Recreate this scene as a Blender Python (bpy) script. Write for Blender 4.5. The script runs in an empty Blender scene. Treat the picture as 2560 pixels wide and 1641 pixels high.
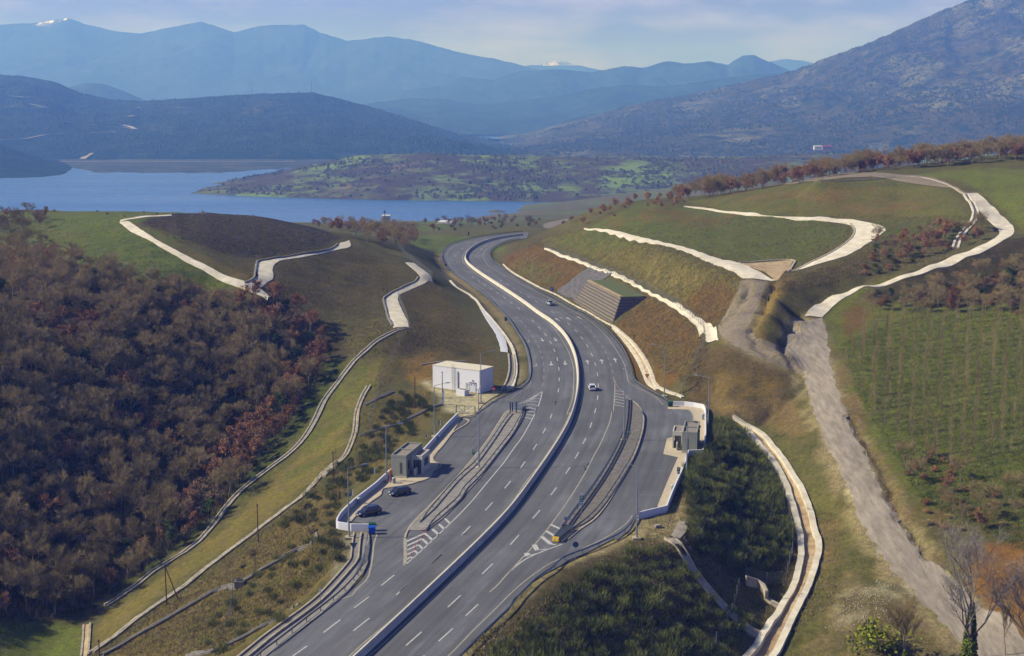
import bpy, bmesh, math, random
import numpy as np
from mathutils import Vector, Matrix
from mathutils.geometry import tessellate_polygon
random.seed(7); RNG = np.random.default_rng(7)
D = bpy.data; SC = bpy.context.scene; COL = SC.collection
# ------------------------------------------------------------------ camera
FPX, YH, CH = 3400.0, 250.0, 71.0
PIT = math.atan((820.5 - YH) / FPX); CP, SP = math.cos(PIT), math.sin(PIT)
cam = D.cameras.new('camera'); co = D.objects.new('camera', cam); COL.objects.link(co)
cam.sensor_width = 36; cam.lens = FPX / 2560 * 36; cam.clip_start = 1; cam.clip_end = 60000
co.location = (0, 0, CH); co.rotation_euler = (math.pi / 2 - PIT, 0, 0); SC.camera = co
SC.render.resolution_x, SC.render.resolution_y = 1024, 656
# ------------------------------------------------------------------ light
SUN_EL = math.radians(37); SUN_DIR = math.radians(3)      # shadows fall to +X, slightly away
sd = Vector((math.cos(SUN_EL) * math.cos(SUN_DIR), math.cos(SUN_EL) * math.sin(SUN_DIR), -math.sin(SUN_EL)))
sl = D.lights.new('sun', 'SUN'); sl.energy = 5.0; sl.angle = math.radians(0.5); sl.color = (1, 0.955, 0.89)
so = D.objects.new('sun', sl); COL.objects.link(so); so.rotation_euler = sd.to_track_quat('-Z', 'Y').to_euler()
SC.view_settings.view_transform = 'Standard'; SC.view_settings.look = 'None'
SC.view_settings.exposure = 0.6; SC.view_settings.gamma = 1
W = D.worlds.new('World'); SC.world = W; W.use_nodes = True
def build_world():
    nt = W.node_tree; N = nt.nodes; L = nt.links; N.clear()
    sky = N.new('ShaderNodeTexSky'); sky.sky_type = 'NISHITA'; sky.sun_disc = False
    sky.sun_elevation = SUN_EL; sky.sun_rotation = math.atan2(-sd.x, -sd.y)
    sky.air_density = 1.0; sky.dust_density = 1.5; sky.ozone_density = 1.5
    bg = N.new('ShaderNodeBackground'); bg.inputs[1].default_value = 0.065
    out = N.new('ShaderNodeOutputWorld')
    tc = N.new('ShaderNodeTexCoord'); mp = N.new('ShaderNodeMapping'); mp.inputs['Scale'].default_value = (3.2, 3.2, 17)
    no = N.new('ShaderNodeTexNoise'); no.inputs['Scale'].default_value = 1.7; no.inputs['Detail'].default_value = 7; no.inputs['Roughness'].default_value = .55
    cr = N.new('ShaderNodeValToRGB'); cr.color_ramp.elements[0].position = .36; cr.color_ramp.elements[1].position = .72
    cr.color_ramp.elements[0].color = (0.62, 0.62, 0.62, 1); cr.color_ramp.elements[1].color = (0.92, 0.92, 0.92, 1)
    mx = N.new('ShaderNodeMix'); mx.data_type = 'RGBA'; mx.inputs[7].default_value = (2.2, 2.6, 11.3, 1)
    L.new(tc.outputs['Generated'], mp.inputs[0]); L.new(mp.outputs[0], no.inputs[0]); L.new(no.outputs[0], cr.inputs[0])
    dm = N.new('ShaderNodeMix'); dm.data_type = 'RGBA'; dm.blend_type = 'MULTIPLY'; dm.inputs[0].default_value = 1; dm.inputs[7].default_value = (.5, .52, .6, 1); L.new(sky.outputs[0], dm.inputs[6]); L.new(dm.outputs[2], mx.inputs[6])
    mp2 = N.new('ShaderNodeMapping'); mp2.inputs['Scale'].default_value = (7, 7, 30); mp2.inputs['Location'].default_value = (1.3, 0, .25); n2 = N.new('ShaderNodeTexNoise'); n2.inputs['Scale'].default_value = 1.0; n2.inputs['Detail'].default_value = 8; n2.inputs['Roughness'].default_value = .6
    c2 = N.new('ShaderNodeValToRGB'); c2.color_ramp.elements[0].position = .44; c2.color_ramp.elements[1].position = .64; c2.color_ramp.elements[1].color = (.75, .75, .75, 1)
    m2 = N.new('ShaderNodeMix'); m2.data_type = 'RGBA'; m2.inputs[7].default_value = (5.2, 5.3, 13.5, 1)
    L.new(tc.outputs['Generated'], mp2.inputs[0]); L.new(mp2.outputs[0], n2.inputs[0]); L.new(n2.outputs[0], c2.inputs[0]); L.new(mx.outputs[2], m2.inputs[6])
    sx = N.new('ShaderNodeSeparateXYZ'); L.new(tc.outputs['Generated'], sx.inputs[0])          # veil of thin cloud low over the horizon, clearer blue above
    hr = N.new('ShaderNodeMapRange'); hr.interpolation_type = 'SMOOTHSTEP'; hr.inputs[1].default_value = .10; hr.inputs[2].default_value = .34; hr.inputs[3].default_value = 1; hr.inputs[4].default_value = .12; L.new(sx.outputs[2], hr.inputs[0])
    k1 = N.new('ShaderNodeMath'); k1.operation = 'MULTIPLY'; k2 = N.new('ShaderNodeMath'); k2.operation = 'MULTIPLY'
    L.new(cr.outputs[0], k1.inputs[0]); L.new(hr.outputs[0], k1.inputs[1]); L.new(k1.outputs[0], mx.inputs[0]); L.new(c2.outputs[0], k2.inputs[0]); L.new(hr.outputs[0], k2.inputs[1]); L.new(k2.outputs[0], m2.inputs[0]); L.new(m2.outputs[2], bg.inputs[0]); L.new(bg.outputs[0], out.inputs[0])
build_world()
SC.render.engine = 'CYCLES'
SC.cycles.max_bounces = 5; SC.cycles.transparent_max_bounces = 8; SC.cycles.volume_bounces = 0
# ------------------------------------------------------------------ pixel -> world
ZO = {'Z1': (0, 0, 1.8773), 'Z2': (1280, 0, 1.8773), 'Z3': (0, 480, 2.6556), 'Z4': (860, 500, 3.0806), 'Z5': (1380, 500, 3.0806),
      'Z6': (1900, 380, 2.4833), 'Z7': (0, 1000, 2.4023), 'Z8': (800, 960, 3.5), 'A1': (1280, 900, 3.0793), 'A2': (560, 1200, 3.4329),
      'A3': (1180, 1250, 3.0808), 'A4': (1760, 960, 2.2613), 'A5': (940, 1060, 7.7), 'A6': (1060, 880, 7.7), 'A7': (1640, 960, 6.415),
      'A8': (820, 1200, 6.418), 'B1': (1060, 540, 6.0075), 'B2': (1260, 780, 6.0075), 'B3': (1160, 1000, 6.0075), 'B4': (860, 1240, 6.0075),
      'B5': (1260, 1240, 6.0075), 'B6': (600, 1385, 6.0075), 'B7': (1000, 1385, 6.0075), 'B8': (1560, 760, 6.0075)}
def Q(k, *v):                      # numbers read off one enlargement of the photograph -> photograph pixels
    if len(v) == 1 and isinstance(v[0], str): v = [float(t) for t in v[0].replace(',', ' ').split()]
    ox, oy, s = ZO[k] if k else (0, 0, 1)
    return [(ox + v[i] / s, oy + v[i + 1] / s) for i in range(0, len(v), 2)]
def ray(px, py):
    a = (np.asarray(px, float) - 1280) / FPX; b = (820.5 - np.asarray(py, float)) / FPX
    return a, CP + b * SP, -SP + b * CP
def atz(px, py, z=0.0):
    dx, dy, dz = ray(px, py); t = (z - CH) / dz
    return np.stack([dx * t, dy * t, np.full_like(np.asarray(dx * t), 0) + z], -1)
def aty(px, py, Y):
    dx, dy, dz = ray(px, py); t = Y / dy
    return np.stack([dx * t, 0 * dx + Y, CH + dz * t], -1)
def proj(x, y, z):
    f = y * CP - (z - CH) * SP; u = y * SP + (z - CH) * CP
    return 1280 + FPX * x / f, 820.5 - FPX * u / f
def flat(pts, z=0.0):
    p = np.array(pts, float); return atz(p[:, 0], p[:, 1], z)
def resample(P, n=None, step=None, smooth=True):
    P = np.asarray(P, float); s = np.r_[0, np.cumsum(np.linalg.norm(np.diff(P[:, :2], axis=0), axis=1))]
    if n is None: n = max(2, int(s[-1] / step) + 1)
    t = np.linspace(0, s[-1], n)
    if smooth and len(P) > 3:      # Catmull-Rom over arc length
        out = np.zeros((n, P.shape[1])); k = np.clip(np.searchsorted(s, t, 'right') - 1, 0, len(P) - 2)
        h = s[k + 1] - s[k]; h[h == 0] = 1; u = ((t - s[k]) / h)[:, None]
        T = np.gradient(P, s, axis=0) if np.all(np.diff(s) > 0) else np.gradient(P, axis=0)
        hh = h[:, None]
        out = (2*u**3-3*u**2+1)*P[k] + (u**3-2*u**2+u)*hh*T[k] + (-2*u**3+3*u**2)*P[k+1] + (u**3-u**2)*hh*T[k+1]
        return out
    return np.stack([np.interp(t, s, P[:, i]) for i in range(P.shape[1])], 1)
def offset(P, d):                  # shift a polyline sideways (d > 0 = to its right)
    T = np.gradient(P[:, :2], axis=0); T /= np.linalg.norm(T, axis=1)[:, None] + 1e-9
    o = P.copy(); o[:, 0] += T[:, 1] * d; o[:, 1] -= T[:, 0] * d; return o
def inpoly(px, py, poly):
    poly = np.asarray(poly, float)[:, :2]; r = np.zeros(np.shape(px), bool); n = len(poly); j = n - 1
    for i in range(n):
        xi, yi = poly[i]; xj, yj = poly[j]
        if yi != yj:
            c = ((yi > py) != (yj > py)) & (px < (xj - xi) * (py - yi) / (yj - yi) + xi); r ^= c
        j = i
    return r
def segdist(X, Y, P, closed=False):
    P = np.asarray(P)[:, :2]; 
    if closed: P = np.vstack([P, P[:1]])
    best = np.full(X.shape, 1e9)
    for a, b in zip(P[:-1], P[1:]):
        d = b - a; l = d @ d + 1e-9; t = np.clip(((X - a[0]) * d[0] + (Y - a[1]) * d[1]) / l, 0, 1)
        best = np.minimum(best, (X - a[0] - t * d[0]) ** 2 + (Y - a[1] - t * d[1]) ** 2)
    return np.sqrt(best)
def vnoise(x, y, seed=0):
    xi = np.floor(x).astype(np.int64); yi = np.floor(y).astype(np.int64); fx = x - xi; fy = y - yi
    fx = fx * fx * (3 - 2 * fx); fy = fy * fy * (3 - 2 * fy)
    def h(a, b):
        n = (a * 374761393 + b * 668265263 + seed * 1442695041) & 0xffffffff
        n = ((n ^ (n >> 13)) * 1274126177) & 0xffffffff; return ((n ^ (n >> 16)) & 0xffff) / 65535.0
    return (h(xi, yi) * (1 - fx) + h(xi + 1, yi) * fx) * (1 - fy) + (h(xi, yi + 1) * (1 - fx) + h(xi + 1, yi + 1) * fx) * fy
def fbm(x, y, o=4, seed=0):
    s = 0; a = .5; t = 0
    for i in range(o): s = s + a * vnoise(x * 2 ** i + 17 * i, y * 2 ** i - 9 * i, seed + i); t += a; a *= .5
    return s / t
# ------------------------------------------------------------------ objects and tags
def lin(c, k=1.0): return tuple(((v / 255) / 12.92 if v <= 10 else ((v / 255 + .055) / 1.055) ** 2.4) for v in c)
def tag(o, label=None, cat=None, group=None, kind=None):
    if label: o['label'] = label
    if cat: o['category'] = cat
    if group: o['group'] = group
    if kind: o['kind'] = kind
    return o
def mesh(name, V, F, mats, parent=None, mi=None, smooth=False, loc=None):
    me = D.meshes.new(name); V = [tuple(map(float, v)) for v in V] if not isinstance(V, np.ndarray) else V
    me.from_pydata(V if not isinstance(V, np.ndarray) else V.tolist(), [], F)
    for m in (mats if isinstance(mats, (list, tuple)) else [mats]): me.materials.append(m)
    if mi is not None: me.polygons.foreach_set('material_index', mi)
    if smooth: me.polygons.foreach_set('use_smooth', [True] * len(me.polygons))
    me.update()
    o = D.objects.new(name, me); COL.objects.link(o)
    if parent: o.parent = parent
    if loc is not None: o.location = loc
    return o
def empty(name, loc=(0, 0, 0), rz=0):
    o = D.objects.new(name, None); COL.objects.link(o); o.location = loc; o.rotation_euler = (0, 0, rz); o.empty_display_size = .3; return o
class MB:                          # collects shapes, then becomes one mesh
    def __init__(s): s.V = []; s.F = []; s.M = []
    def add(s, V, F, m=0):
        n = len(s.V); s.V += [tuple(map(float, v)) for v in V]; s.F += [tuple(i + n for i in f) for f in F]; s.M += [m] * len(F); return s
    def box(s, c, d, rz=0, m=0, taper=1.0):
        x, y, z = d[0] / 2, d[1] / 2, d[2] / 2; cr, sr = math.cos(rz), math.sin(rz); V = []
        for k, t in ((-1, 1), (1, taper)):
            for i, j in ((-1, -1), (1, -1), (1, 1), (-1, 1)):
                a, b = i * x * t, j * y * t; V.append((c[0] + a * cr - b * sr, c[1] + a * sr + b * cr, c[2] + k * z))
        return s.add(V, [(3, 2, 1, 0), (4, 5, 6, 7), (0, 1, 5, 4), (1, 2, 6, 5), (2, 3, 7, 6), (3, 0, 4, 7)], m)
    def tube(s, a, b, r1, r2=None, n=6, m=0, cap=True):
        a = Vector(a); b = Vector(b); r2 = r1 if r2 is None else r2; d = (b - a)
        if d.length < 1e-6: return s
        q = d.to_track_quat('Z', 'Y'); V = []
        for p, r in ((a, r1), (b, r2)):
            for i in range(n):
                t = 2 * math.pi * i / n; V.append(p + q @ Vector((r * math.cos(t), r * math.sin(t), 0)))
        F = [(i, (i + 1) % n, n + (i + 1) % n, n + i) for i in range(n)]
        if cap: F += [tuple(range(n))[::-1], tuple(range(n, 2 * n))]
        return s.add(V, F, m)
    def prism(s, P, z0, z1, m=0):  # P: ground polygon
        n = len(P); V = [(p[0], p[1], z0) for p in P] + [(p[0], p[1], z1) for p in P]
        tr = tessellate_polygon([[Vector((p[0], p[1], 0)) for p in P]])
        A = sum(P[i][0] * P[(i + 1) % n][1] - P[(i + 1) % n][0] * P[i][1] for i in range(n))
        F = []
        for t in tr:
            x = [P[i] for i in t]; c = (x[1][0]-x[0][0])*(x[2][1]-x[0][1])-(x[1][1]-x[0][1])*(x[2][0]-x[0][0])
            t = tuple(t) if c > 0 else tuple(t)[::-1]
            F += [tuple(i + n for i in t), t[::-1]]
        for i in range(n):
            j = (i + 1) % n; q = (i, j, n + j, n + i); F.append(q if A > 0 else q[::-1])
        return s.add(V, F, m)
    def sheet(s, P, z, m=0):
        n = len(P); V = [(p[0], p[1], z) for p in P]; F = []
        for t in tessellate_polygon([[Vector((p[0], p[1], 0)) for p in P]]):
            x = [P[i] for i in t]; c = (x[1][0]-x[0][0])*(x[2][1]-x[0][1])-(x[1][1]-x[0][1])*(x[2][0]-x[0][0])
            F.append(tuple(t) if c > 0 else tuple(t)[::-1])
        return s.add(V, F, m)
    def sweep(s, path, prof, m=0, cap=True, closed=True):   # profile (side, up) along a 3D path, side > 0 = right
        P = np.asarray(path, float); T = np.gradient(P[:, :2], axis=0); T /= np.linalg.norm(T, axis=1)[:, None] + 1e-9
        n = len(prof); V = []
        for p, t in zip(P, T):
            for a, b in prof: V.append((p[0] + t[1] * a, p[1] - t[0] * a, p[2] + b))
        F = []; k = n if closed else n - 1
        for i in range(len(P) - 1):
            for j in range(k): F.append((i*n+j, i*n+(j+1) % n, (i+1)*n+(j+1) % n, (i+1)*n+j))
        if cap and closed: F += [tuple(range(n))[::-1], tuple((len(P)-1)*n+j for j in range(n))]
        return s.add(V, F, m)
    def build(s, name, mats, parent=None, smooth=False, loc=None):
        return mesh(name, s.V, s.F, mats, parent, s.M, smooth, loc)
def strip_mb(mb, path, w, z=None, m=0):   # flat painted strip
    a = offset(path, -w / 2); b = offset(path, w / 2); n = len(path)
    if z is not None: a[:, 2] = z; b[:, 2] = z
    return mb.add(np.vstack([a, b]), [(i, n + i, n + i + 1, i + 1) for i in range(n - 1)], m)
# ------------------------------------------------------------------ materials
MT = {}
def mat(name, color=(.5, .5, .5), rough=.85, metal=0.0, var=0.0, vs=1.0, col2=None, bump=0.0, bs=5.0, spec=.3, coat=0.0, st=None):
    if name in MT: return MT[name]
    m = D.materials.new(name); m.use_nodes = True; nt = m.node_tree; N = nt.nodes; L = nt.links
    b = N['Principled BSDF']; b.inputs['Roughness'].default_value = rough; b.inputs['Metallic'].default_value = metal
    b.inputs['Specular IOR Level'].default_value = spec; b.inputs['Coat Weight'].default_value = coat
    color = tuple(v * .66 for v in color); col2 = tuple(v * .66 for v in col2) if col2 else None
    c = (*color, 1); b.inputs['Base Color'].default_value = c
    if var or col2:
        g = N.new('ShaderNodeNewGeometry'); n = N.new('ShaderNodeTexNoise'); n.inputs['Scale'].default_value = vs; n.inputs['Detail'].default_value = 5
        n.inputs['Roughness'].default_value = .65
        r = N.new('ShaderNodeValToRGB'); r.color_ramp.elements[0].position = .32; r.color_ramp.elements[1].position = .68
        lo = col2 if col2 else tuple(v * (1 - var) for v in color); hi = color if col2 else tuple(min(1, v * (1 + var)) for v in color)
        r.color_ramp.elements[0].color = (*lo, 1); r.color_ramp.elements[1].color = (*hi, 1)
        src = g.outputs['Position']
        if st: mp = N.new('ShaderNodeMapping'); mp.inputs['Scale'].default_value = st; L.new(src, mp.inputs[0]); src = mp.outputs[0]
        L.new(src, n.inputs['Vector']); L.new(n.outputs[0], r.inputs[0]); L.new(r.outputs[0], b.inputs['Base Color'])
    if bump:
        g = N.new('ShaderNodeNewGeometry'); n = N.new('ShaderNodeTexNoise'); n.inputs['Scale'].default_value = bs; n.inputs['Detail'].default_value = 4
        bp = N.new('ShaderNodeBump'); bp.inputs['Strength'].default_value = 1; bp.inputs['Distance'].default_value = bump
        L.new(g.outputs['Position'], n.inputs['Vector']); L.new(n.outputs[0], bp.inputs['Height']); L.new(bp.outputs[0], b.inputs['Normal'])
    MT[name] = m; return m
# ------------------------------------------------------------------ road outlines, read off the photograph, at z = 0
LG = Q('B1', "1480,248 1300,262 1100,285 900,312 700,350 550,385 430,425 340,475 285,530 262,590 265,650 295,715 345,785 430,860 520,925 640,1005 760,1090 900,1190 1000,1280 1100,1385") \
   + Q('B2', "0,50 60,110 130,215 200,325 270,430 320,530 350,640 370,760 375,880 365,960 330,1050 250,1120 130,1190 0,1250") + Q('A6', "1300,955 1150,1065 1040,1170 1010,1200")
RG = Q('B1', "1440,345 1300,375 1180,410 1080,460 1015,515 990,570 1000,635 1055,700 1150,770 1270,855 1400,940 1550,1025 1700,1115 1850,1190 2000,1270 2150,1355 2300,1435") \
   + Q('B2', "1150,10 1300,95 1450,200 1570,310 1690,440 1785,570 1850,710 1900,860 1920,970 1970,1060 2090,1145 2250,1240 2403,1320") + Q('B8', "655,1480")
LGf, RGf = flat(LG), flat(RG)
C_PX = Q('B1', "1480,296 1250,322 1100,345 950,384 830,429 735,482 667,537 630,590 615,630 630,690 668,740 705,768 785,832 885,902 1015,987 1155,1077 1285,1162 1425,1257 1555,1347 1675,1437 1795,1532") \
     + Q('B2', "595,68 690,143 790,222 880,310 950,405 1005,500 1050,600 1080,700 1102,800 1115,900 1118,1000 1117,1100 1110,1200 1093,1310 1070,1400 1030,1538") \
     + Q('B3', "1640,250 1590,345 1510,505 1430,635 1350,770 1240,930 1140,1080 1020,1240 925,1365 827,1534") \
     + Q('B4', "2300,465 2200,565 2000,765 1800,960 1600,1150 1400,1340 1212,1534") + Q('B7', "200,800 0,990") + [(944, 1607), (917, 1630), (860, 1681), (780, 1756), (690, 1842), (560, 1970)]
CEN = resample(flat(C_PX), step=3)
def smooth(P, k=9):
    k = min(k, (len(P) - 1) // 2 * 2 - 1)
    if k < 3: return P
    Q_ = P.copy(); w = np.hanning(k + 2)[1:-1]; w /= w.sum(); h = k // 2
    for i in range(P.shape[1]):
        e = np.r_[2 * P[0, i] - P[h:0:-1, i], P[:, i], 2 * P[-1, i] - P[-2:-h - 2:-1, i]]; Q_[:, i] = np.convolve(e, w, 'valid')
    return Q_
CEN = smooth(CEN, 15)
LG2 = [(820 + 420 / 6.418, 1200 + 1530 / 6.418)] + Q('B6', "1935,60 1925,150 1865,330 1745,450 1495,640 1195,870 895,1110 595,1350 385,1538") + [(560, 1715), (430, 1815), (330, 1895)]
RG2 = Q('A1', "950,1225 905,1310 810,1385") + Q('B5', "1650,640 1450,745 1250,850 1070,945 850,1045 600,1175 420,1290 300,1400 150,1540") + Q('B7', "1620,830 1400,1040 1200,1240 1000,1430 880,1538") + [(1105, 1680), (1020, 1765), (940, 1850), (850, 1945)]
KERB_L = Q('A6', "1000,1240 850,1262 700,1285") + Q('Z8', "1240,305 1150,440 1060,560 985,655 1010,690 1050,702 990,770 930,838 850,862 780,884 550,922 530,975 450,1030 380,1085 270,1205")
WALL_L = Q('A6', "640,1180 520,1290 400,1420 300,1540") + Q('Z8', "1040,480 900,600") + Q('Z8', "720,720 600,800 480,905 350,1010 240,1105 190,1150 160,1195 145,1225 165,1240 240,1262 275,1278 430,1280")
ASPH = [(1322, 580.5)] + LG + KERB_L + Q('Z8', "430,1230") + Q('A8', "700,720 800,720 740,790") + LG2 + RG2[::-1] + Q('A1', "965,1190") + Q('A1', "1120,1130 1200,930 1280,750 1165,725 1190,610 1245,595 1390,560 1395,470 1390,420 1370,390 1200,385 1200,350") + RG[::-1] + [(1318, 596)]
PAD = [(1365, 572), (1310, 578)] + Q('B1', "1300,240 1100,262 900,290 700,325 540,360 420,400 320,450 262,510 235,580 235,650 265,730 320,810 400,890 640,1045 890,1220 1080,1400") + Q('B2', "0,130 120,290 200,420 250,530 280,640 300,760 300,880 290,980") \
    + Q('A6', "1500,740 1400,690 1380,600 160,600 90,700 -60,660 -100,700 420,1010 600,1200 300,1540") + Q('Z8', "880,610 600,770 450,900 230,1090 130,1180 130,1260 200,1330") + Q('A8', "20,830 0,900 330,1130 260,1330 0,1640") \
    + Q('B6', "1530,250 1180,640 700,1000 400,1250 60,1538") + [(460, 1750), (250, 1895)] + [(1000, 1945), (1105, 1800)] + Q('B7', "1080,1538 1400,1200 1720,850 2000,620 2300,380") + Q('B5', "1100,1050 1500,850 2050,730") + Q('A1', "1200,1400 1330,1200 1350,1080 1400,860 1450,740 1560,690 1530,400 1490,320 1330,300") \
    + Q('B8', "760,1430 350,1250 250,1090 130,900 0,690") + Q('B2', "1700,380 1550,230 1400,120 1250,20") + Q('B1', "2330,1390 2150,1300 1850,1140 1550,975 1270,800 1110,690 1050,600 1060,520 1180,440 1330,390") + [(1365, 592)]
PADf = flat(PAD)
# ------------------------------------------------------------------ terrain control points (photo x, photo y, height)
CT = []
def cz(*v):
    for i in range(0, len(v), 3):
        p = atz(v[i], v[i + 1], v[i + 2]); CT.append(p)
def cy(*v):
    for i in range(0, len(v), 3):
        CT.append(aty(v[i], v[i + 1], v[i + 2]))
def brk(*v, st=12):                # breakline: densified control polyline
    P = np.array([atz(v[i], v[i + 1], v[i + 2]) for i in range(0, len(v), 3)])
    CT.extend(list(resample(P, step=st, smooth=False)))
CT += list(resample(np.vstack([PADf, PADf[:1]]), step=12, smooth=False))
# right-hand side: berms of the cutting
brk(1342,612,10, 1400,625,10, 1500,660,10, 1600,715,10, 1690,775,9.5, 1750,830,9, 1770,858,8.5)
brk(1358,604,10.5, 1500,645,10.5, 1600,697,10.5, 1700,765,10, 1770,800,9.5, 1792,852,9)
brk(1462,571,18, 1560,597,19, 1660,630,20, 1760,672,20.5, 1860,702,20.5)
brk(1475,570,18.3, 1580,590,19.3, 1700,618,20.5, 1800,645,21, 1850,660,21, 1960,700,21)
brk(1742,519,27, 1850,530,27.5, 2000,545,28, 2090,553,28, 2140,565,28, 2128,590,26.5, 2080,625,24.5, 2030,655,22.5, 1985,675,21)
brk(1745,515,27.2, 1900,533,28, 2050,546,28.7, 2160,555,28.7, 2210,572,28.5, 2195,600,26.8, 2110,650,23.8, 2000,695,21, 1930,702,20.3)
brk(2040,450,40, 2150,444,40.2, 2260,443,40.4, 2330,450,40.4, 2400,472,39, 2425,500,36.5, 2440,530,33.5)
cz(2375,560,30, 2390,600,27, 2385,640,25.3)
brk(2270,440,41, 2400,455,40.4, 2450,485,37.6, 2500,540,32, 2535,572,29.5, 2510,600,28.5, 2400,648,25, 2250,690,21, 2150,722,18.4, 2080,750,16, 2055,790,13)
brk(2440,490,37, 2470,545,32, 2480,580,29, 2440,610,27, 2300,660,22.7, 2150,705,19, 2060,740,16.3, 2012,792,13)
cy(2560,440,520, 2500,430,560, 2400,425,580, 2560,400,600, 2400,400,630, 2250,415,620, 2100,435,620, 2560,380,640, 2560,500,470, 2560,560,445)
cy(2000,457,600, 1900,472,610, 1800,488,620, 1700,502,620, 1620,497,640, 1560,507,650, 1500,517,650, 1440,541,660, 1400,560,660, 1370,578,665, 1345,594,672)
cy(1350,640,560, 1330,630,590, 1310,640,600, 1430,560,590, 1500,545,575, 1600,530,560, 1700,515,570)
cy(1900,500,540, 2100,500,520, 2250,500,510, 2300,540,475, 2000,490,540, 1800,505,560)
# gravel path, lower right plateau and dirt road
def dn(*v): return [t * .78 if (i % 3 == 2 and t < 0) else t for i, t in enumerate(v)]
brk(1850,702,20, 1830,750,16.8, 1812,800,13.8, 1822,850,11.3, 1880,885,9.3, 1950,912,7.5, 1995,935,6)
brk(1925,705,19.8, 1905,750,16.8, 1880,810,13.5, 1890,845,11.8, 1960,880,9, 2010,915,6.5, 2015,940,5.6)
cz(1940,740,19, 1925,780,16.5, 1905,830,13, 1975,880,10, 1990,800,13.5, 1970,830,12, 2040,710,19.5, 1990,760,16)
brk(*dn(1985,795,12.8, 1965,840,10.5, 1975,890,8, 2015,940,5.4, 2030,1000,3, 2060,1080,.5, 2100,1180,-2.5, 2150,1280,-6, 2210,1380,-8.6, 2290,1470,-10.6, 2400,1560,-13, 2500,1641,-14.5, 2620,1740,-16))
brk(*dn(2060,795,12.6, 2075,870,9.5, 2090,950,6, 2120,1030,3, 2160,1110,0, 2210,1220,-3.5, 2280,1350,-7.2, 2370,1440,-9.6, 2480,1530,-12, 2580,1620,-13.7))
cz(*dn(1760,930,5.5, 1720,1000,.8, 1800,960,4.5, 1850,910,7.5, 1900,960,4.5, 1850,1020,1.5, 1950,1000,2.5, 1760,1035,-.4, 1990,1050,0))
cz(*dn(2100,850,10, 2160,770,14.5, 2300,765,15.5, 2450,765,16.5, 2560,765,17.5, 2130,950,6.3, 2250,900,8.5, 2400,900,9.5, 2560,900,10.5, 2200,1050,2, 2350,1050,3.5, 2560,1050,5, 2230,1140,-.7, 2400,1160,0, 2560,1180,.5, 2300,1260,-4.2, 2450,1300,-4.5, 2560,1330,-4.5, 2440,1400,-6, 2560,1500,-7, 2400,1420,-8, 2560,1590,-11.5, 2700,1400,-3, 2700,1000,9))
cz(2200,730,17, 2350,700,20, 2500,650,24.2, 2560,620,27, 2400,690,20.6, 2560,700,21)
# embankment right of the road and its drain
brk(*dn(1745,1035,-.8, 1830,1048,-2, 1880,1090,-4, 1930,1150,-6.5, 1960,1220,-8.7, 1985,1300,-11, 2000,1345,-12.2, 1998,1400,-13.2, 1975,1470,-14.6, 1940,1550,-16, 1900,1641,-17.6, 1860,1740,-19))
brk(*dn(1860,1045,-1.7, 1935,1110,-4.5, 1990,1200,-7.6, 2025,1290,-10.4, 2045,1350,-12, 2035,1420,-13.3, 2010,1490,-14.6, 1970,1560,-15.8, 1935,1641,-17.3))
cz(*dn(2080,1250,-7, 2100,1400,-10.5, 2080,1500,-12.6, 2050,1600,-15, 2200,1560,-13, 2350,1600,-14, 2200,1641,-14.6, 2000,1130,-3.4, 1950,1040,-.8))
cz(*dn(1700,1641,-12, 1500,1641,-8, 1800,1560,-12, 1700,1480,-6.2, 1860,1440,-11.5, 1900,1340,-8.8, 1850,1250,-5.5, 1800,1160,-3, 1600,1500,-6, 1780,1380,-6.4, 1400,1600,-3))
cz(1700,1310,-.8, 1720,1240,-.9, 1730,1160,-.6)
# left-hand side: hill, its tracks, slopes
brk(305,556,28.5, 400,606,26, 500,656,22.5, 590,705,18.8, 640,725,17.4, 670,742,15.5)
brk(340,552,29, 440,600,26.3, 560,660,21.8, 640,705,18.6, 690,680,18, 700,660,18, 760,640,17.8, 840,618,17.4, 878,600,17)
brk(642,700,18.4, 645,650,19, 740,635,18.6, 840,612,17.8, 862,598,17.5)
cy(350,542,492, 430,535,530, 520,533,550, 600,537,560, 680,547,560, 760,565,550, 820,585,535, 860,596,525, 905,606,530)
cz(480,590,26.5, 600,600,24, 720,600,21.5, 560,640,22, 680,640,19.5, 450,570,28)
cy(0,528,560, 120,528,560, 240,530,540, 300,540,520, 0,600,480, 150,590,470, 270,600,455, 0,660,420, 150,660,420, 300,660,405, 420,690,385, 0,560,520, 60,620,455)
cz(880,660,13, 940,640,9.5, 760,700,13.5, 860,740,10, 800,800,8.5, 930,800,6.5, 740,780,10.5)
brk(1005,600,7, 1032,640,8, 1055,668,8.5, 1082,697,8.6, 1010,730,8, 995,760,7.8, 1012,800,7.2, 1022,824,7)
brk(1045,690,9.3, 965,735,8.8, 960,755,8.3, 975,815,7.3, 990,825,7)
cz(1060,640,4.5, 1100,720,4.5, 1150,780,3, 1080,780,4.5, 1200,860,1.8, 1130,850,2.5, 1060,870,3.2, 1180,940,1, 1050,900,2.2, 1240,960,.4)
cy(1000,560,900, 1040,585,800, 1090,570,900, 920,590,800, 960,610,650, 900,585,660)
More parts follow.
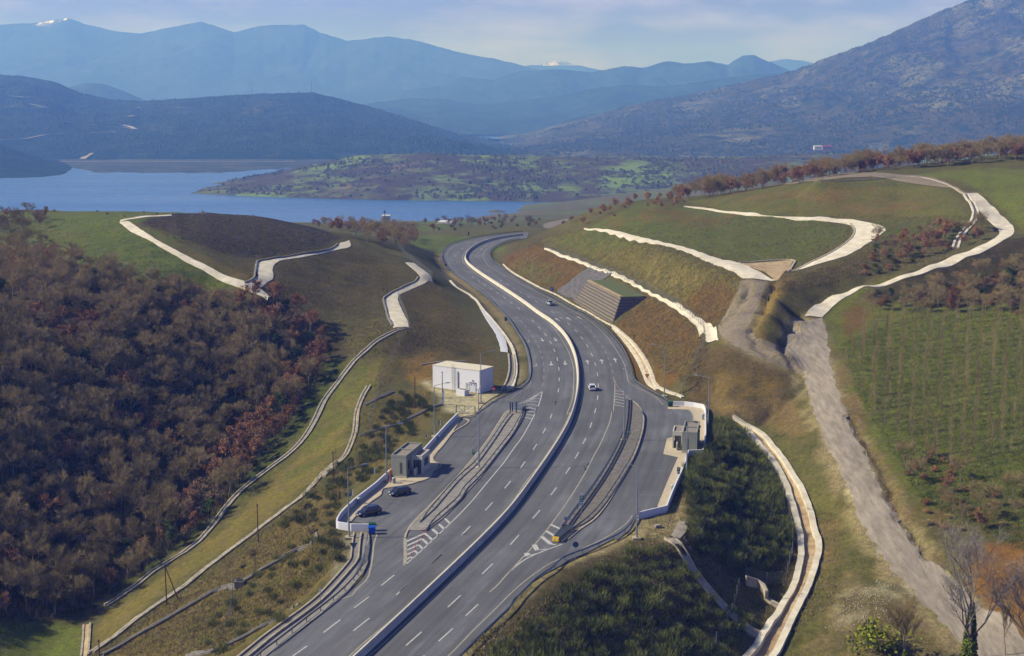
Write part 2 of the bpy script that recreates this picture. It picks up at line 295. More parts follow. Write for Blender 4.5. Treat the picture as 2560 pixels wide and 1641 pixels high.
# ditches on the left, down to the valley
brk(1022,830,6.8, 960,858,5.3, 905,905,2.6, 860,955,-.8, 820,1020,-4.5, 780,1065,-7, 720,1130,-10.5, 650,1205,-14, 590,1265,-16.6, 530,1325,-19, 440,1390,-21.5, 360,1440,-23.5, 270,1515,-26)
brk(960,975,.2, 935,995,-1, 905,1040,-2.8, 890,1110,-5.5, 840,1165,-8, 770,1235,-10.5, 690,1300,-12.8, 600,1365,-15, 500,1440,-17.6, 400,1505,-19.6, 310,1570,-21.5, 220,1630,-23.2)
cz(950,920,2, 920,960,0, 1000,900,2.5, 1000,960,.4, 860,1040,-4.5, 780,1170,-9.5, 600,1320,-16.3, 480,1400,-19.8, 330,1520,-23.2)
brk(1080,970,-.3, 1020,1030,-1.4, 900,1085,-4)
brk(700,1560,-6.5, 800,1480,-5.2, 870,1390,-2.5, 560,1641,-9.5)
cz(780,1370,-7.5, 620,1480,-11.3, 500,1560,-14.5, 400,1641,-17, 840,1280,-4.5, 900,1200,-3, 980,1130,-2, 960,1080,-2.5, 700,1400,-10, 600,1560,-10.5)
# wooded side of the valley
cz(700,760,12.5, 690,860,5, 640,980,-3.5, 560,1100,-11.5, 440,1250,-18.5, 300,1380,-23, 240,1460,-25.5, 180,1560,-26.5, 100,1641,-27.5, 0,1600,-25.5)
cz(800,880,2.5, 770,960,-2.5, 700,1060,-8, 620,1160,-13, 500,1280,-18.5, 400,1370,-22)
cz(500,740,15.5, 500,860,6, 450,980,-2, 400,1120,-10.5, 300,1250,-17, 150,1400,-21.5, 0,1500,-23)
cz(300,740,17.5, 250,860,9, 200,980,1.5, 150,1120,-7, 50,1280,-14, 0,740,19, 0,860,10.5, 0,980,4, 0,1120,-4, -150,1100,-1, -150,1400,-17, -150,1641,-24, -200,800,14)
# beyond: ground falling to the lake shore
cy(700,556,900, 800,560,1000, 900,556,1250, 1000,554,1400, 1100,557,1500, 1200,552,1500, 1160,562,1200, 1240,562,1000, 1300,556,1200, 1360,548,1200, 1280,540,1600, 1380,530,1800, 1400,520,2050, 1180,545,1850, 1240,524,2110, 1120,552,1900, 1340,509,2240, 1450,500,2300)
cy(600,556,1100, 400,560,1200, 200,560,1200, 0,560,1200, 1500,500,2000, 1600,480,2300, 1750,460,2400, 1900,450,2500, 1250,575,840, 1140,575,850, 1330,565,880, 1400,570,800)
for X_, Y_, Z_ in ((-900, 1900, -112), (-500, 1900, -112), (-200, 2000, -112), (-700, 1500, -80), (-450, 1500, -85), (-200, 1800, -104), (0, 2100, -103), (300, 1200, -30), (450, 1500, -55), (600, 2000, -70), (700, 2600, -85), (300, 2600, -98), (-300, 2600, -125), (-20, 2300, -112), (-60, 2160, -110), (30, 2420, -112), (-110, 2050, -108), (-150, 2300, -120), (120, 2500, -104), (-900, 2600, -125),
                   (1100, 2000, -60), (-1100, 1500, -90), (350, 700, 30), (450, 900, 20), (260, 500, 45), (300, 350, 22), (260, 250, 5), (200, 150, -8), (120, 110, -14), (-150, 110, -28), (-250, 250, -20), (-300, 400, 22), (-400, 600, 30), (-450, 800, -5), (-300, 760, 8), (-150, 760, -2), (-120, 640, 8), (200, 800, 5), (120, 800, -8), (60, 900, -20)):
    CT.append(np.array([X_, Y_, Z_], float))
CT = np.array(CT, float)
_, ui = np.unique(np.round(CT[:, :2] / 2.5), axis=0, return_index=True); CT = CT[np.sort(ui)]
NR, NC = 860, 470
YS = 105 * (2700 / 105) ** (np.linspace(0, 1, NR)); US = np.linspace(-.52, .52, NC)
GY = np.repeat(YS[:, None], NC, 1); GX = US[None, :] * (YS[:, None] + 45)
def build_terrain():
    P = CT[:, :2]; n = len(P); A = np.sqrt(((P[:, None] - P[None]) ** 2).sum(-1) + 4.0)
    M = np.zeros((n + 3, n + 3)); M[:n, :n] = A - np.eye(n) * .8; M[:n, n] = 1; M[:n, n + 1:] = P / 500; M[n, :n] = 1; M[n + 1:, :n] = P.T / 500
    w = np.linalg.solve(M, np.r_[CT[:, 2], 0, 0, 0]); x = GX.ravel(); y = GY.ravel(); z = np.zeros(len(x))
    for i in range(0, len(x), 20000):
        s = slice(i, i + 20000)
        z[s] = np.sqrt((x[s, None] - P[:, 0]) ** 2 + (y[s, None] - P[:, 1]) ** 2 + 4.0) @ w[:n] + w[n] + x[s] * w[n + 1] / 500 + y[s] * w[n + 2] / 500
    z = z.reshape(GX.shape)
    near = GY < 900
    d = np.full(GX.shape, 1e3); ins = np.zeros(GX.shape, bool)
    d[near] = segdist(GX[near], GY[near], PADf, True); ins[near] = inpoly(GX[near], GY[near], PADf)
    t = np.clip(d / 5, 0, 1); t = t * t * (3 - 2 * t)
    r = np.clip(GY / 600, .5, 4)
    z = z + (fbm(GX / 9 / r, GY / 9 / r, 4, 3) - .5) * 1.1 * r * np.clip(d / 12, 0, 1)
    z = z + (fbm(GX / 2.6, GY / 2.6, 3, 13) - .5) * .22 * np.clip(d / 6, 0, 1)
    z = np.where(ins, -.14, -.14 * (1 - t) + z * t)
    return z, ins, d
GZ, INS, DPAD = build_terrain()
def hz(x, y):                      # terrain height at world points
    x = np.asarray(x, float); y = np.asarray(y, float)
    r = np.clip(np.log(np.maximum(y, 106) / 105) / np.log(2700 / 105) * (NR - 1), 0, NR - 1.001); i = r.astype(int); fr = (y - YS[i]) / (YS[i + 1] - YS[i])
    def row(i):
        u = np.clip((x / (YS[i] + 45) + .52) / 1.04 * (NC - 1), 0, NC - 1.001); j = u.astype(int); f = u - j
        return GZ[i, j] * (1 - f) + GZ[i, j + 1] * f
    return row(i) * (1 - fr) + row(i + 1) * fr
TY = 106 * (2600 / 106) ** np.linspace(0, 1, 2600)
CARVE = []
def hit(pts, sea=-100.0):          # photograph pixels -> points on the ground they show
    p = np.atleast_2d(np.array(pts, float)); out = []
    for s in range(0, len(p), 4000):
        q = p[s:s + 4000]; dx, dy, dz = ray(q[:, 0], q[:, 1]); n = len(q); found = np.full(n, len(TY) - 1); live = np.ones(n, bool)
        for k in range(0, len(TY), 200):
            if not live.any(): break
            i = np.nonzero(live)[0]; Y = TY[None, k:k + 200]; t = Y / dy[i, None]; below = CH + dz[i, None] * t < np.maximum(hz(dx[i, None] * t, np.broadcast_to(Y, t.shape)), sea); h = below.any(1); found[i[h]] = k + np.argmax(below[h], 1); live[i[h]] = False
        found = np.maximum(found, 1); a = TY[found - 1] / dy; b = TY[found] / dy
        for _ in range(10):
            m = (a + b) / 2; u = CH + dz * m < np.maximum(hz(dx * m, dy * m), sea); b = np.where(u, m, b); a = np.where(u, a, m)
        out.append(np.stack([dx * b, dy * b, hz(dx * b, dy * b)], 1))
    return np.concatenate(out)

def carve(k, s, dep, w):           # erosion gullies and cut banks dug into the ground
    global GZ
    P = resample(hit(Q(k, s)), step=1.5); P[:, :2] += np.stack([vnoise(np.arange(len(P)) * .6, np.zeros(len(P)), 3) - .5, vnoise(np.arange(len(P)) * .6, np.ones(len(P)) * 9, 4) - .5], 1) * 1.6
    lo = P[:, :2].min(0) - 6; hi_ = P[:, :2].max(0) + 6; m = (GX > lo[0]) & (GX < hi_[0]) & (GY > lo[1]) & (GY < hi_[1]) & (DPAD > 1)
    d = segdist(GX[m], GY[m], P); GZ[m] -= dep * .55 * np.exp(-(d / (w * .8)) ** 2) * (.6 + .8 * vnoise(GX[m] * .5, GY[m] * .5, 8))
for c in (('Z6', "105,800 70,860 40,930 15,1000", 1.6, 1.3), ('Z5', "1720,630 1690,720 1650,830 1600,900 1550,980 1545,1060 1600,1150 1700,1220 1800,1260", 1.5, 1.1), ('Z5', "1495,625 1520,680 1490,760 1430,850 1370,920", 1.6, 1.4), ('Z6', "270,1020 210,1090 170,1160 160,1250 190,1310 240,1360 285,1395", 1.6, 1.1),
          ('Z6', "340,930 430,890 560,845 660,800", 1.3, 1.2), ('Z5', "1400,1170 1520,1220 1640,1260 1780,1310", .6, .8), ('A4', "835,180 875,260 925,330 965,400 1010,480 1038,545 1064,600 1075,660 1100,740 1130,780 1180,830 1220,880 1245,930 1290,990", 1.5, .9), ('A4', "330,220 380,165 440,115 500,60 570,15", 1.5, 1.0),
          ('A4', "30,85 90,105 150,125 215,150", 1.3, 1.3), ('A4', "540,1460 570,1430 690,1420 720,1400 800,1370", 1.0, .9), ('A4', "1040,650 1150,650 1260,640 1330,625", .7, 1.2), ('Z7', "890,1100 970,1040 1170,940 1300,820 1450,690", .7, .7), ('Z3', "680,560 700,620 560,545", .5, 1.5)): carve(*c)
# ------------------------------------------------------------------ ground cover
ZN = []
def zone(k, s, rgb, y0=0, y1=3000, warp=5, patch=0.0, seed=0): ZN.append((Q(k, s), rgb, y0, y1, warp, patch, seed))
BASEC = (88, 86, 56)
zone(None, "-600,545 330,525 640,528 700,545 620,560 400,560 345,556 300,560 600,715 540,725 300,690 140,690 0,640 -600,700", (84, 101, 40), 330, 700)
zone(None, "-600,560 120,555 250,600 140,640 0,650 -600,680", (92, 98, 48), 330, 700, 10, .5, 3)
zone(None, "140,600 420,560 520,640 560,700 300,690 150,690", (72, 90, 36), 330, 700, 12, .5, 9)
zone(None, "130,640 330,670 240,720 150,700", (98, 72, 44), 300, 700, 14, .6, 4)
zone(None, "345,556 420,535 600,528 760,555 860,598 780,622 650,648 560,635 460,600", (54, 48, 44), 380, 640, 5)
zone(None, "400,560 560,560 700,600 640,625 540,610", (58, 52, 54), 380, 640, 8, .55, 5)
zone(None, "360,590 560,655 640,660 640,712 590,700 470,640", (92, 84, 50), 380, 560, 4)
zone(None, "500,660 640,690 600,705", (112, 88, 56), 380, 560, 6, .6, 2)
zone(None, "700,655 860,612 960,650 1000,690 930,760 800,770 690,740", (84, 76, 46), 330, 640, 7)
zone(None, "760,640 950,640 900,720 780,720", (62, 60, 36), 330, 640, 12, .5, 8)
zone(None, "-600,640 140,640 300,700 560,740 700,740 800,800 880,880 830,960 740,1060 640,1200 540,1310 440,1375 260,1500 200,1560 0,1545 -700,1545", (64, 56, 40), 100, 420, 10)
zone(None, "800,880 880,905 760,1080 640,1220 480,1360 300,1480 260,1470 440,1350 600,1190 700,1050", (66, 78, 34), 100, 420, 8)
zone(None, "-300,1545 200,1560 215,1760 -300,1760", (90, 104, 44), 100, 420, 5)
zone(None, "1025,840 960,880 890,960 830,1050 690,1200 480,1390 260,1540 220,1640 300,1560 480,1430 680,1290 830,1160 880,1090 900,1000 960,960 1000,900", (108, 100, 62), 100, 500, 4)
zone(None, "880,900 950,930 900,1000 850,1100 700,1250 760,1080 820,1000", (92, 98, 52), 100, 500, 8, .45, 7)
zone(None, "900,1000 1080,960 1060,1060 960,1160 860,1220 840,1300 880,1400 780,1480 600,1641 460,1760 200,1760 260,1640 480,1470 700,1310 860,1160", (104, 92, 62), 100, 500, 5)
zone(None, "900,1000 1060,980 1000,1090 900,1180 820,1230 700,1300 620,1420 700,1440 820,1320 850,1400 640,1600 500,1641 460,1600 640,1380 780,1230", (84, 86, 48), 100, 500, 12, .5, 12)
zone(None, "1020,700 1080,690 1150,790 1230,870 1270,960 1230,980 1180,930 1000,880 960,850 1010,830 1000,760", (92, 82, 52), 330, 640, 5)
zone(None, "1030,780 1130,850 1190,880 1150,900 1010,840", (70, 64, 42), 330, 640, 12, .5, 1)
zone(None, "1000,900 1090,880 1090,960 1030,965", (128, 100, 62), 330, 640, 4)
zone('B1', "185,620 250,560 330,760 640,1010 1100,1390 1240,1538 1040,1538 860,1340 700,1200 500,1080 390,980 280,860", (142, 126, 106), 330, 800, 1.2)
zone('B2', "-60,60 60,130 240,480 330,640 340,860 310,1000 250,1080 100,1180 80,1200 170,980 180,760 120,540 0,340 -120,200", (140, 128, 108), 330, 600, 1.2)
zone('B2', "160,600 330,600 330,800 180,800", (92, 88, 60), 330, 600, 1.2, .5, 2)
zone('B4', "30,560 430,520 440,700 330,1100 150,1000 60,1140 -300,1538 -200,1200 -100,800", (136, 130, 116), 100, 400, 1.5)
# concrete yard around the white building, verge strips
zone('A6', "-60,560 180,570 180,700 590,760 1060,820 1350,720 1500,740 1400,880 1040,1160 1000,1230 700,1250 640,1180 420,1150 340,860 100,720 100,700", (184, 174, 158), 100, 500, 2)
zone('A6', "420,900 800,880 700,1050 430,1040", (140, 136, 126), 100, 500, 3, .6, 3)
zone(None, "1240,590 1290,600 1420,575 1600,498 1700,500 1740,520 1460,575 1345,612 1330,640 1280,640 1255,610", (84, 80, 52), 450, 720, 5)
zone(None, "1260,600 1340,560 1420,540 1400,590 1300,650", (82, 66, 48), 450, 720, 6, .6, 5)
zone(None, "1250,690 1262,640 1345,614 1470,660 1395,735", (104, 76, 44), 330, 640, 3)
zone(None, "1280,650 1400,660 1390,720 1300,700", (92, 90, 52), 330, 640, 9, .45, 6)
zone(None, "1470,690 1540,690 1610,735 1570,745 1500,720", (90, 90, 56), 330, 640, 3)
zone(None, "1620,742 1680,770 1745,830 1750,860 1735,900 1700,990 1620,985 1560,890 1535,818", (106, 78, 42), 330, 640, 3)
zone(None, "1640,860 1750,870 1700,980 1610,970", (104, 90, 54), 330, 640, 9, .45, 3)
zone(None, "1350,600 1465,575 1560,600 1700,640 1850,700 1855,740 1790,815 1700,760 1560,680", (104, 98, 58), 330, 640, 4)
zone(None, "1380,600 1470,575 1600,610 1480,640", (86, 98, 44), 330, 640, 8, .4, 4)
zone(None, "1560,650 1720,670 1760,720 1660,720", (126, 116, 76), 330, 640, 10, .5, 14)
zone(None, "1700,760 1780,700 1855,720 1845,770 1770,830 1740,790", (108, 78, 46), 330, 640, 5)
zone(None, "1460,575 1600,505 1740,520 2000,545 2120,570 2110,600 2000,660 1860,655 1700,615", (82, 98, 42), 330, 640, 3)
zone(None, "1480,570 1620,510 1860,535 1800,570 1640,560", (98, 86, 54), 330, 640, 12, .5, 21)
zone(None, "1700,505 2000,455 2300,450 2400,490 2425,560 2300,600 2200,590 2180,550 1900,535", (92, 94, 52), 330, 640, 5)
zone(None, "1800,480 2200,470 2350,520 2200,540 1900,520", (106, 88, 60), 330, 640, 14, .5, 22)
zone(None, "2150,560 2420,540 2425,590 2180,600", (76, 98, 40), 330, 640, 10, .45, 23)
zone(None, "2280,440 2400,420 2620,420 2900,420 2900,760 2560,580 2480,500 2400,450", (96, 108, 46), 330, 640, 4)
zone(None, "1700,505 1900,470 2200,435 2560,380 2900,380 2900,420 2400,425 2000,458", (86, 86, 48), 380, 700, 6)
# right plateau, gravel
zone(None, "1855,700 1925,700 1920,750 1890,810 1900,850 2010,915 2030,950 1995,950 1880,900 1815,870 1800,830 1830,760", (128, 118, 100), 250, 560, 2)
zone(None, "1800,830 1870,850 1880,890 1820,880", (112, 106, 92), 250, 560, 6, .5, 2)
zone(None, "1930,700 1990,690 1940,760 1905,820 1960,880 2010,910 2000,925 1900,860 1885,820 1915,760", (124, 102, 72), 250, 560, 3)
zone(None, "1985,700 2060,660 2200,620 2350,640 2200,690 2060,740 1990,800 1975,900 1915,860 1925,800", (84, 80, 52), 250, 560, 5)
zone(None, "1750,870 1810,860 1870,895 1990,940 1960,1000 1870,1045 1760,1020 1700,1000", (88, 74, 56), 250, 560, 5)
zone(None, "1820,930 1960,940 1900,1000 1790,1000", (112, 92, 60), 250, 560, 12, .5, 12)
zone(None, "1720,1010 1990,1000 2020,1090 1900,1090 1860,1050", (118, 98, 78), 250, 560, 6)
zone(None, "1870,1050 2000,1090 2090,1260 2150,1380 2180,1480 2100,1540 2050,1760 1930,1760 2000,1500 2050,1400 2030,1280 1960,1150", (92, 92, 56), 100, 400, 6)
zone(None, "1980,1120 2060,1260 2120,1380 2090,1480 2060,1400 2010,1240", (118, 100, 78), 100, 400, 14, .5, 31)
zone(None, "2120,1430 2400,1560 2560,1760 1950,1760 2040,1560", (108, 98, 74), 100, 400, 8)
zone(None, "1985,795 2055,795 2075,870 2092,950 2125,1030 2165,1110 2215,1220 2285,1350 2375,1440 2485,1530 2700,1720 2600,1800 2400,1600 2290,1500 2200,1400 2130,1270 2080,1150 2045,1070 2020,990 2000,930 1975,880 1970,850", (170, 158, 142), 100, 420, 1.6)
zone(None, "1960,795 2085,795 2110,880 2130,960 2165,1040 2210,1120 2260,1230 2325,1350 2410,1440 2520,1530 2740,1740 2500,1760 2260,1520 2165,1400 2095,1270 2050,1150 2015,1070 1990,990 1970,930 1950,880", (134, 122, 102), 100, 420, 3, .42, 36)
zone(None, "2110,1480 2230,1440 2260,1490 2160,1530 2080,1560", (158, 148, 130), 100, 420, 10, .5, 35)
zone(None, "2040,900 2080,950 2110,1060 2180,1200 2160,1210 2060,1040", (150, 138, 118), 100, 420, 6, .5, 33)
zone(None, "2055,795 2110,740 2200,700 2420,760 2560,765 3000,765 3000,1500 2560,1320 2330,1290 2230,1190 2150,1060 2100,960 2080,870", (94, 104, 52), 100, 520, 6)
zone(None, "2070,850 2110,900 2170,1080 2250,1220 2330,1400 2480,1500 2440,1500 2250,1290 2120,1060 2075,930", (112, 96, 76), 100, 520, 7, .35, 3)
zone(None, "2100,760 2240,740 2180,800 2120,860", (104, 82, 54), 100, 520, 9, .5, 2)
zone(None, "2280,1260 2560,1280 2560,1345 2340,1330", (96, 84, 58), 100, 520, 7, .4, 44)
zone(None, "2400,1380 2560,1350 2800,1400 2800,1700 2560,1600 2430,1500", (122, 84, 50), 100, 520, 8)
zone(None, "2250,690 2500,600 2900,560 2900,765 2300,765 2150,745", (64, 58, 42), 100, 560, 6)
# embankment right of the road
zone(None, "1600,1100 1700,1050 1750,1035 1800,1060 1860,1100 1960,1230 1985,1330 1990,1420 1930,1580 1880,1760 1100,1760 1180,1600 1400,1420 1600,1360 1640,1340 1700,1300", (78, 72, 52), 100, 420, 5)
zone(None, "1250,1600 1500,1460 1620,1420 1700,1560 1600,1760 1200,1760", (88, 84, 60), 100, 420, 12, .5, 41)
zone(None, "1730,1530 1850,1460 1990,1480 1900,1760 1700,1760", (96, 98, 52), 100, 420, 8, .4, 42)
zone('A1', "1150,1180 1330,1050 1345,860 1400,740 1470,740 1430,860 1350,1080 1350,1250 1300,1300 1180,1400 900,1390 700,1500 560,1540 -200,1900 -600,2300 -700,2300 0,1700 400,1560 800,1370 950,1220", (146, 134, 112), 100, 420, 2)
zone('B7', "880,1538 1100,1330 1450,1000 1700,760 1900,560 2100,380 2403,220 2403,300 2250,350 2050,560 1720,850 1500,1090 1300,1250 1080,1538", (136, 126, 104), 100, 420, 2)
zone('A1', "700,1480 960,1390 1180,1400 900,1440", (110, 100, 78), 100, 420, 4, .4, 6)
def ground_colors():
    px, py = proj(GX, GY, np.maximum(GZ, -120)); r = np.clip(300 / GY, .25, 2)
    n1 = fbm(GX / 7, GY / 7, 4, 51) - .5; n2 = fbm(GX / 7, GY / 7, 4, 77) - .5
    f1 = vnoise(GX * 1.3, GY * 1.3, 5) - .5; f2 = vnoise(GX * 1.3, GY * 1.3, 6) - .5
    C = np.zeros(GX.shape + (3,)); C[:] = lin(BASEC)
    far = GY > 640
    t = fbm(GX / 90, GY / 160, 4, 8)[..., None]; C = np.where(far[..., None], np.array(lin((76, 82, 50))) * (1 - t) + np.array(lin((104, 96, 66))) * t, C)
    g = (fbm(GX / 60, GY / 130, 3, 19) > .56) & far; C[g] = lin((86, 104, 48))
    for poly, rgb, y0, y1, w, pt, sd_ in ZN:
        p = np.array(poly); lo = p.min(0) - 30; hi = p.max(0) + 30
        m = (px > lo[0]) & (px < hi[0]) & (py > lo[1]) & (py < hi[1]) & (GY > y0) & (GY < y1)
        if not m.any(): continue
        wx = w * 3 * r[m]
        q = inpoly(px[m] + n1[m] * wx * 2 + f1[m] * wx, py[m] + (n2[m] * wx * 1.4 + f2[m] * wx * .6), poly)
        if pt: q &= fbm(GX[m] / 5, GY[m] / 5, 4, 100 + sd_) > pt
        idx = np.nonzero(m); C[idx[0][q], idx[1][q]] = lin(rgb)
    l = C @ np.array([.3, .6, .1]); C = (l[..., None] + (C - l[..., None]) * .78) 
    sat = np.clip((C.max(-1) - C.min(-1)) / (C.max(-1) + 1e-6) / .6, 0, 1)[..., None]; C = C * .73 * (1 - sat + sat * np.array([1.04, 1.0, .42]))
    for ax in (0, 1):
        P = np.pad(C, [(1, 1) if a == ax else (0, 0) for a in range(3)], 'edge'); C = (P.take(range(0, C.shape[ax]), ax) + P.take(range(1, C.shape[ax] + 1), ax) * 2 + P.take(range(2, C.shape[ax] + 2), ax)) / 4
    return C
def ground_mat(name, attr=True):
    m = D.materials.new(name); m.use_nodes = True; nt = m.node_tree; N = nt.nodes; L = nt.links; b = N['Principled BSDF']
    b.inputs['Roughness'].default_value = .95; b.inputs['Specular IOR Level'].default_value = .1
    g = N.new('ShaderNodeNewGeometry'); a = N.new('ShaderNodeVertexColor'); a.layer_name = 'Cover'
    def noise(sc, det=5, ro=.6):
        n = N.new('ShaderNodeTexNoise'); n.inputs['Scale'].default_value = sc; n.inputs['Detail'].default_value = det; n.inputs['Roughness'].default_value = ro
        L.new(g.outputs['Position'], n.inputs['Vector']); return n.outputs[0]
    def ramp(s, p0, p1, c0, c1):
        r = N.new('ShaderNodeValToRGB'); r.color_ramp.elements[0].position = p0; r.color_ramp.elements[1].position = p1
        r.color_ramp.elements[0].color = (*c0, 1); r.color_ramp.elements[1].color = (*c1, 1); L.new(s, r.inputs[0]); return r.outputs[0]
    def mul(x, y, f=1.0, bt='MULTIPLY'):
        k = N.new('ShaderNodeMix'); k.data_type = 'RGBA'; k.blend_type = bt; k.inputs[0].default_value = f; L.new(x, k.inputs[6]); L.new(y, k.inputs[7]); return k.outputs[2]
    c = mul(a.outputs[0], ramp(noise(.9, 6, .75), .3, .72, (.5, .52, .48), (1.5, 1.42, 1.4)))
    c = mul(c, ramp(noise(.11, 4), .3, .7, (.82, .86, .84), (1.18, 1.13, 1.1)))
    c = mul(c, ramp(noise(5.5, 3, .7), .3, .7, (.6, .6, .6), (1.42, 1.42, 1.42)))
    c = mul(c, ramp(noise(.35, 5), .44, .66, (1, 1, 1), (.93, 1.03, .84)))
    sf = ramp(noise(.28, 9, .78), .5, .6, (0, 0, 0), (.42, .42, .42)); k = N.new('ShaderNodeMix'); k.data_type = 'RGBA'; L.new(sf, k.inputs[0]); L.new(c, k.inputs[6]); k.inputs[7].default_value = (.105, .078, .046, 1); c = k.outputs[2]
    sf = ramp(noise(1.7, 6, .75), .6, .7, (0, 0, 0), (.5, .5, .5)); k = N.new('ShaderNodeMix'); k.data_type = 'RGBA'; L.new(sf, k.inputs[0]); L.new(c, k.inputs[6]); k.inputs[7].default_value = (.03, .032, .014, 1); c = k.outputs[2]
    L.new(c, b.inputs['Base Color'])
    bp = N.new('ShaderNodeBump'); bp.inputs['Distance'].default_value = .35; bp.inputs['Strength'].default_value = .8
    L.new(noise(1.6, 6, .7), bp.inputs['Height']); L.new(bp.outputs[0], b.inputs['Normal']); return m
def make_ground():
    V = np.stack([GX, GY, GZ], -1).reshape(-1, 3); i = np.arange(NR * NC).reshape(NR, NC)
    F = np.stack([i[:-1, :-1], i[:-1, 1:], i[1:, 1:], i[1:, :-1]], -1).reshape(-1, 4)
    me = D.meshes.new('ground'); me.vertices.add(len(V)); me.vertices.foreach_set('co', V.ravel()); me.loops.add(F.size)
    me.loops.foreach_set('vertex_index', F.ravel()); me.polygons.add(len(F)); me.polygons.foreach_set('loop_start', np.arange(0, F.size, 4))
    me.polygons.foreach_set('use_smooth', np.ones(len(F), bool)); me.update(calc_edges=True); me.materials.append(ground_mat('ground_cover'))
    ca = me.color_attributes.new('Cover', 'FLOAT_COLOR', 'POINT'); C = ground_colors().reshape(-1, 3)
    ca.data.foreach_set('color', np.c_[C, np.ones(len(C))].ravel())
    o = D.objects.new('ground', me); COL.objects.link(o); o['kind'] = 'structure'
make_ground()
# ------------------------------------------------------------------ lake, far shore, hills, mountains
def far_mat(name, base, spots, light, sc=.01, thr=.5, lt=.62, ls=.0035, green=None, snow=None, rough=0):
    m = D.materials.new(name); m.use_nodes = True; nt = m.node_tree; N = nt.nodes; L = nt.links; b = N['Principled BSDF']; b.inputs['Roughness'].default_value = .95; b.inputs['Specular IOR Level'].default_value = .05
    g = N.new('ShaderNodeNewGeometry')
    def nz(s, det=6, ro=.6, off=0):
        n = N.new('ShaderNodeTexNoise'); n.inputs['Scale'].default_value = s; n.inputs['Detail'].default_value = det; n.inputs['Roughness'].default_value = ro
        mp = N.new('ShaderNodeMapping'); mp.inputs['Location'].default_value = (off, off * 2, 0); L.new(g.outputs['Position'], mp.inputs[0]); L.new(mp.outputs[0], n.inputs['Vector']); return n.outputs[0]
    def rmp(s, a, c):
        r = N.new('ShaderNodeValToRGB'); r.color_ramp.elements[0].position = a; r.color_ramp.elements[1].position = c; L.new(s, r.inputs[0]); return r.outputs[0]
    def mix(f, x, y):
        k = N.new('ShaderNodeMix'); k.data_type = 'RGBA'; L.new(f, k.inputs[0])
        for v, s in ((x, 6), (y, 7)):
            if isinstance(v, tuple): k.inputs[s].default_value = (*v, 1)
            else: L.new(v, k.inputs[s])
        return k.outputs[2]
    c = mix(rmp(nz(ls, 6), lt - .05, lt + .05), base, light)
    if green: c = mix(rmp(nz(ls * .8, 3, .5, 900), .48, .51), c, green)
    c = mix(rmp(nz(sc, 9, .78), thr - .05, thr + .05), c, spots)
    c = mix(rmp(nz(sc * 5, 4, .7, 300), .52, .58), c, tuple(v * .7 for v in spots))
    if snow:
        sp = N.new('ShaderNodeSeparateXYZ'); L.new(g.outputs['Position'], sp.inputs[0]); mr = N.new('ShaderNodeMapRange'); mr.inputs[1].default_value = snow[0]; mr.inputs[2].default_value = snow[1]
        L.new(sp.outputs[2], mr.inputs[0]); mm = N.new('ShaderNodeMath'); mm.operation = 'MULTIPLY'; L.new(mr.outputs[0], mm.inputs[0]); L.new(rmp(nz(.0035, 6, .7, 50), snow[2], snow[2] + .04), mm.inputs[1])
        c = mix(mm.outputs[0], c, (.9, .92, .96))
    L.new(c, b.inputs['Base Color'])
    bp = N.new('ShaderNodeBump'); bp.inputs['Distance'].default_value = 6; bp.inputs['Strength'].default_value = .7; L.new(nz(sc * 1.5, 7, .7, 7), bp.inputs['Height']); L.new(bp.outputs[0], b.inputs['Normal'])
    return m
def ridge(name, sil, D0, D1, zb, m, nu=260, nv=60, amp=.1, wl=700, p=.85, back=1.25, seed=1, label=None, jag=0.0, zback=None, dbase=None):
    # a hill: its crest line stands D1 metres off, its foot D0 metres off; valleys carved between
    S = np.array(sil, float); n = nu; xs = np.linspace(S[0, 0], S[-1, 0], n); ys = np.interp(xs, S[:, 0], S[:, 1])
    if jag: ys = ys + (fbm(xs / 14, xs * 0, 4, seed) - .5) * jag
    Dc = np.full(n, float(D1)) if np.isscalar(D1) else np.interp(xs, S[:, 0], D1)
    Db = np.full(n, float(D0)) if np.isscalar(D0) else np.interp(xs, S[:, 0], D0)
    cr = np.array([aty(x, y, d) for x, y, d in zip(xs, ys, Dc)]); bs = np.array([aty(x, 400, d) for x, d in zip(xs, Db)]); V = []; rows = nv + 12
    v = np.linspace(0, 1, nv)
    for t in v:
        X = bs[:, 0] * (1 - t) + cr[:, 0] * t; Y = bs[:, 1] * (1 - t) + cr[:, 1] * t; H = cr[:, 2] - zb
        wx = X / wl + (fbm(X / wl / 2, Y / wl / 2, 3, seed + 5) - .5) * .9
        rid = 1 - np.abs(2 * fbm(wx, Y / wl / 3.2, 5, seed) - 1) * 2.2; rid = np.clip(rid, 0, 1)
        fine = fbm(X / wl * 4, Y / wl * 4, 4, seed + 9) - .5
        Z = zb + H * (t ** p) * (1 - amp * 4 * rid * (t * (1 - t)) ** .8) + H * fine * .12 * np.sin(np.pi * t)
        V.append(np.stack([X, Y, Z], 1))
    for k in range(1, 13):
        t = k / 12; X = cr[:, 0] * (1 + (back - 1) * t); Y = cr[:, 1] * (1 + (back - 1) * t); zb2 = zb if zback is None else zback
        V.append(np.stack([X, Y, zb2 + (cr[:, 2] - zb2) * (1 - t * t * (3 - 2 * t)) - t * 2], 1))
    V = np.concatenate(V); i = np.arange(rows * n).reshape(rows, n); F = np.stack([i[:-1, :-1], i[:-1, 1:], i[1:, 1:], i[1:, :-1]], -1).reshape(-1, 4)
    o = mesh(name, V, F.tolist(), m, smooth=True); o['kind'] = 'structure'; return o
mb = MB(); mb.add([(-6000, 1700, -100), (6000, 1700, -100), (6000, 9000, -100), (-6000, 9000, -100)], [(0, 1, 2, 3)])
wm = D.materials.new('lake_water'); wm.use_nodes = True
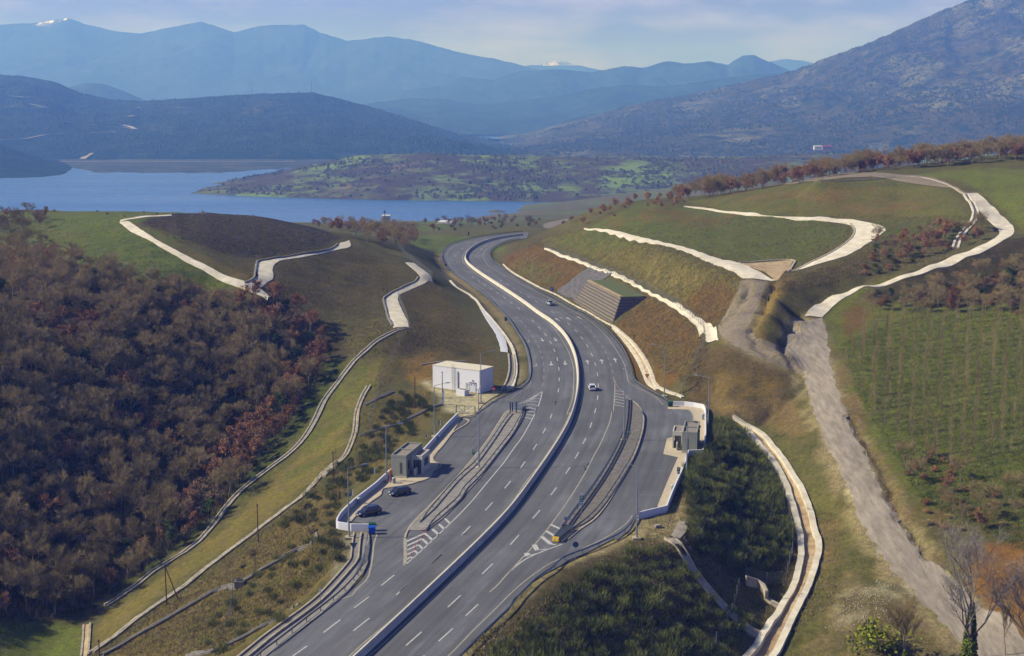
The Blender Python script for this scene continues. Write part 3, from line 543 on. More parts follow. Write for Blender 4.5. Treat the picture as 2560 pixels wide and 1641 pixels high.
def water(m):
    nt = m.node_tree; N = nt.nodes; L = nt.links; b = N['Principled BSDF']; b.inputs['Base Color'].default_value = (.02, .085, .24, 1); b.inputs['Roughness'].default_value = .22
    g = N.new('ShaderNodeNewGeometry'); mp = N.new('ShaderNodeMapping'); mp.inputs['Scale'].default_value = (.25, 1, 1)
    n = N.new('ShaderNodeTexNoise'); n.inputs['Scale'].default_value = .09; n.inputs['Detail'].default_value = 6; bp = N.new('ShaderNodeBump'); bp.inputs['Distance'].default_value = 1.2; bp.inputs['Strength'].default_value = .5
    n2 = N.new('ShaderNodeTexNoise'); n2.inputs['Scale'].default_value = .006; n2.inputs['Detail'].default_value = 4
    r = N.new('ShaderNodeMapRange'); r.inputs[3].default_value = .1; r.inputs[4].default_value = .4
    L.new(g.outputs['Position'], mp.inputs[0]); L.new(mp.outputs[0], n.inputs[0]); L.new(mp.outputs[0], n2.inputs[0]); L.new(n.outputs[0], bp.inputs['Height']); L.new(bp.outputs[0], b.inputs['Normal'])
    L.new(n2.outputs[0], r.inputs[0]); L.new(r.outputs[0], b.inputs['Roughness'])
water(wm); tag(mb.build('lake_water', wm), kind='structure')
def shore_field():                 # peninsula and plain beyond the lake, with its banks and fields
    xs = np.linspace(440, 3100, 420); out = []
    near = np.interp(xs, [440, 468, 520, 600, 760, 950, 1150, 1300, 1400, 1500, 3100], [484, 482, 484, 487, 492, 497, 499, 501, 503, 506, 500])
    top = np.interp(xs, [440, 470, 560, 700, 850, 1000, 1300, 1700, 2200, 3100], [474, 458, 432, 410, 396, 392, 398, 402, 395, 390])
    nv = 150; V = []
    for k in range(nv):
        t = k / (nv - 1); Yn = 3400 * 171 / (near - 250); Yf = 5200.0; Y = Yn + (Yf - Yn) * t ** 1.5; lb = 440 + 190 * t ** .7; xs_ = lb + (xs - 440) * (3100 - lb) / 2660
        a = aty(xs, near, 1.0); X = (xs_ - 1280) / FPX * Y * (1 / CP) * .985
        zt = 71 - (top - 250) / 3400 * np.minimum(Y, 4300); e = np.clip((xs - 446) / 60, 0, 1) ** .8 * np.clip((Y - Yn) / 450, 0, 1) ** .8
        Z = -100 + (zt + 100) * e + (fbm(X / 260, Y / 260, 5, 4) - .42) * 34 * np.clip((Y - Yn) / 220, 0, 1) * np.clip((xs - 440) / 60, 0, 1) * np.clip((4600 - Y) / 800, .3, 1) + np.clip((Y - Yn) / 30, 0, 1) * np.clip((xs - 440) / 25, 0, 1) * 3 - 2
        V.append(np.stack([X, Y, Z], 1))
    V = np.concatenate(V); n = len(xs); i = np.arange(nv * n).reshape(nv, n); F = np.stack([i[:-1, :-1], i[:-1, 1:], i[1:, 1:], i[1:, :-1]], -1).reshape(-1, 4)
    m = far_mat('peninsula_land', lin((86, 98, 56)), lin((62, 54, 44)), lin((100, 92, 66)), .006, .485, .6, .005, green=lin((96, 116, 52)))
    o = mesh('peninsula', V, F.tolist(), m, smooth=True); o['kind'] = 'structure'
shore_field()
scrub = far_mat('hill_scrub', lin((38, 54, 32)), lin((20, 34, 18)), lin((78, 80, 56)), .012, .47, .60, .004)
mtn = far_mat('mountain_scrub', lin((70, 66, 48)), lin((28, 42, 26)), lin((100, 98, 70)), .016, .53, .56, .0035)
farm = far_mat('far_slopes', lin((46, 62, 44)), lin((28, 42, 30)), lin((74, 80, 56)), .004, .5, .66, .002)
snowm = far_mat('snowy_slopes', lin((50, 62, 46)), lin((30, 42, 32)), lin((76, 80, 58)), .004, .5, .66, .002, snow=(770, 810, .585))
snowy = far_mat('snow_peak', (.42, .43, .46), lin((90, 96, 100)), (.5, .5, .52), .003, .5, .5)
ridge('near_left_hill', [(-500, 330), (-200, 335), (0, 362), (60, 385), (120, 405), (190, 422), (240, 432), (280, 438), (300, 446)], 3000, 3500, -103, scrub, 120, 30, .12, 250, 1.0, seed=3, jag=4)
ridge('round_hill', [(-600, 150), (-300, 170), (0, 186), (60, 191), (130, 202), (200, 232), (270, 248), (360, 253), (450, 247), (560, 240), (640, 235), (780, 231), (850, 247), (950, 275), (1050, 305), (1130, 332), (1200, 352), (1300, 368), (1500, 385), (1700, 400)],
      3900, 5400, -101, scrub, 320, 70, .16, 420, .62, seed=11, jag=4)
ridge('low_knoll', [(860, 402), (940, 372), (1010, 345), (1050, 339), (1110, 345), (1180, 362), (1240, 375), (1330, 385), (1500, 388), (1700, 395)], 3750, 4200, -92, scrub, 160, 30, .1, 260, .9, seed=21, jag=5)
ridge('right_mountain', [(1180, 372), (1230, 358), (1290, 342), (1400, 312), (1500, 285), (1600, 258), (1720, 238), (1850, 208), (1990, 176), (2080, 140), (2180, 105), (2280, 60), (2350, 28), (2420, 0), (2520, -40), (2700, -110), (2950, -190), (3300, -250)],
      3700, 5800, -96, mtn, 420, 110, .22, 620, .78, seed=31, jag=5)
ridge('left_back_hill', [(-300, 215), (150, 225), (215, 207), (260, 210), (310, 228), (360, 250), (450, 262)], 7500, 8200, -90, farm, 60, 20, .1, 700, .8, seed=41)
ridge('middle_range', [(820, 300), (900, 262), (1000, 248), (1100, 246), (1200, 262), (1290, 252), (1400, 240), (1480, 222), (1560, 212), (1660, 216), (1740, 206), (1850, 190), (1950, 182), (2100, 200), (2400, 230)], 6500, 8500, -90, farm, 200, 50, .2, 800, .8, seed=51, jag=3)
ridge('low_middle_ridge', [(1220, 390), (1330, 335), (1420, 300), (1480, 284), (1540, 292), (1640, 300), (1800, 320)], 5700, 6300, -90, farm, 80, 24, .12, 500, .8, seed=57)
ridge('far_middle_range', [(850, 330), (1000, 228), (1100, 215), (1160, 192), (1230, 200), (1300, 178), (1400, 174), (1480, 182), (1560, 165), (1610, 170), (1665, 153), (1720, 160), (1770, 153), (1820, 162), (1855, 140), (1885, 138), (1930, 158), (1980, 180), (2100, 220)], 9000, 10500, -90, farm, 220, 50, .2, 900, .8, seed=61, jag=3)
ridge('great_range', [(-900, 120), (-600, 90), (-300, 100), (0, 62), (40, 60), (100, 58), (165, 45), (220, 62), (290, 80), (350, 84), (430, 68), (500, 54), (540, 66), (585, 81), (650, 64), (700, 63), (760, 61), (800, 82), (870, 103), (900, 100), (970, 90), (1050, 104), (1150, 132), (1250, 150), (1320, 168), (1420, 200), (1600, 260)],
      11000, 13500, -90, snowm, 420, 70, .2, 1500, .8, seed=71, jag=4)
ridge('far_blue_ridge', [(1250, 175), (1330, 163), (1400, 165), (1450, 164), (1500, 176), (1560, 176), (1700, 190), (1900, 160), (1960, 148), (2010, 152), (2080, 170), (2200, 190)], 15000, 16000, -90, farm, 120, 16, .1, 900, .8, seed=81, jag=3)
ridge('snow_range', [(1200, 190), (1290, 168), (1340, 164), (1385, 153), (1420, 156), (1450, 164), (1500, 178), (1600, 195)], 17500, 18500, -90, snowy, 90, 14, .1, 900, .8, seed=91, jag=6)
def far_shore():
    xs = np.linspace(20, 900, 160); f = np.interp(xs, [20, 100, 170, 240, 560, 640, 760, 900], [412, 408, 412, 430, 431, 424, 416, 412]) + (fbm(xs / 30, xs * 0, 3, 2) - .5) * 6; V = []
    for t in np.linspace(0, 1, 24):
        Y = 3400 * 171 / (f - 250) * (1 - t) + 4050 * t; X = (xs - 1280) / FPX * Y
        V.append(np.stack([X, Y, -101.5 + np.clip(t * 12, 0, 1) * 2.2 + np.clip(t * 3, 0, 1) * 5 * fbm(X / 90, Y / 90, 3, 6)], 1))
    n = 160; i = np.arange(24 * n).reshape(24, n); F = np.stack([i[:-1, :-1], i[:-1, 1:], i[1:, 1:], i[1:, :-1]], -1).reshape(-1, 4)
    o = mesh('far_shore', np.concatenate(V), F.tolist(), far_mat('shore_land', lin((70, 72, 56)), lin((46, 52, 42)), lin((92, 86, 70)), .01, .5, .62, .006), smooth=True); o['kind'] = 'structure'
    for pts, w in (([(90, 404), (300, 404), (480, 405), (600, 405), (730, 408)], 9), ([(570, 403), (660, 404), (735, 408)], 16)):
        P = resample(np.array([aty(x, y, 3760) for x, y in pts]), n=60); P[:, 2] = -95.5; mb = MB(); strip_mb(mb, P, w * 2); q = mb.build('shore_road', mat('pale_road_cut', lin((190, 180, 164)), .9, vs=.01, col2=lin((140, 128, 110)))); q['kind'] = 'structure'
    P = resample(np.array([aty(x, y, 4350) for x, y in [(870, 403), (960, 401), (1100, 399), (1200, 397), (1400, 394), (1600, 395), (1800, 398)]]), n=90); r = np.random.default_rng(4)
    mb = MB(); V = [(p[0], p[1], p[2] - 8) for p in P] + [(p[0], p[1] + 30, p[2] + 3 + 9 * r.random()) for p in P]; n = 90; mb.add(V, [(k, k + 1, n + k + 1, n + k) for k in range(n - 1) if vnoise(np.array([k * .3]), np.array([0.5]), 3)[0] > .35]); q = mb.build('shore_road_cutting', MT['pale_road_cut']); q['kind'] = 'structure'
far_shore()
def haze():
    mb = MB(); mb.add([(x, y, z) for z in (-140, 960) for x, y in ((-11500, -900), (11500, -900), (11500, 23500), (-11500, 23500))], [(3, 2, 1, 0), (4, 5, 6, 7), (0, 1, 5, 4), (1, 2, 6, 5), (2, 3, 7, 6), (3, 0, 4, 7)])
    m = D.materials.new('haze_air'); m.use_nodes = True; N = m.node_tree.nodes; N.clear(); o = N.new('ShaderNodeOutputMaterial'); v = N.new('ShaderNodeVolumePrincipled')
    v.inputs['Color'].default_value = (.13, .31, 1, 1); v.inputs['Absorption Color'].default_value = (1, 1, 1, 1); v.inputs['Density'].default_value = 1.65e-4; v.inputs['Anisotropy'].default_value = 0.1
    m.node_tree.links.new(v.outputs[0], o.inputs['Volume']); tag(mb.build('haze', m), kind='stuff')
def hill_traces():                 # pale road cuts, clearings and houses of the hamlet on the round hill
    me = D.objects['round_hill'].data; v = np.empty(len(me.vertices) * 3); me.vertices.foreach_get('co', v); v = v.reshape(-1, 3)[:320 * 70]; x, y = proj(v[:, 0], v[:, 1], v[:, 2]); y = np.where(v[:, 1] < 3800, 1e6, y)
    def on(a, b): k = np.argmin((x - a) ** 2 + (y - b) ** 2); p = v[k]; q = aty(a, b, p[1]); q[2] += 3; return q
    mb = MB()
    for w, pts in ((11, [(0, 352), (60, 350), (120, 338), (165, 337)]), (9, [(220, 336), (290, 332)]), (8, [(140, 310), (200, 309), (250, 318), (300, 320), (340, 326)]), (16, [(306, 315), (322, 318), (340, 325)]), (14, [(320, 294), (335, 291)]), (9, [(190, 284), (215, 283)]), (8, [(232, 262), (270, 262)]), (12, [(336, 272), (352, 270)]), (20, [(205, 400), (228, 385)]), (9, [(838, 320), (850, 322)])):
        P = np.array([on(a, b) for a, b in pts]); strip_mb(mb, resample(P, n=12, smooth=False), w)
    q = mb.build('hillside_road', mat('pale_earth', lin((200, 188, 160)), .95, vs=.02, col2=lin((140, 130, 104)))); q['kind'] = 'structure'
    mb = MB()
    for w, pts in ((30, [(75, 262), (118, 272)]), (45, [(30, 242), (70, 246)]), (40, [(150, 306), (175, 308)]), (34, [(80, 272), (112, 270)])):
        P = np.array([on(a, b) for a, b in pts]); strip_mb(mb, resample(P, n=8, smooth=False), w)
    q = mb.build('hillside_field', mat('field_green', lin((120, 132, 84)), .95, vs=.02, col2=lin((96, 110, 70)))); q['kind'] = 'structure'
hill_traces()
haze()
# ------------------------------------------------------------------ the road surface
def asphalt_mat():
    m = D.materials.new('worn_asphalt'); m.use_nodes = True; nt = m.node_tree; N = nt.nodes; L = nt.links; b = N['Principled BSDF']; b.inputs['Roughness'].default_value = .85; b.inputs['Specular IOR Level'].default_value = .25
    g = N.new('ShaderNodeNewGeometry')
    uv = N.new('ShaderNodeUVMap'); uv.uv_map = 'along'
    def nz(v, s, det=5, sc=(1, 1, 1), ro=.6):
        mp = N.new('ShaderNodeMapping'); mp.inputs['Scale'].default_value = sc; L.new(v, mp.inputs[0]); n = N.new('ShaderNodeTexNoise'); n.inputs['Scale'].default_value = s; n.inputs['Detail'].default_value = det; n.inputs['Roughness'].default_value = ro; L.new(mp.outputs[0], n.inputs['Vector']); return n.outputs[0]
    def rmp(s, a, c, c0, c1):
        r = N.new('ShaderNodeValToRGB'); r.color_ramp.elements[0].position = a; r.color_ramp.elements[1].position = c; r.color_ramp.elements[0].color = (*c0, 1); r.color_ramp.elements[1].color = (*c1, 1); L.new(s, r.inputs[0]); return r.outputs[0]
    def mul(x, y, f=1.0, bt='MULTIPLY'):
        k = N.new('ShaderNodeMix'); k.data_type = 'RGBA'; k.blend_type = bt; k.inputs[0].default_value = f; L.new(x, k.inputs[6]); L.new(y, k.inputs[7]); return k.outputs[2]
    base = rmp(nz(g.outputs['Position'], .06, 5, ro=.55), .32, .68, (.067, .068, .071), (.094, .096, .101))
    streak = rmp(nz(uv.outputs[0], 1.0, 4, (.9, .018, 1)), .3, .72, (.82, .82, .82), (1.24, 1.24, 1.25))
    salt = rmp(nz(uv.outputs[0], .5, 7, (.5, .07, 1), .7), .5, .74, (1, 1, 1), (1.6, 1.63, 1.68))
    fine = rmp(nz(g.outputs['Position'], 3.5, 4, ro=.75), .25, .75, (.88, .88, .88), (1.12, 1.12, 1.12))
    c = mul(mul(mul(base, streak), salt), fine); L.new(c, b.inputs['Base Color']); return m
ASM = asphalt_mat()
def uv_along(o, path):             # u across the road, v along it
    me = o.data; P = path[:, :2]; s = np.r_[0, np.cumsum(np.linalg.norm(np.diff(P, axis=0), axis=1))]; T = np.gradient(P, axis=0); T /= np.linalg.norm(T, axis=1)[:, None]
    co_ = np.array([v.co[:2] for v in me.vertices]); L_ = me.uv_layers.new(name='along'); uv = []
    for c in co_:
        k = np.argmin(((P - c) ** 2).sum(1)); d = c - P[k]; uv.append((d[0] * T[k, 1] - d[1] * T[k, 0], s[k] + d @ T[k]))
    uv = np.array(uv); li = np.empty(len(me.loops), int); me.loops.foreach_get('vertex_index', li); L_.data.foreach_set('uv', uv[li].ravel())
def make_asphalt():                # fine mesh: a grid of cells clipped to the outline
    bm = bmesh.new(); P = flat(ASPH); mb = MB(); mb.sheet(P, 0.0)
    for v in mb.V: bm.verts.new(v)
    bm.verts.ensure_lookup_table()
    for f in mb.F:
        try: bm.faces.new([bm.verts[i] for i in f])
        except ValueError: pass
    for ax, lo, hi, st in ((Vector((0, 1, 0)), 120, 760, 6), (Vector((1, 0, 0)), -80, 70, 6)):
        k = lo
        while k < hi:
            bmesh.ops.bisect_plane(bm, geom=bm.verts[:] + bm.edges[:] + bm.faces[:], plane_co=ax * k, plane_no=ax); k += st
    me = D.meshes.new('motorway'); bm.to_mesh(me); bm.free(); me.materials.append(ASM); o = D.objects.new('motorway', me); COL.objects.link(o); o['kind'] = 'structure'
    me.flip_normals() if me.polygons and me.polygons[0].normal.z < 0 else None
    uv_along(o, CEN); return o
make_asphalt()
# ------------------------------------------------------------------ materials of built things
CONC = mat('pale_concrete', lin((196, 186, 164)), .9, vs=.8, col2=lin((160, 148, 126)), bump=.03)
CONCG = mat('grey_concrete', lin((150, 146, 138)), .9, vs=.8, col2=lin((118, 114, 106)), bump=.03)
TRACK = mat('track_concrete', lin((238, 231, 210)), .9, vs=.35, col2=lin((200, 189, 164)), bump=.04, bs=2)
GRAV = mat('track_gravel', lin((140, 128, 108)), .95, vs=.8, col2=lin((112, 102, 86)), bump=.08, bs=3)
STAIN = mat('silt_stained_concrete', lin((196, 176, 138)), .9, vs=.5, col2=lin((156, 130, 94)), bump=.04)
MUD = mat('silty_channel_bed', lin((112, 94, 70)), .95, vs=.6, col2=lin((88, 74, 54)), bump=.06)
WHITEP = mat('white_wall_paint', lin((226, 228, 232)), .8, var=.04, vs=.6)
WHITEL = mat('white_road_paint', lin((212, 212, 208)), .7, vs=2.2, col2=lin((168, 168, 164)))
OLDL = mat('worn_road_paint', lin((182, 176, 156)), .8, vs=1.2, col2=lin((146, 142, 130)))
DIML = mat('faded_road_paint', lin((150, 152, 154)), .8, vs=1.2, col2=lin((118, 120, 124)))
STEEL = mat('galvanised_steel', (.26, .30, .34), .4, .75, var=.1, vs=.5)
POLEM = mat('lamp_post_steel', (.32, .36, .40), .5, .5)
RUST = mat('rusty_pole', lin((92, 58, 44)), .9, var=.2, vs=2)
GREY = mat('grey_green_render', lin((150, 154, 138)), .9, var=.05, vs=1.2)
BEIGE = mat('cream_render', lin((206, 204, 190)), .85, var=.04, vs=1.2)
ROOFG = mat('roof_gravel', lin((168, 156, 146)), .95, vs=5, col2=lin((120, 110, 104)))
DARK = mat('dark_opening', (.012, .014, .018), .35)
BLACK = mat('black_rubber', (.015, .015, .015), .8)
GREEN = mat('sign_green', lin((0, 122, 84)), .45); SWHITE = mat('sign_white', lin((232, 232, 230)), .5); SBLUE = mat('sign_blue', lin((20, 84, 170)), .45)
SRED = mat('sign_red', lin((200, 18, 34)), .5); SYEL = mat('sign_yellow', lin((238, 190, 20)), .5); SBACK = mat('sign_back_metal', lin((78, 104, 126)), .5, .4)
ORANGE = mat('orange_plastic', lin((226, 110, 24)), .5)
BINGREEN = mat('bin_green', lin((24, 84, 54)), .5); BINBLUE = mat('bin_blue', lin((20, 90, 200)), .45)
WIRE = mat('fence_wire', (.30, .34, .34), .5, .5)
WOOD = mat('weathered_wood', lin((100, 78, 60)), .9, var=.2, vs=3)
STONE = mat('gabion_stone', lin((160, 150, 136)), .95, vs=2.6, col2=lin((92, 86, 78)), bump=.12, bs=4)
RIP = mat('riprap_stone', lin((122, 118, 116)), .95, vs=1.6, col2=lin((72, 70, 70)), bump=.2, bs=2.2)
# ------------------------------------------------------------------ road furniture surfaces (structure)
def kerbed(name, poly, m, h=.13, parent=None, kerb=None):
    mb = MB(); P = [tuple(p[:2]) for p in poly]; mb.prism(P, -.1, h); o = mb.build(name, m, parent); o['kind'] = 'structure'
    if kerb is not None:
        mb = MB(); R = np.c_[np.array(kerb)[:, :2], np.full(len(kerb), 0)]; mb.sweep(resample(R, step=1.5), [(-.15, -.05), (.15, -.05), (.15, h + .03), (-.15, h + .03)]); k = mb.build('kerb', CONC); k['kind'] = 'structure'
    return o
ISL_L = Q('B3', "880,165 872,230 800,400 700,565 560,770 400,985 250,1175 0,1445") + Q('B4', "1700,135 1500,335 1380,425 1262,515 1150,528 960,522 985,480 1100,345 1280,165 1425,0") + Q('B3', "0,1050 150,870 260,740 400,545 500,385 570,275 620,205 700,150 800,120")
kerbed('left_traffic_island', flat(ISL_L), mat('island_paving', lin((160, 156, 148)), .9, vs=.7, col2=lin((128, 124, 116)), bump=.02), kerb=flat(Q('B3', "800,120 700,148 620,203 570,273 500,383 400,543 260,738 150,868 0,1048") + Q('B4', "1282,162 1100,343 985,480 935,570 918,640")))
ISL_R = Q('A1', "892,300 876,400 862,520 846,600 800,720 740,830 660,960 580,1070 500,1170 420,1275 385,1320 440,1330 520,1308 620,1240 700,1150 800,1000 900,830 975,650 1008,520 1012,440 985,375 940,325")
kerbed('right_traffic_island', flat(ISL_R), mat('island_slabs', lin((134, 128, 118)), .9, vs=.9, col2=lin((98, 94, 88)), bump=.03), kerb=flat(Q('A1', "905,305 945,330 985,372 1012,435 1010,515 978,645 902,828 802,998 702,1150 622,1240 522,1308 430,1385")))
FOOT = mat('footpath_paving', lin((206, 192, 166)), .9, vs=1.5, col2=lin((184, 170, 144)), bump=.015)
wl = Q('Z8', "1215,262 1150,330 1030,462 950,560 890,625 640,760 480,885 300,1024 230,1090 180,1145 158,1195")
WALLTOP_L = Q('Z8', "1205,253 1130,325 1000,465 900,575 790,690 620,742 480,868 300,1005 220,1080 175,1130 150,1175 146,1200 165,1207 275,1224 430,1226")
wallL = atz(*np.array(WALLTOP_L).T, 1.15)
wallR = atz(*np.array(Q('A1', "1205,316 1235,318 1328,320 1400,328 1470,341 1482,355 1490,385 1490,560 1482,640 1470,690 1357,695 1330,790 1300,860 1270,925 1225,1030 1190,1120 1120,1137 1040,1155 968,1174")).T, 1.15)
fl = list(flat(Q('A6', "1010,1215 700,1250") + KERB_L[2:])) + [wallL[k] for k in range(11, -1, -1)] 
kerbed('footpath', fl, FOOT, .12, kerb=flat(KERB_L))
frp = list(flat(Q('A1', "1200,352 1200,384 1370,388 1392,420 1397,470 1391,560 1245,597 1192,610 1165,725 1280,750 1200,930 1120,1128"))) + [wallR[k] for k in range(15, 9, -1)] + [wallR[k] for k in range(9, 0, -1)]
kerbed('footpath', frp, FOOT, .12, kerb=flat(Q('A1', "1200,384 1370,388 1392,420 1397,470 1391,560")))
kerbed('footpath', flat(Q('A1', "1392,560 1400,470 1402,500 1396,560")), FOOT, .1)
# painted markings
def markings():
    mb = MB(); Z = .014
    def line(px, w=.2, m=0, st=2, z=Z): strip_mb(mb, resample(flat(px), step=st), w, z, m)
    def seg(k, s, w=.2, m=0, z=Z):
        q = flat(Q(k, s)); strip_mb(mb, np.array(q), w, z, m)
    def quad(k, s, m=0, z=Z): mb.sheet([tuple(p[:2]) for p in flat(Q(k, s))], z, m)
    IL = Q('B2', "545,62 700,195 800,315 880,440 950,560 1000,680 1035,800 1048,900 1050,1000 1045,1150 1030,1280 1005,1380 960,1538") + Q('B3', "1590,190 1545,310 1480,440 1400,580 1310,720 1215,860 1110,1010 980,1170 850,1350 730,1538") + Q('B4', "2200,450 2000,655 1800,845 1600,1035 1400,1225 1200,1420 1095,1538") + Q('B7', "0,880") + Q('B6', "2200,1060 2000,1220 1800,1390 1640,1538") + [(790, 1712), (600, 1850)]
    IR = Q('B2', "1080,600 1130,700 1160,800 1185,900 1192,1000 1195,1100 1185,1200 1170,1300 1140,1420 1105,1538") + Q('B3', "1745,120 1700,250 1640,380 1560,540 1480,690 1390,840 1290,1010 1180,1160 1070,1310 925,1530") + Q('B5', "0,480") + Q('B4', "2200,680 2000,880 1800,1080 1600,1270 1330,1530") + Q('B7', "0,1110") + [(944, 1622), (830, 1705), (640, 1850)]
    line(IL, .2, 1); line(IR, .2, 1)
    up = CEN[(CEN[:, 1] > 440)]
    line_ = lambda d, a, b, w, m: strip_mb(mb, offset(CEN, d)[a:b], w, Z, m)
    n0 = int(np.argmax(CEN[:, 1] < 470)); line_(1.5, 2, n0, .2, 1) if False else None
    for d in (-1.35, 1.35): strip_mb(mb, offset(CEN, d)[1:n0], .2, Z, 1)
    line(Q('B1', "880,350 700,380 560,412 440,462 370,530 345,600 350,670 390,750 480,840 600,930 760,1020 900,1110 1010,1200 1090,1300 1160,1400 1240,1520") + Q('B2', "60,90 160,230 240,370 300,480 340,600 375,740 395,880 402,1000 393,1080 330,1160 200,1230 0,1320") + Q('A6', "1500,920 1250,1050 1100,1180 1030,1250"), .2, 2)
    line(Q('B1', "1230,366 1060,432 950,490 900,560 890,630 920,690 990,765 1130,850 1300,940 1500,1045 1700,1150 1900,1250 2150,1385 2400,1520") + Q('B2', "1250,110 1400,230 1540,370 1650,520 1740,660 1810,800 1850,960 1880,1060 2000,1140 2150,1210 2300,1300 2390,1395"), .2, 1)
    LM = Q('B2', "575,1200 555,1290 520,1400 465,1538") + Q('B3', "1110,100 1040,260 960,410 860,580 740,740 600,940 450,1120 300,1300 110,1530") + Q('B4', "1800,210 1600,410 1400,600 1200,790 1000,970 915,1045"); line(LM, .22, 0)
    RM = Q('B2', "1645,975 1665,1100 1660,1250 1650,1400 1630,1538") + Q('B3', "2230,150 2190,330 2120,500 2050,660 1950,840 1830,1080 1700,1300 1560,1520") + Q('B5', "860,220 700,440 550,630 400,800 250,960 100,1120 0,1230") + Q('B7', "1500,435 1345,578"); line(RM, .24, 1)
    line(Q('B4', "498,565 450,720 425,950 392,1120 340,1260 200,1390 30,1538") + Q('B6', "1500,680 1200,900 900,1140 600,1385 440,1530") + [(560, 1735), (430, 1835)], .25, 1)
    line(Q('B5', "1930,290 1850,400 1700,520 1500,640 1250,760 1000,880 700,1010 500,1140 300,1290") + Q('B7', "1700,560 1400,860 1100,1150 720,1538") + [(1010, 1730), (900, 1835)], .2, 1)
    line(Q('B4', "960,530 930,590 918,680 922,820 920,940 912,1040"), .55, 1)
    line(Q('B5', "870,728 640,812 480,876 300,965 205,1035 100,1130"), .25, 0)
    line(Q('A1', "865,262 905,300 945,328 985,372 1010,430 1012,505 978,650"), .16, 1); line(Q('B2', "1650,985 1700,1110 1780,1200 1865,1275"), .2, 2)
    line(Q('B2', "570,1200 480,1255 330,1335 195,1400"), .22, 0)
    # dashes
    R = Q('B2', "830,75 880,105 950,165 990,200 1058,265 1098,300 1150,372 1187,415 1238,488 1267,535 1308,618 1332,668 1362,760 1382,810 1396,908 1410,966 1415,1075 1416,1137 1412,1255 1403,1320 1382,1450 1360,1522") + Q('B3', "1920,340 1892,420 1828,577 1783,663 1722,788 1668,883 1592,1012 1527,1112 1390,1317 1306,1430") + Q('B5', "540,215 432,340 222,592 95,735") + Q('B7', "1392,147 1234,303 910,625 717,803 325,1172 90,1378")
    Lh = Q('B3', "1387,12 1368,80 1323,208 1293,282 1226,425 1182,506 1095,662 1036,752 918,928 849,1025 702,1220 610,1330") + Q('B4', "2232,98 2122,220 1895,458 1762,595 1487,865 1322,1015 983,1318 783,1488") + Q('B6', "1945,965 1700,1160 1505,992 1255,1183 2315,320 2120,478 1937,645 1715,812 1005,1385 790,1538") \
        + Q('B2', "315,22 352,55 418,118 455,152 515,218 550,255 605,322 640,362 682,435 715,480 745,555 767,600 795,685 808,738 820,830 828,882 827,988 830,1042 822,1150 810,1212 788,1333 765,1402") + Q('B7', "1175,757 988,930 792,1122 582,1312 370,1525 260,1620 145,448 0,570 640,0 482,145")
    LL = Q('B1', "720,912 750,935 805,965 838,988 895,1020 933,1047 988,1080 1026,1107 1085,1147 1122,1172 1188,1217 1225,1247 1293,1295 1332,1325 1403,1375 1443,1410 1515,1465 1555,1498 1135,960 1165,982 1235,1018 1268,1040 1335,1080 1370,1103 1438,1140 1475,1163 1550,1205 1590,1230 1668,1275 1710,1303 1910,1430 1955,1462 2030,1515 2075,1538")
    for S, w in ((R, .22), (Lh, .22), (LL, .2)):
        for i in range(0, len(S), 2): strip_mb(mb, flat(S[i:i + 2]), w, Z, 0)
    F = Q('B2', "180,70 210,95 245,130 275,165 310,205 338,240 365,270 393,305 418,345 440,385 470,425 490,460 508,500 530,540 540,583 560,622 570,672 583,712 590,760 593,803 600,855 600,905 600,960 597,1008 590,1062 580,1120 1065,90 1095,115 1130,148 1170,178 1205,212 1245,245 1285,275 1315,310 1345,355 1375,390 1405,430 1430,465 1465,510 1485,545 1512,590 1535,630 1555,680 1575,722 1592,770 1612,815 1622,870 1638,918")
    for i in range(0, len(F), 2): strip_mb(mb, flat(F[i:i + 2]), .28, Z, 2)
    s = np.r_[0, np.cumsum(np.linalg.norm(np.diff(CEN, axis=0), axis=1))]; k0 = int(np.argmax(CEN[:, 1] < 612))
    for d in (-4.6, 4.6):
        O = offset(CEN, d); k = 3
        while k < k0: strip_mb(mb, O[k:k + 3], .2, Z, 0); k += 5
    # arrows
    for (x, y), up_, lt in zip(Q('B2', "575,420 772,415 370,440 708,780 918,770 485,800 1255,755 1468,742 1670,725 800,115 972,105 1130,90"), (0,) * 6 + (1,) * 6, (0, 0, 1, 0, 0, 1, 0, 0, 0, 0, 0, 0)):
        p = atz(x, y, 0); k = int(np.argmin(((CEN[:, :2] - p[:2]) ** 2).sum(1))); t = CEN[min(k + 1, len(CEN) - 1)] - CEN[k - 1]; t = t[:2] / np.linalg.norm(t[:2])
        if up_: t = -t
        nrm = np.array([t[1], -t[0]])
        A = [(-.13, -3.2), (.13, -3.2), (.13, .6), (.55, .6), (0, 3.0), (-.55, .6), (-.13, .6)]
        if lt: A = [(-.13, -2.2), (.13, -2.2), (.13, 1.2), (1.0, 1.6), (1.0, 2.4), (-.13, 1.6)]
        mb.sheet([tuple(p[:2] + nrm * a * 1.25 + t * b) for a, b in A], Z, 0 if not lt else 1)
    # hatching
    for q in ("1500,345 1525,335 1605,405 1580,425", "1412,432 1440,420 1522,490 1495,515", "1310,510 1345,492 1440,578 1412,598", "1190,562 1225,557 1345,655 1318,680", "1190,560 1200,582 940,697 940,675", "1155,647 1190,642 1278,720 1250,745", "1158,640 1165,662 935,768 935,745",
              "1105,737 1140,732 1200,795 1175,812", "1105,730 1110,750 935,832 935,812", "1040,827 1075,817 1125,860 1100,880", "1050,822 1050,842 940,897 940,878", "1002,917 1030,912 1035,945 1010,960", "1005,910 1010,928 940,967 940,945"): quad('B4', q)
    for q in ("550,1260 500,1255 390,1310", "535,1308 470,1298 330,1350", "520,1358 440,1340 290,1372", "505,1412 400,1385 290,1412", "485,1465 380,1440 300,1452"):
        strip_mb(mb, flat(Q('B2', q)), .3, Z + .004, 0)
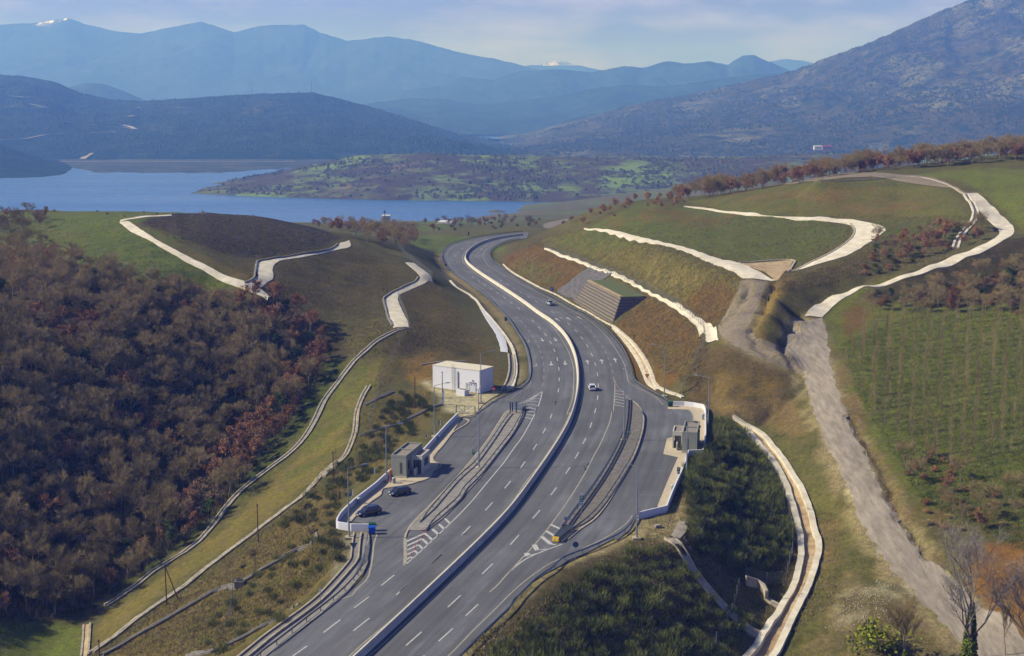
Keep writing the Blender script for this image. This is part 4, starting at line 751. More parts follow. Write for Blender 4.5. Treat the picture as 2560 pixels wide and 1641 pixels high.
    for q in ("930,165 1070,190", "915,210 1050,240", "885,258 1030,287"): seg('B3', q, .34, 0, Z + .004)
    for q in ("1665,1180 1760,1200 1800,1190", "1665,1225 1770,1250 1805,1232", "1660,1268 1810,1300 1850,1280", "1658,1312 1808,1335", "1655,1350 1805,1385", "1650,1395 1805,1425"): strip_mb(mb, flat(Q('B2', q)), .34, Z + .004, 0)
    for q, w in (("700,432 850,500", .55), ("632,528 765,608", .6), ("565,612 705,728", .7), ("700,728 780,735", .4), ("455,735 500,822", .8), ("495,822 640,800", .3), ("345,860 348,910", .9), ("340,912 480,872", .3)): seg('B5', q, w, 0, Z + .004)
    for k, q in (('A7', "270,480 500,425"), ('A7', "300,520 590,440"), ('A7', "350,555 597,505"), ('A7', "410,590 597,555"), ('A7', "205,810 290,790"), ('A7', "310,430 450,385"), ('A1', "1140,640 1200,632"), ('A1', "1100,855 1220,850"), ('A1', "960,1040 1150,1040"),
                 ('A8', "370,690 640,665"), ('A8', "420,650 560,665"), ('A8', "640,690 900,610"), ('A8', "780,590 900,612"), ('A8', "880,235 985,215"), ('A8', "890,165 1000,190"), ('A8', "1310,110 1410,127"), ('A8', "900,340 1170,360"), ('A8', "760,690 820,700")): seg(k, q, .12, 2)
    o = mb.build('road_markings', [WHITEL, OLDL, DIML]); o['kind'] = 'structure'
markings()
# ------------------------------------------------------------------ concrete barrier between the carriageways
mb = MB(); prof = [(-.38, -.05), (.38, -.05), (.36, .12), (.19, .38), (.13, 1.1), (-.13, 1.1), (-.19, .38), (-.36, .12)]
mb.sweep(CEN, prof); BAR = mat('barrier_concrete', lin((222, 216, 200)), .85, vs=.5, col2=lin((196, 190, 174)))
tag(mb.build('concrete_barrier', BAR), 'long pale concrete barrier curving between the two carriageways', 'barrier')
# ------------------------------------------------------------------ slabs laid on the ground
SMK = 9; SLABS = []
def ontop(P, off): P = P.copy(); P[:, 2] = np.where(inpoly(P[:, 0], P[:, 1], PADf), 0, hz(P[:, 0], P[:, 1])) + off; return P
WCON = mat('weathered_concrete', lin((196, 188, 166)), .92, vs=.9, col2=lin((128, 120, 104)), bump=.05)
def slab(name, A, B, m, off=.18, cs=None, step=2.0, rag=.12):
    A = smooth(resample(hit(A), step=step), SMK); B = smooth(resample(hit(B), n=len(A)), SMK); n = len(A)
    wd = np.mean(np.linalg.norm(A - B, axis=1)); cs = cs or max(2, int(wd / 1.2) + 1); V = []
    for k in range(cs + 1):
        t = k / cs; P = A * (1 - t) + B * t
        if k in (0, cs): P = P.copy(); j = ((vnoise(np.arange(n) * .45, np.full(n, 3.0 + k), 3) - .5) * rag * 2 + (vnoise(np.arange(n) * 1.3, np.full(n, 7.0 + k), 5) - .5) * rag)[:, None]; dd = (B - A)[:, :2]; P[:, :2] += dd / (np.linalg.norm(dd, axis=1)[:, None] + 1e-6) * j
        P = ontop(P, off)
        V.append(P)
    V = np.array(V); lo = [V[0] - [0, 0, .5 + off], V[-1] - [0, 0, .5 + off]]; V = np.concatenate([lo[0][None], V, lo[1][None]])
    SLABS.append(np.vstack([A[:, :2], B[::-1, :2]])); c = len(V); i = np.arange(c * n).reshape(c, n); F = np.stack([i[:-1, :-1], i[1:, :-1], i[1:, 1:], i[:-1, 1:]], -1).reshape(-1, 4).tolist()
    a, b, d = V[1, 0], V[1, 1], V[2, 0]
    if np.cross(d - a, b - a)[2] < 0: F = [f[::-1] for f in F]
    return mesh(name, V.reshape(-1, 3), F, m)
def path(name, A, B, m=None, **k): o = slab(name, A, B, m or TRACK, **k); o['kind'] = 'structure'; return o
def lip(P, w=.35, h=.35, m=None, name='kerb_wall', label=None, cat='kerb wall', parent=None, base=0.0, jit=.06):
    P = smooth(resample(hit(P), step=1.6), 7); P = ontop(P, 0); n = len(P); mb = MB(); r = np.random.default_rng(len(P))
    P[:, 2] += base + (r.random(n) - .5) * jit; P[:, :2] += (r.random((n, 2)) - .5) * jit * 2
    mb.sweep(P, [(-w / 2, -.5), (w / 2, -.5), (w / 2, h), (-w / 2, h)]); o = mb.build(name, m or CONC, parent)
    if label: tag(o, label, cat)
    return o
def channel(A, B, label, floor=None, wall=None, h=.45, w=.4, name='drainage_channel'):   # floor between two raised walls
    r = empty(name); tag(r, label, 'drain')
    f = slab('channel_floor', A, B, floor or CONCG, off=.1, step=2.0); f.parent = r
    lip(A, w, h, wall or CONC, 'channel_wall', parent=r); lip(B, w, h, wall or CONC, 'channel_wall', parent=r); return r
def trench(P, label, width=2.0, floor=None, wall=None, h=.45, w=.35, name='drainage_channel'):
    P = smooth(resample(hit(P), step=2.0), 7); SLABS.append(np.vstack([offset(P, width * .7)[:, :2], offset(P, -width * .7)[::-1, :2]])); r = empty(name); tag(r, label, 'drain'); wall = wall or CONC
    mb = MB(); Z = ontop(P, .1); strip_mb(mb, Z, width); mb.V = [tuple(ontop(np.array([v]), .12)[0]) for v in mb.V]; mb.build('channel_floor', floor or CONCG, r)
    rr = np.random.default_rng(len(P))
    for d in (-1, 1):
        E = ontop(offset(P, d * width / 2), 0); E[:, 2] += (rr.random(len(E)) - .5) * .06; mb = MB(); mb.sweep(E, [(-w / 2, -.5), (w / 2, -.5), (w / 2, h), (-w / 2, h)]); mb.build('channel_wall', wall, r)
    return r
# tracks
trench(Q('Z7', "522,1352 518,1440 512,1500 508,1545"), 'short stained drain in the grass at the lower left corner', 1.2, STAIN, WCON, .35, .35)
lip(Q('Z4', "590,1272 680,1260 760,1250 860,1244 950,1250"), .35, .3, CONC, label='thin pale kerb on the slope behind the white building')
path('concrete_track', Q('Z3', "795,206 830,236 930,292 1040,352 1180,432 1240,470 1380,542 1500,612 1590,642 1700,672 1775,722"), Q('Z3', "850,196 905,232 970,275 1070,338 1240,428 1400,508 1500,560 1580,588 1640,606 1735,640 1798,700"))
path('concrete_track', Q('Z3', "795,204 850,186 1000,168 1140,160"), Q('Z3', "800,192 860,178 1000,160 1140,154"))
path('concrete_track', Q('Z3', "1600,612 1680,590 1700,520 1722,465 1850,444 2100,408 2230,368 2260,340"), Q('Z3', "1735,640 1790,600 1812,500 1840,465 2000,438 2200,397 2332,366 2318,324"))
lip(Q('Z3', "1625,608 1672,592 1690,545 1702,490 1718,460 1850,438 2100,400 2215,372 2240,350"), .5, .5, CONCG, label='grey kerb wall bent along the upper left hilltop track')
lip(Q('Z3', "800,190 845,180 1000,160 1150,152 1320,150"), .4, .35, CONC, label='thin pale kerb running over the left hilltop towards the lake')
path('concrete_track', Q('Z4', "475,485 520,525 570,572 600,602 560,628 450,682 345,740 315,768 332,850 352,920 382,990"), Q('Z4', "540,490 590,530 640,565 682,600 605,655 500,700 415,742 420,790 450,860 490,935 500,985"))
lip(Q('Z4', "570,600 560,620 450,675 340,735 303,762 308,800 330,880 348,930 372,975"), .5, .5, CONCG, label='grey kerb wall on the valley side of the lower left track')
path('concrete_track', Q('Z5', "-60,385 100,450 300,528 450,580 600,645 750,735 880,800 980,870 1060,930 1120,985 1136,1060"), Q('Z5', "-60,372 100,430 300,505 450,556 600,618 750,705 880,765 980,838 1080,900 1140,945 1172,1020"))
path('concrete_track', Q('Z5', "880,775 1000,850 1090,915 1150,980 1180,1040 1185,1092"), Q('Z5', "960,795 1060,860 1160,925 1240,975 1272,1030 1280,1090"))
path('concrete_track', Q('Z5', "245,228 380,247 560,292 750,337 900,362 1050,412 1200,477 1340,532 1430,580 1490,612"), Q('Z5', "250,219 400,229 620,275 850,330 1050,377 1200,430 1350,470 1450,492 1600,560 1738,624"))
path('stained_concrete_apron', Q('Z5', "1440,490 1600,540 1740,624"), Q('Z5', "1860,468 1830,530 1745,622"), STAIN)
lip(Q('Z5', "1440,487 1640,476 1868,466 1850,510 1815,555"), .6, .4, CONC, label='pale kerb wall edging the stained triangular apron')
path('concrete_track', Q('Z5', "1005,52 1150,72 1400,107 1560,127") + Q('Z6', "0,400 300,426 450,436 548,450 580,490 560,540 480,600 380,662 280,707 180,747"), Q('Z5', "1030,48 1160,60 1400,95 1600,112") + Q('Z6', "0,391 300,408 480,418 630,432 735,455 785,478 740,522 640,590 500,660 350,702 200,742"))
lip(Q('Z6', "560,448 586,485 568,535 490,598 385,658 285,703 185,740"), .5, .4, CONC, label='pale kerb on the inner bend of the middle hillside track')
path('gravel_track', Q('Z6', "300,182 520,163 800,154 1000,153 1100,170 1200,215 1280,262"), Q('Z6', "300,172 520,152 900,141 1060,142 1180,174 1280,220 1345,258"), GRAV)
path('concrete_track', Q('Z6', "1280,260 1330,330 1400,410 1488,488 1470,530 1330,602 1150,672 920,762 750,820 560,862 400,922 330,962 276,1026"), Q('Z6', "1350,258 1410,310 1500,400 1572,462 1568,520 1480,572 1300,652 1100,722 900,792 720,840 560,892 470,942 430,982 388,1030"))
lip(Q('Z6', "1010,163 1080,178 1150,200 1220,235 1280,268"), 1.0, .35, CONC, label='broad pale stone kerb above the top hillside bend')
r = trench(Q('Z6', "1280,268 1318,320 1340,372 1330,420 1280,480 1235,540 1212,600"), 'rocky drain dropping from the top track between the trees', 1.6, RIP, TRACK, .35, .7)
lip(Q('Z6', "370,186 520,182 700,172 900,158 1000,160"), .35, .3, CONC, label='broken white kerb along the highest gravel track')
# drains
trench(Q('Z4', "500,992 440,1004 380,1018 300,1062 200,1135 100,1225 0,1345") + Q('Z7', "1945,10 1880,150 1780,290 1600,430 1500,500 1420,575 1300,725 1200,855 1050,955 880,1065 760,1160 640,1240"), 'upper valley drain of pale concrete beside the wood', 1.3, CONCG, WCON, .4, .32)
trench(Q('Z8', "425,25 375,110 335,200 315,330 285,500 235,625 80,775 0,850") + Q('Z7', "2060,345 1950,435 1800,602 1650,708 1450,862 1300,972 1100,1132 900,1270 700,1420 550,1525"), 'lower valley drain of pale concrete below the utility poles', .9, STAIN, WCON, .45, .42)
trench(Q('Z7', "1890,855 1780,902 1600,1008 1445,1108"), 'grey stepped drain with a square sump at its lower end', .9, CONCG, CONCG, .5, .2)
trench(Q('Z7', "1435,1128 1380,1125 1290,1135 1200,1205 1050,1297 850,1400 700,1500 610,1542"), 'grey drain running on below the square sump', .9, CONCG, CONCG, .5, .2)
mb = MB(); p = hit(Q('Z7', "1440,1122"))[0]; mb.box((p[0], p[1], p[2] + .5), (1.6, 1.4, 1.3)); mb.box((p[0], p[1], p[2] + 1.17), (1.2, 1.0, .06), m=1); tag(mb.build('concrete_sump', [CONCG, DARK]), 'square grey concrete sump joining two drain lengths', 'sump')
trench(Q('Z8', "640,72 540,120 460,155 385,195"), 'short grey drain nearest the white building on the left slope', .8, CONCG, CONCG, .4, .2)
trench(Q('Z8', "1060,185 900,245 750,325 600,385 480,420 350,462"), 'longer grey drain crossing the left slope above the small toilet block', .8, CONCG, CONCG, .4, .2)
trench(Q('Z7', "1130,1535 1280,1528 1450,1432 1640,1322 1780,1240"), 'grey drain among the shrubs lowest on the left bank', .8, CONCG, CONCG, .4, .2)
path('gravel_track', Q(None, "1852,703 1832,750 1806,800 1800,828 1822,856 1880,889 1950,916 1992,936"), Q(None, "1924,706 1905,750 1880,800 1880,828 1898,850 1960,880 2005,905 2014,925"), GRAV, off=.05, rag=.4, step=.8)
DIRT = mat('dusty_road_gravel', lin((168, 158, 142)), .95, vs=1.0, col2=lin((128, 118, 102)), bump=.06, bs=3, st=(1.1, .16, 1))
path('dirt_road', Q(None, "1987,796 1972,840 1962,872 1978,900 2002,930 2022,985 2046,1060 2085,1150 2130,1250 2175,1345 2225,1415 2300,1500 2400,1600 2500,1700"), Q(None, "2056,795 2066,830 2072,872 2082,930 2100,990 2122,1050 2158,1120 2196,1215 2250,1300 2292,1365 2380,1440 2480,1530 2570,1610 2640,1670"), DIRT, off=.05, rag=.5, step=.8)
def gutter():
    P = resample(flat(Q('B4', "205,560 190,640 170,800 140,980 60,1080 0,1150") + Q('B6', "1400,460 1230,635 1000,825 700,1040 400,1258 180,1440 60,1538") + [(520, 1715), (400, 1805)]), step=2.5); r = empty('roadside_gutter'); tag(r, 'concrete gutter between two kerbs behind the lower left guardrail', 'gutter')
    mb = MB(); strip_mb(mb, P, 1.1, .0); mb.build('channel_floor', CONCG, r)
    for d in (-.6, .6): mb = MB(); mb.sweep(offset(P, d), [(-.13, -.2), (.13, -.2), (.13, .22), (-.13, .22)]); mb.build('kerb', CONC, r)
    mb = MB(); strip_mb(mb, offset(P, -1.75), 2.2, -.06); mb.build('verge_slab', mat('verge_slab', lin((158, 154, 146)), .9, vs=.8, col2=lin((132, 128, 120))), r)
gutter()
channel(Q('A4', "235,262 330,372 430,505 500,690 545,880 550,960 520,1120 470,1225 430,1290 330,1440 260,1540 180,1640"), Q('A4', "165,192 240,232 330,295 400,375 480,485 550,595 600,725 622,835 648,890 640,1000 600,1130 550,1240 500,1335 450,1450 400,1540 340,1640"), 'wide pale channel sweeping round the foot of the shrubby embankment', STAIN, TRACK, .7, 1.1)
trench(Q('A3', "1520,300 1560,335 1640,445 1740,605 1860,745 1960,855 2030,925 2130,985 2240,1065"), 'stepped concrete chute cutting down through the embankment shrubs', 1.9, CONC, CONC, .3, .3)
path('stained_concrete_apron', Q('A3', "1595,178 1565,230 1530,290"), Q('A3', "1662,172 1655,240 1600,305"), CONC)
trench(Q('A3', "2262,765 2320,800 2392,840"), 'short concrete chute below the small headwall', 1.0, CONCG, CONC, .3, .3)
lip(Q('A3', "2108,655 2160,672 2228,690 2245,730 2268,775"), .5, 1.6, CONC, name='headwall', label='small stepped concrete headwall among dark embankment shrubs', cat='headwall')
lip(Q('B1', "392,980 440,1040 490,1085 600,1140 740,1240 850,1370 985,1525") + Q('B2', "0,350 110,520 160,690 178,850 162,1000 110,1175"), .9, .3, TRACK, label='pale kerb beside the left verge all the way to the no entry sign')
trench(Q('B2', "105,650 118,760 122,860 100,1000 55,1110 10,1185"), 'blue grey channel bed beside the white building', 1.5, CONCG, CONC, .4, .4)
path('white_geotextile', Q('Z4', "1045,832 1090,915 1140,985 1180,1060 1212,1175"), Q('Z4', "1058,835 1120,905 1180,985 1235,1060 1262,1182"), WHITEP, off=.2)
lip(Q('B1', "1190,732 1240,785 1300,835 1500,955 1700,1065 1950,1172") + Q('B2', "1120,-60 1250,0 1400,95 1610,205"), .6, .3, TRACK, label='narrow pale kerb at the foot of the brown cutting and stone wall')
channel(Q('B2', "1640,245 1720,335 1800,425 1950,625 2060,825 2130,1000 2165,1085 2300,1180"), Q('B2', "1625,205 1780,335 1900,435 2010,565 2100,695 2180,855 2225,960 2262,1085") + Q('B8', "520,1270"), 'rust stained channel between guardrail and brown cutting', STAIN, TRACK, .35, .9)
lip(Q('B8', "470,1235 600,1305 750,1362 880,1412"), 1.0, .3, TRACK, label='pale kerb end running behind the right rest area wall')
# ------------------------------------------------------------------ retaining wall and riprap
def gabion():
    a = atz(*Q('Z5', "170,790")[0], 0)[:2]; b = atz(*Q('Z5', "465,965")[0], 0)[:2]; t = (b - a) / np.linalg.norm(b - a); n = np.array([-t[1], t[0]]); n = n if n[0] > 0 else -n
    L_ = np.linalg.norm(b - a); r = empty('retaining_wall', (*a, 0)); tag(r, 'stepped retaining wall of stone courses beside the right carriageway', 'retaining wall')
    hgt = .98; 
    for k in range(9):
        mb = MB(); s0 = .9 * k; s1 = L_ - .15 * k; c0 = n * (.36 * k); 
        q = [t * s0 + c0, t * s1 + c0, t * s1 + c0 + n * (11 - .32 * k), t * s0 + c0 + n * 9]
        P = [(v[0], v[1]) for v in q]; mb.prism(P, k * hgt - (.5 if k == 0 else 0), (k + 1) * hgt - .16)
        q2 = [q[0] + n * .06 + t * .05, q[1] + n * .06 - t * .05, q[2] - t * .05, q[3]]; mb.prism([(v[0], v[1]) for v in q2], (k + 1) * hgt - .158, (k + 1) * hgt - .002, 1 if k < 8 else 2)
        mb.build('stone_course', [STONE, mat('shadow_joint', lin((84, 76, 66)), .95), mat('turf_cap', lin((104, 112, 62)), .95, vs=.8, col2=lin((78, 88, 46)), bump=.1)], r)
    mb = MB(); c0 = n * 2.7; mb.prism([tuple(t * 7.5 + c0), tuple(t * (L_ - 1.3) + c0), tuple(t * (L_ - 1.3) + c0 + n * 1.1), tuple(t * 7.5 + c0 + n * 1.1)], 9 * hgt, 9 * hgt + .16); mb.build('coping', STAIN, r)
gabion()
def riprap():
    A = Q('Z5', "30,715 150,620 280,525"); B = Q('Z5', "200,790 300,690 460,575"); o = slab('riprap_slope', A, B, RIP, off=.3, cs=18, step=1.0)
    for v in o.data.vertices: v.co.z += random.uniform(-.25, .35)
    tag(o, 'grey rubble slope beside the stepped stone wall', 'riprap')
riprap()
# ------------------------------------------------------------------ guardrails
def guardrail(label, P, h=.75, beams=1, spacing=4.0, side=1, end=True, zt=0.0):
    P = resample(P, step=2.0); P[:, 2] = zt; r = empty('guardrail', tuple(P[0])); tag(r, label, 'guardrail'); P = P - P[0]
    for k in range(beams):
        z = h - k * .42; pr = [(0, z), (.05, z - .03), (.02, z - .1), (.07, z - .15), (.02, z - .2), (.05, z - .27), (0, z - .31), (-.03, z - .31), (-.03, z)]
        E = P.copy()
        if end:
            m_ = min(4, len(E) // 3)
            for e in range(m_): E[e, 2] -= (h - .25) * (1 - e / m_) ** 1.3 if end in (True, 1) else 0; E[-1 - e, 2] -= (h - .25) * (1 - e / m_) ** 1.3 if end in (True, 2) else 0
        mb = MB(); mb.sweep(E, [(a * side, b) for a, b in pr]); mb.build('rail', STEEL, r)
    n = int(np.linalg.norm(np.diff(P, axis=0), axis=1).sum() / spacing); n = min(n, 100); Q_ = resample(P, n=max(n, 2), smooth=False); T = np.gradient(Q_[:, :2], axis=0); me = None
    for p, t in zip(Q_, T):
        if me is None:
            mb = MB(); mb.box((0, 0, h / 2 - .15), (.14, .10, h + .2)); o = mb.build('post', STEEL, r); me = o.data
        else: o = D.objects.new('post', me); COL.objects.link(o); o.parent = r
        o.location = (p[0] - 0.0, p[1], p[2] + zt * 0); o.rotation_euler = (0, 0, math.atan2(t[1], t[0]))
    return r
guardrail('guardrail outside the far left bend down to the metal gate', flat(LG), end=2)
guardrail('guardrail outside the right carriageway from the bend to the green bin', flat(RG), end=False)
guardrail('guardrail along the lower left edge below the green and blue bins', flat(Q('A8', "655,830 640,900 615,1050 590,1200 545,1400 470,1560") + Q('B6', "1870,100 1830,230 1760,340 1650,470 1510,610 1360,735 1215,850 1050,975 890,1100 720,1230 545,1365 360,1500") + [(600, 1690), (500, 1765), (380, 1860)]), end=1)
guardrail('guardrail on the parking side of the left traffic island', flat(Q('B3', "700,215 640,290 560,400 470,540 380,670 250,850 120,1010 0,1110") + Q('B4', "1440,60 1330,190 1240,290 1180,370 1145,410")), end=2)
guardrail('guardrail on the motorway side of the left traffic island', flat(Q('B3', "880,145 850,260 790,370 700,520 560,700 420,880 260,1080 120,1230 0,1350") + Q('B4', "1730,35 1600,165 1480,270 1350,390 1290,450 1240,530")), end=2)
guardrail('tall double beam guardrail on the motorway side of the right traffic island', flat(Q('A1', "885,310 880,400 868,500 850,590 820,660 770,760 700,880 620,1000 540,1110 470,1200 420,1270 385,1318")), 1.15, 2, 3.0, end=False)
guardrail('guardrail on the rest area side of the right traffic island', flat(Q('A1', "978,380 1002,430 1003,500 975,620 930,740 850,880 760,1020 690,1120 620,1200 540,1265 470,1305 430,1330")), end=1)
guardrail('guardrail outside the right exit ramp down to the lower edge', flat(Q('A1', "952,1215 930,1260 890,1310 830,1360 740,1405 640,1450 500,1505 400,1545") + Q('B5', "700,1150 560,1235 440,1330 330,1440 230,1540") + Q('B7', "1700,800 1500,1000 1300,1190 1100,1390 960,1538") + [(1120, 1680), (1035, 1765), (950, 1850)]), side=-1, end=False)
# ------------------------------------------------------------------ lamp posts
LAMPM = mat('lamp_glass', lin((200, 205, 205)), .3)
def lamp(base, h, arm, label, arms=1, al=2.6, zb=0.0):
    p = base; r = empty('lamp_post', tuple(p)); tag(r, label, 'lamp post', 'grey steel lamp posts around the rest areas')
    mb = MB(); mb.tube((0, 0, 0), (0, 0, h), .16, .07, 8); mb.build('pole', POLEM, r, smooth=False)
    mb = MB(); mb.box((0, 0, .08), (1.3, 1.3, .3)); mb.tube((0, 0, .2), (0, 0, .5), .22, n=8); mb.build('footing', CONC, r)
    for k in range(arms):
        d = Vector(arm).normalized() * (1 if k == 0 else -1); e = Vector((0, 0, h)) + d * al + Vector((0, 0, .45)); mb = MB(); mb.tube((0, 0, h - .05), e, .06, .045, 6); mb.build('arm', POLEM, r)
        mb = MB(); a = math.atan2(d.y, d.x); mb.box(tuple(e + d * .35), (1.0, .34, .14), a, taper=.8); q = mb.build('lamp_head', POLEM, r)
        mb = MB(); mb.box(tuple(e + d * .4 - Vector((0, 0, .09))), (.6, .26, .04), a); mb.build('lamp_glass', LAMPM, q)
    return r
def g(k, s, z=0.0): return Vector(atz(*Q(k, s)[0], z))
def gh(k, s): return Vector(hit(Q(k, s))[0])
lamp(g('A8', "340,930"), 11.8, (1, .35, 0), 'lamp post with single arm in front of the left rest area wall end')
lamp(g('Z8', "583,865"), 10.8, (1, .35, 0), 'lamp post with single arm beside the left toilet block and orange phone')
lamp(g('Z8', "1003,465"), 11.2, (1, .3, 0), 'lamp post with single arm behind the upper half of the left wall')
lamp(g('A6', "1095,980"), 12.0, (1, .3, 0), 'lamp post with single arm in front of the white building', al=3.0)
lamp(g('A6', "1055,2240"), 15.6, (.2, 1, 0), 'tall lamp post standing between the rails of the left island', 2, 1.6)
lamp(g('B8', "605,1390"), 12.3, (-1, .3, 0), 'lamp post with single arm in front of the brown cutting', al=2.6)
lamp(g('A7', "833,760", -1), 12.0, (-1, .35, 0), 'lamp post with single arm behind the right rest area wall')
lamp(g('A1', "862,622"), 15.4, (.2, 1, 0), 'tall lamp post standing on the right island', 2, 1.6)
lamp(g('A7', "490,1480"), 12.3, (-1, .3, 0), 'lamp post with single arm on the gravel by the right toilet block', al=2.2)
lamp(g('B5', "1990,640"), 12.2, (-1, .3, 0), 'lamp post with single arm near the white sign at the right ramp wall', al=2.6)
# ------------------------------------------------------------------ walls
def wall(P, label, h=1.15, w=.25, m=WHITEP, name='boundary_wall'):
    mb = MB(); Q_ = np.array([(p[0], p[1], 0) for p in P]); T = np.diff(Q_[:, :2], axis=0); off = []
    for k in range(len(Q_)):
        a = T[max(k - 1, 0)]; b = T[min(k, len(T) - 1)]; a = a / np.linalg.norm(a); b = b / np.linalg.norm(b); n = np.array([a[1] + b[1], -a[0] - b[0]]); n /= np.linalg.norm(n); c = max(.5, n @ np.array([a[1], -a[0]])); off.append(n / c * w / 2)
    off = np.array(off); A = Q_[:, :2] + off; B = Q_[:, :2] - off; n = len(A); V = [(*p, z) for z in (-.6, h) for p in np.vstack([A, B])]; F = []
    for i in range(n - 1): F += [(2*n+i, 2*n+i+1, 3*n+i+1, 3*n+i), (i, i+1, 2*n+i+1, 2*n+i), (n+i+1, n+i, 3*n+i, 3*n+i+1), (i + 1, i, n + i, n + i + 1)]
    F += [(0, 2*n, 3*n, n), (n-1, 2*n-1, 4*n-1, 3*n-1)]; mb.add(V, F); tag(mb.build(name, m), label, 'wall')
wall(wallL, 'low white wall enclosing the left rest area'); wall(wallR, 'low white wall enclosing the right rest area')
# ------------------------------------------------------------------ buildings
def box_walls(mb, x0, x1, y0, y1, z0, z1, t=.22, m=0, roof=True, ro=.35):
    mb.prism([(x0, y0), (x1, y0), (x1, y1), (x0, y1)], z0, z1 - ro, m)
    for a in ((x0, x1, y0, y0 + t), (x0, x1, y1 - t, y1), (x0, x0 + t, y0 + t, y1 - t), (x1 - t, x1, y0 + t, y1 - t)): mb.prism([(a[0], a[2]), (a[1], a[2]), (a[1], a[3]), (a[0], a[3])], z1 - ro, z1, m)
def toilet_block(p, yaw, flip, label):
    r = empty('toilet_block', tuple(p), yaw); tag(r, label, 'toilet block'); s = -1 if flip else 1
    def X(a, b): return (a, b) if s > 0 else (-b, -a)
    mb = MB(); box_walls(mb, *X(0, 3.05), 0, 10, -.3, 4.35); mb.prism([(x, y) for x, y in ((X(1.1, 1.1)[0], 0),)] * 0 or [(X(0, 3.05)[0] + .02, 4.9), (X(0, 3.05)[1] - .02, 4.9), (X(0, 3.05)[1] - .02, 5.1), (X(0, 3.05)[0] + .02, 5.1)], 4.0, 4.3); mb.build('tall_wing', GREY, r)
    mb = MB()
    for y0, y1 in ((.25, 4.88), (5.12, 9.75)): a, b = X(.25, 2.8); mb.prism([(a, y0), (b, y0), (b, y1), (a, y1)], 4.0, 4.03)
    a, b = X(3.3, 5.0); mb.prism([(a, 3.4), (b, 3.4), (b, 8.0), (a, 8.0)], 3.3, 3.33); mb.build('gravel_roof', ROOFG, r)
    mb = MB(); a, b = X(3.06, 5.2); box_walls(mb, a, b, 3.2, 8.2, 2.7, 3.6, ro=.3)          # lintel ring and roof of the open porch wing
    oa, ob = X(4.98, 5.2); mb.prism([(oa, 3.2), (ob, 3.2), (ob, 8.2), (oa, 8.2)], -.1, 1.1)
    for y0, y1 in ((3.2, 4.6), (7.2, 8.2)): mb.prism([(oa, y0), (ob, y0), (ob, y1), (oa, y1)], 1.1, 2.7)
    a, b = X(3.06, 3.4); mb.prism([(a, 3.2), (b, 3.2), (b, 3.42), (a, 3.42)], -.1, 2.7); a, b = X(3.06, 4.98); mb.prism([(a, 7.98), (b, 7.98), (b, 8.2), (a, 8.2)], -.1, 2.7)
    a, b = X(4.1, 4.3); mb.prism([(a, 1.4), (b, 1.4), (b, 3.2), (a, 3.2)], -.1, 1.4); mb.build('porch_wing', BEIGE, r)
    mb = MB(); a, b = X(3.06, 3.1); mb.prism([(a, 4.0), (b, 4.0), (b, 5.0), (a, 5.0)], .1, 2.2); mb.build('door', DARK, r)
    mb = MB(); a, b = X(3.051, 3.08); mb.prism([(a, 1.0), (b, 1.0), (b, 1.9), (a, 1.9)], 1.3, 3.0); mb.build('window', DARK, r)
    mb = MB(); a, b = X(1.75, 2.2); mb.prism([(a, -.03), (b, -.03), (b, .01), (a, .01)], .7, 2.9); w = mb.build('window', mat('slit_window', lin((84, 92, 88)), .4), r)
    mb = MB(); a, b = X(.05, 3.0); mb.prism([(a, -.012), (b, -.012), (b, 0), (a, 0)], 3.86, 3.92); mb.build('wall_joint', mat('joint_grey', lin((120, 124, 112)), .9), r)
    mb = MB(); a, b = X(-.15, 3.2); mb.prism([(a, -.3), (b, -.3), (b, .0), (a, .0)], -.1, .2); mb.build('step', CONC, r)
    for y in (3.0, 6.6):
        mb = MB(); x = X(0, 0)[0] - s * .2; mb.box((x, y, 4.0), (.4, .4, .35)); mb.tube((x, y, 3.9), (x, y, .1), .05, n=6); mb.build('downpipe', mat('pipe_grey', lin((90, 94, 90)), .6), r)
    return r
yaw = math.atan2(-2.36, 9.7)
toilet_block(atz(*Q('A5', "292,1018")[0], .12), yaw, False, 'grey green toilet block with gravel roof in the left rest area')
toilet_block(atz(*Q('A7', "655,1112")[0], .12), math.atan2(-1.8, 9.7), True, 'grey green toilet block with gravel roof in the right rest area')
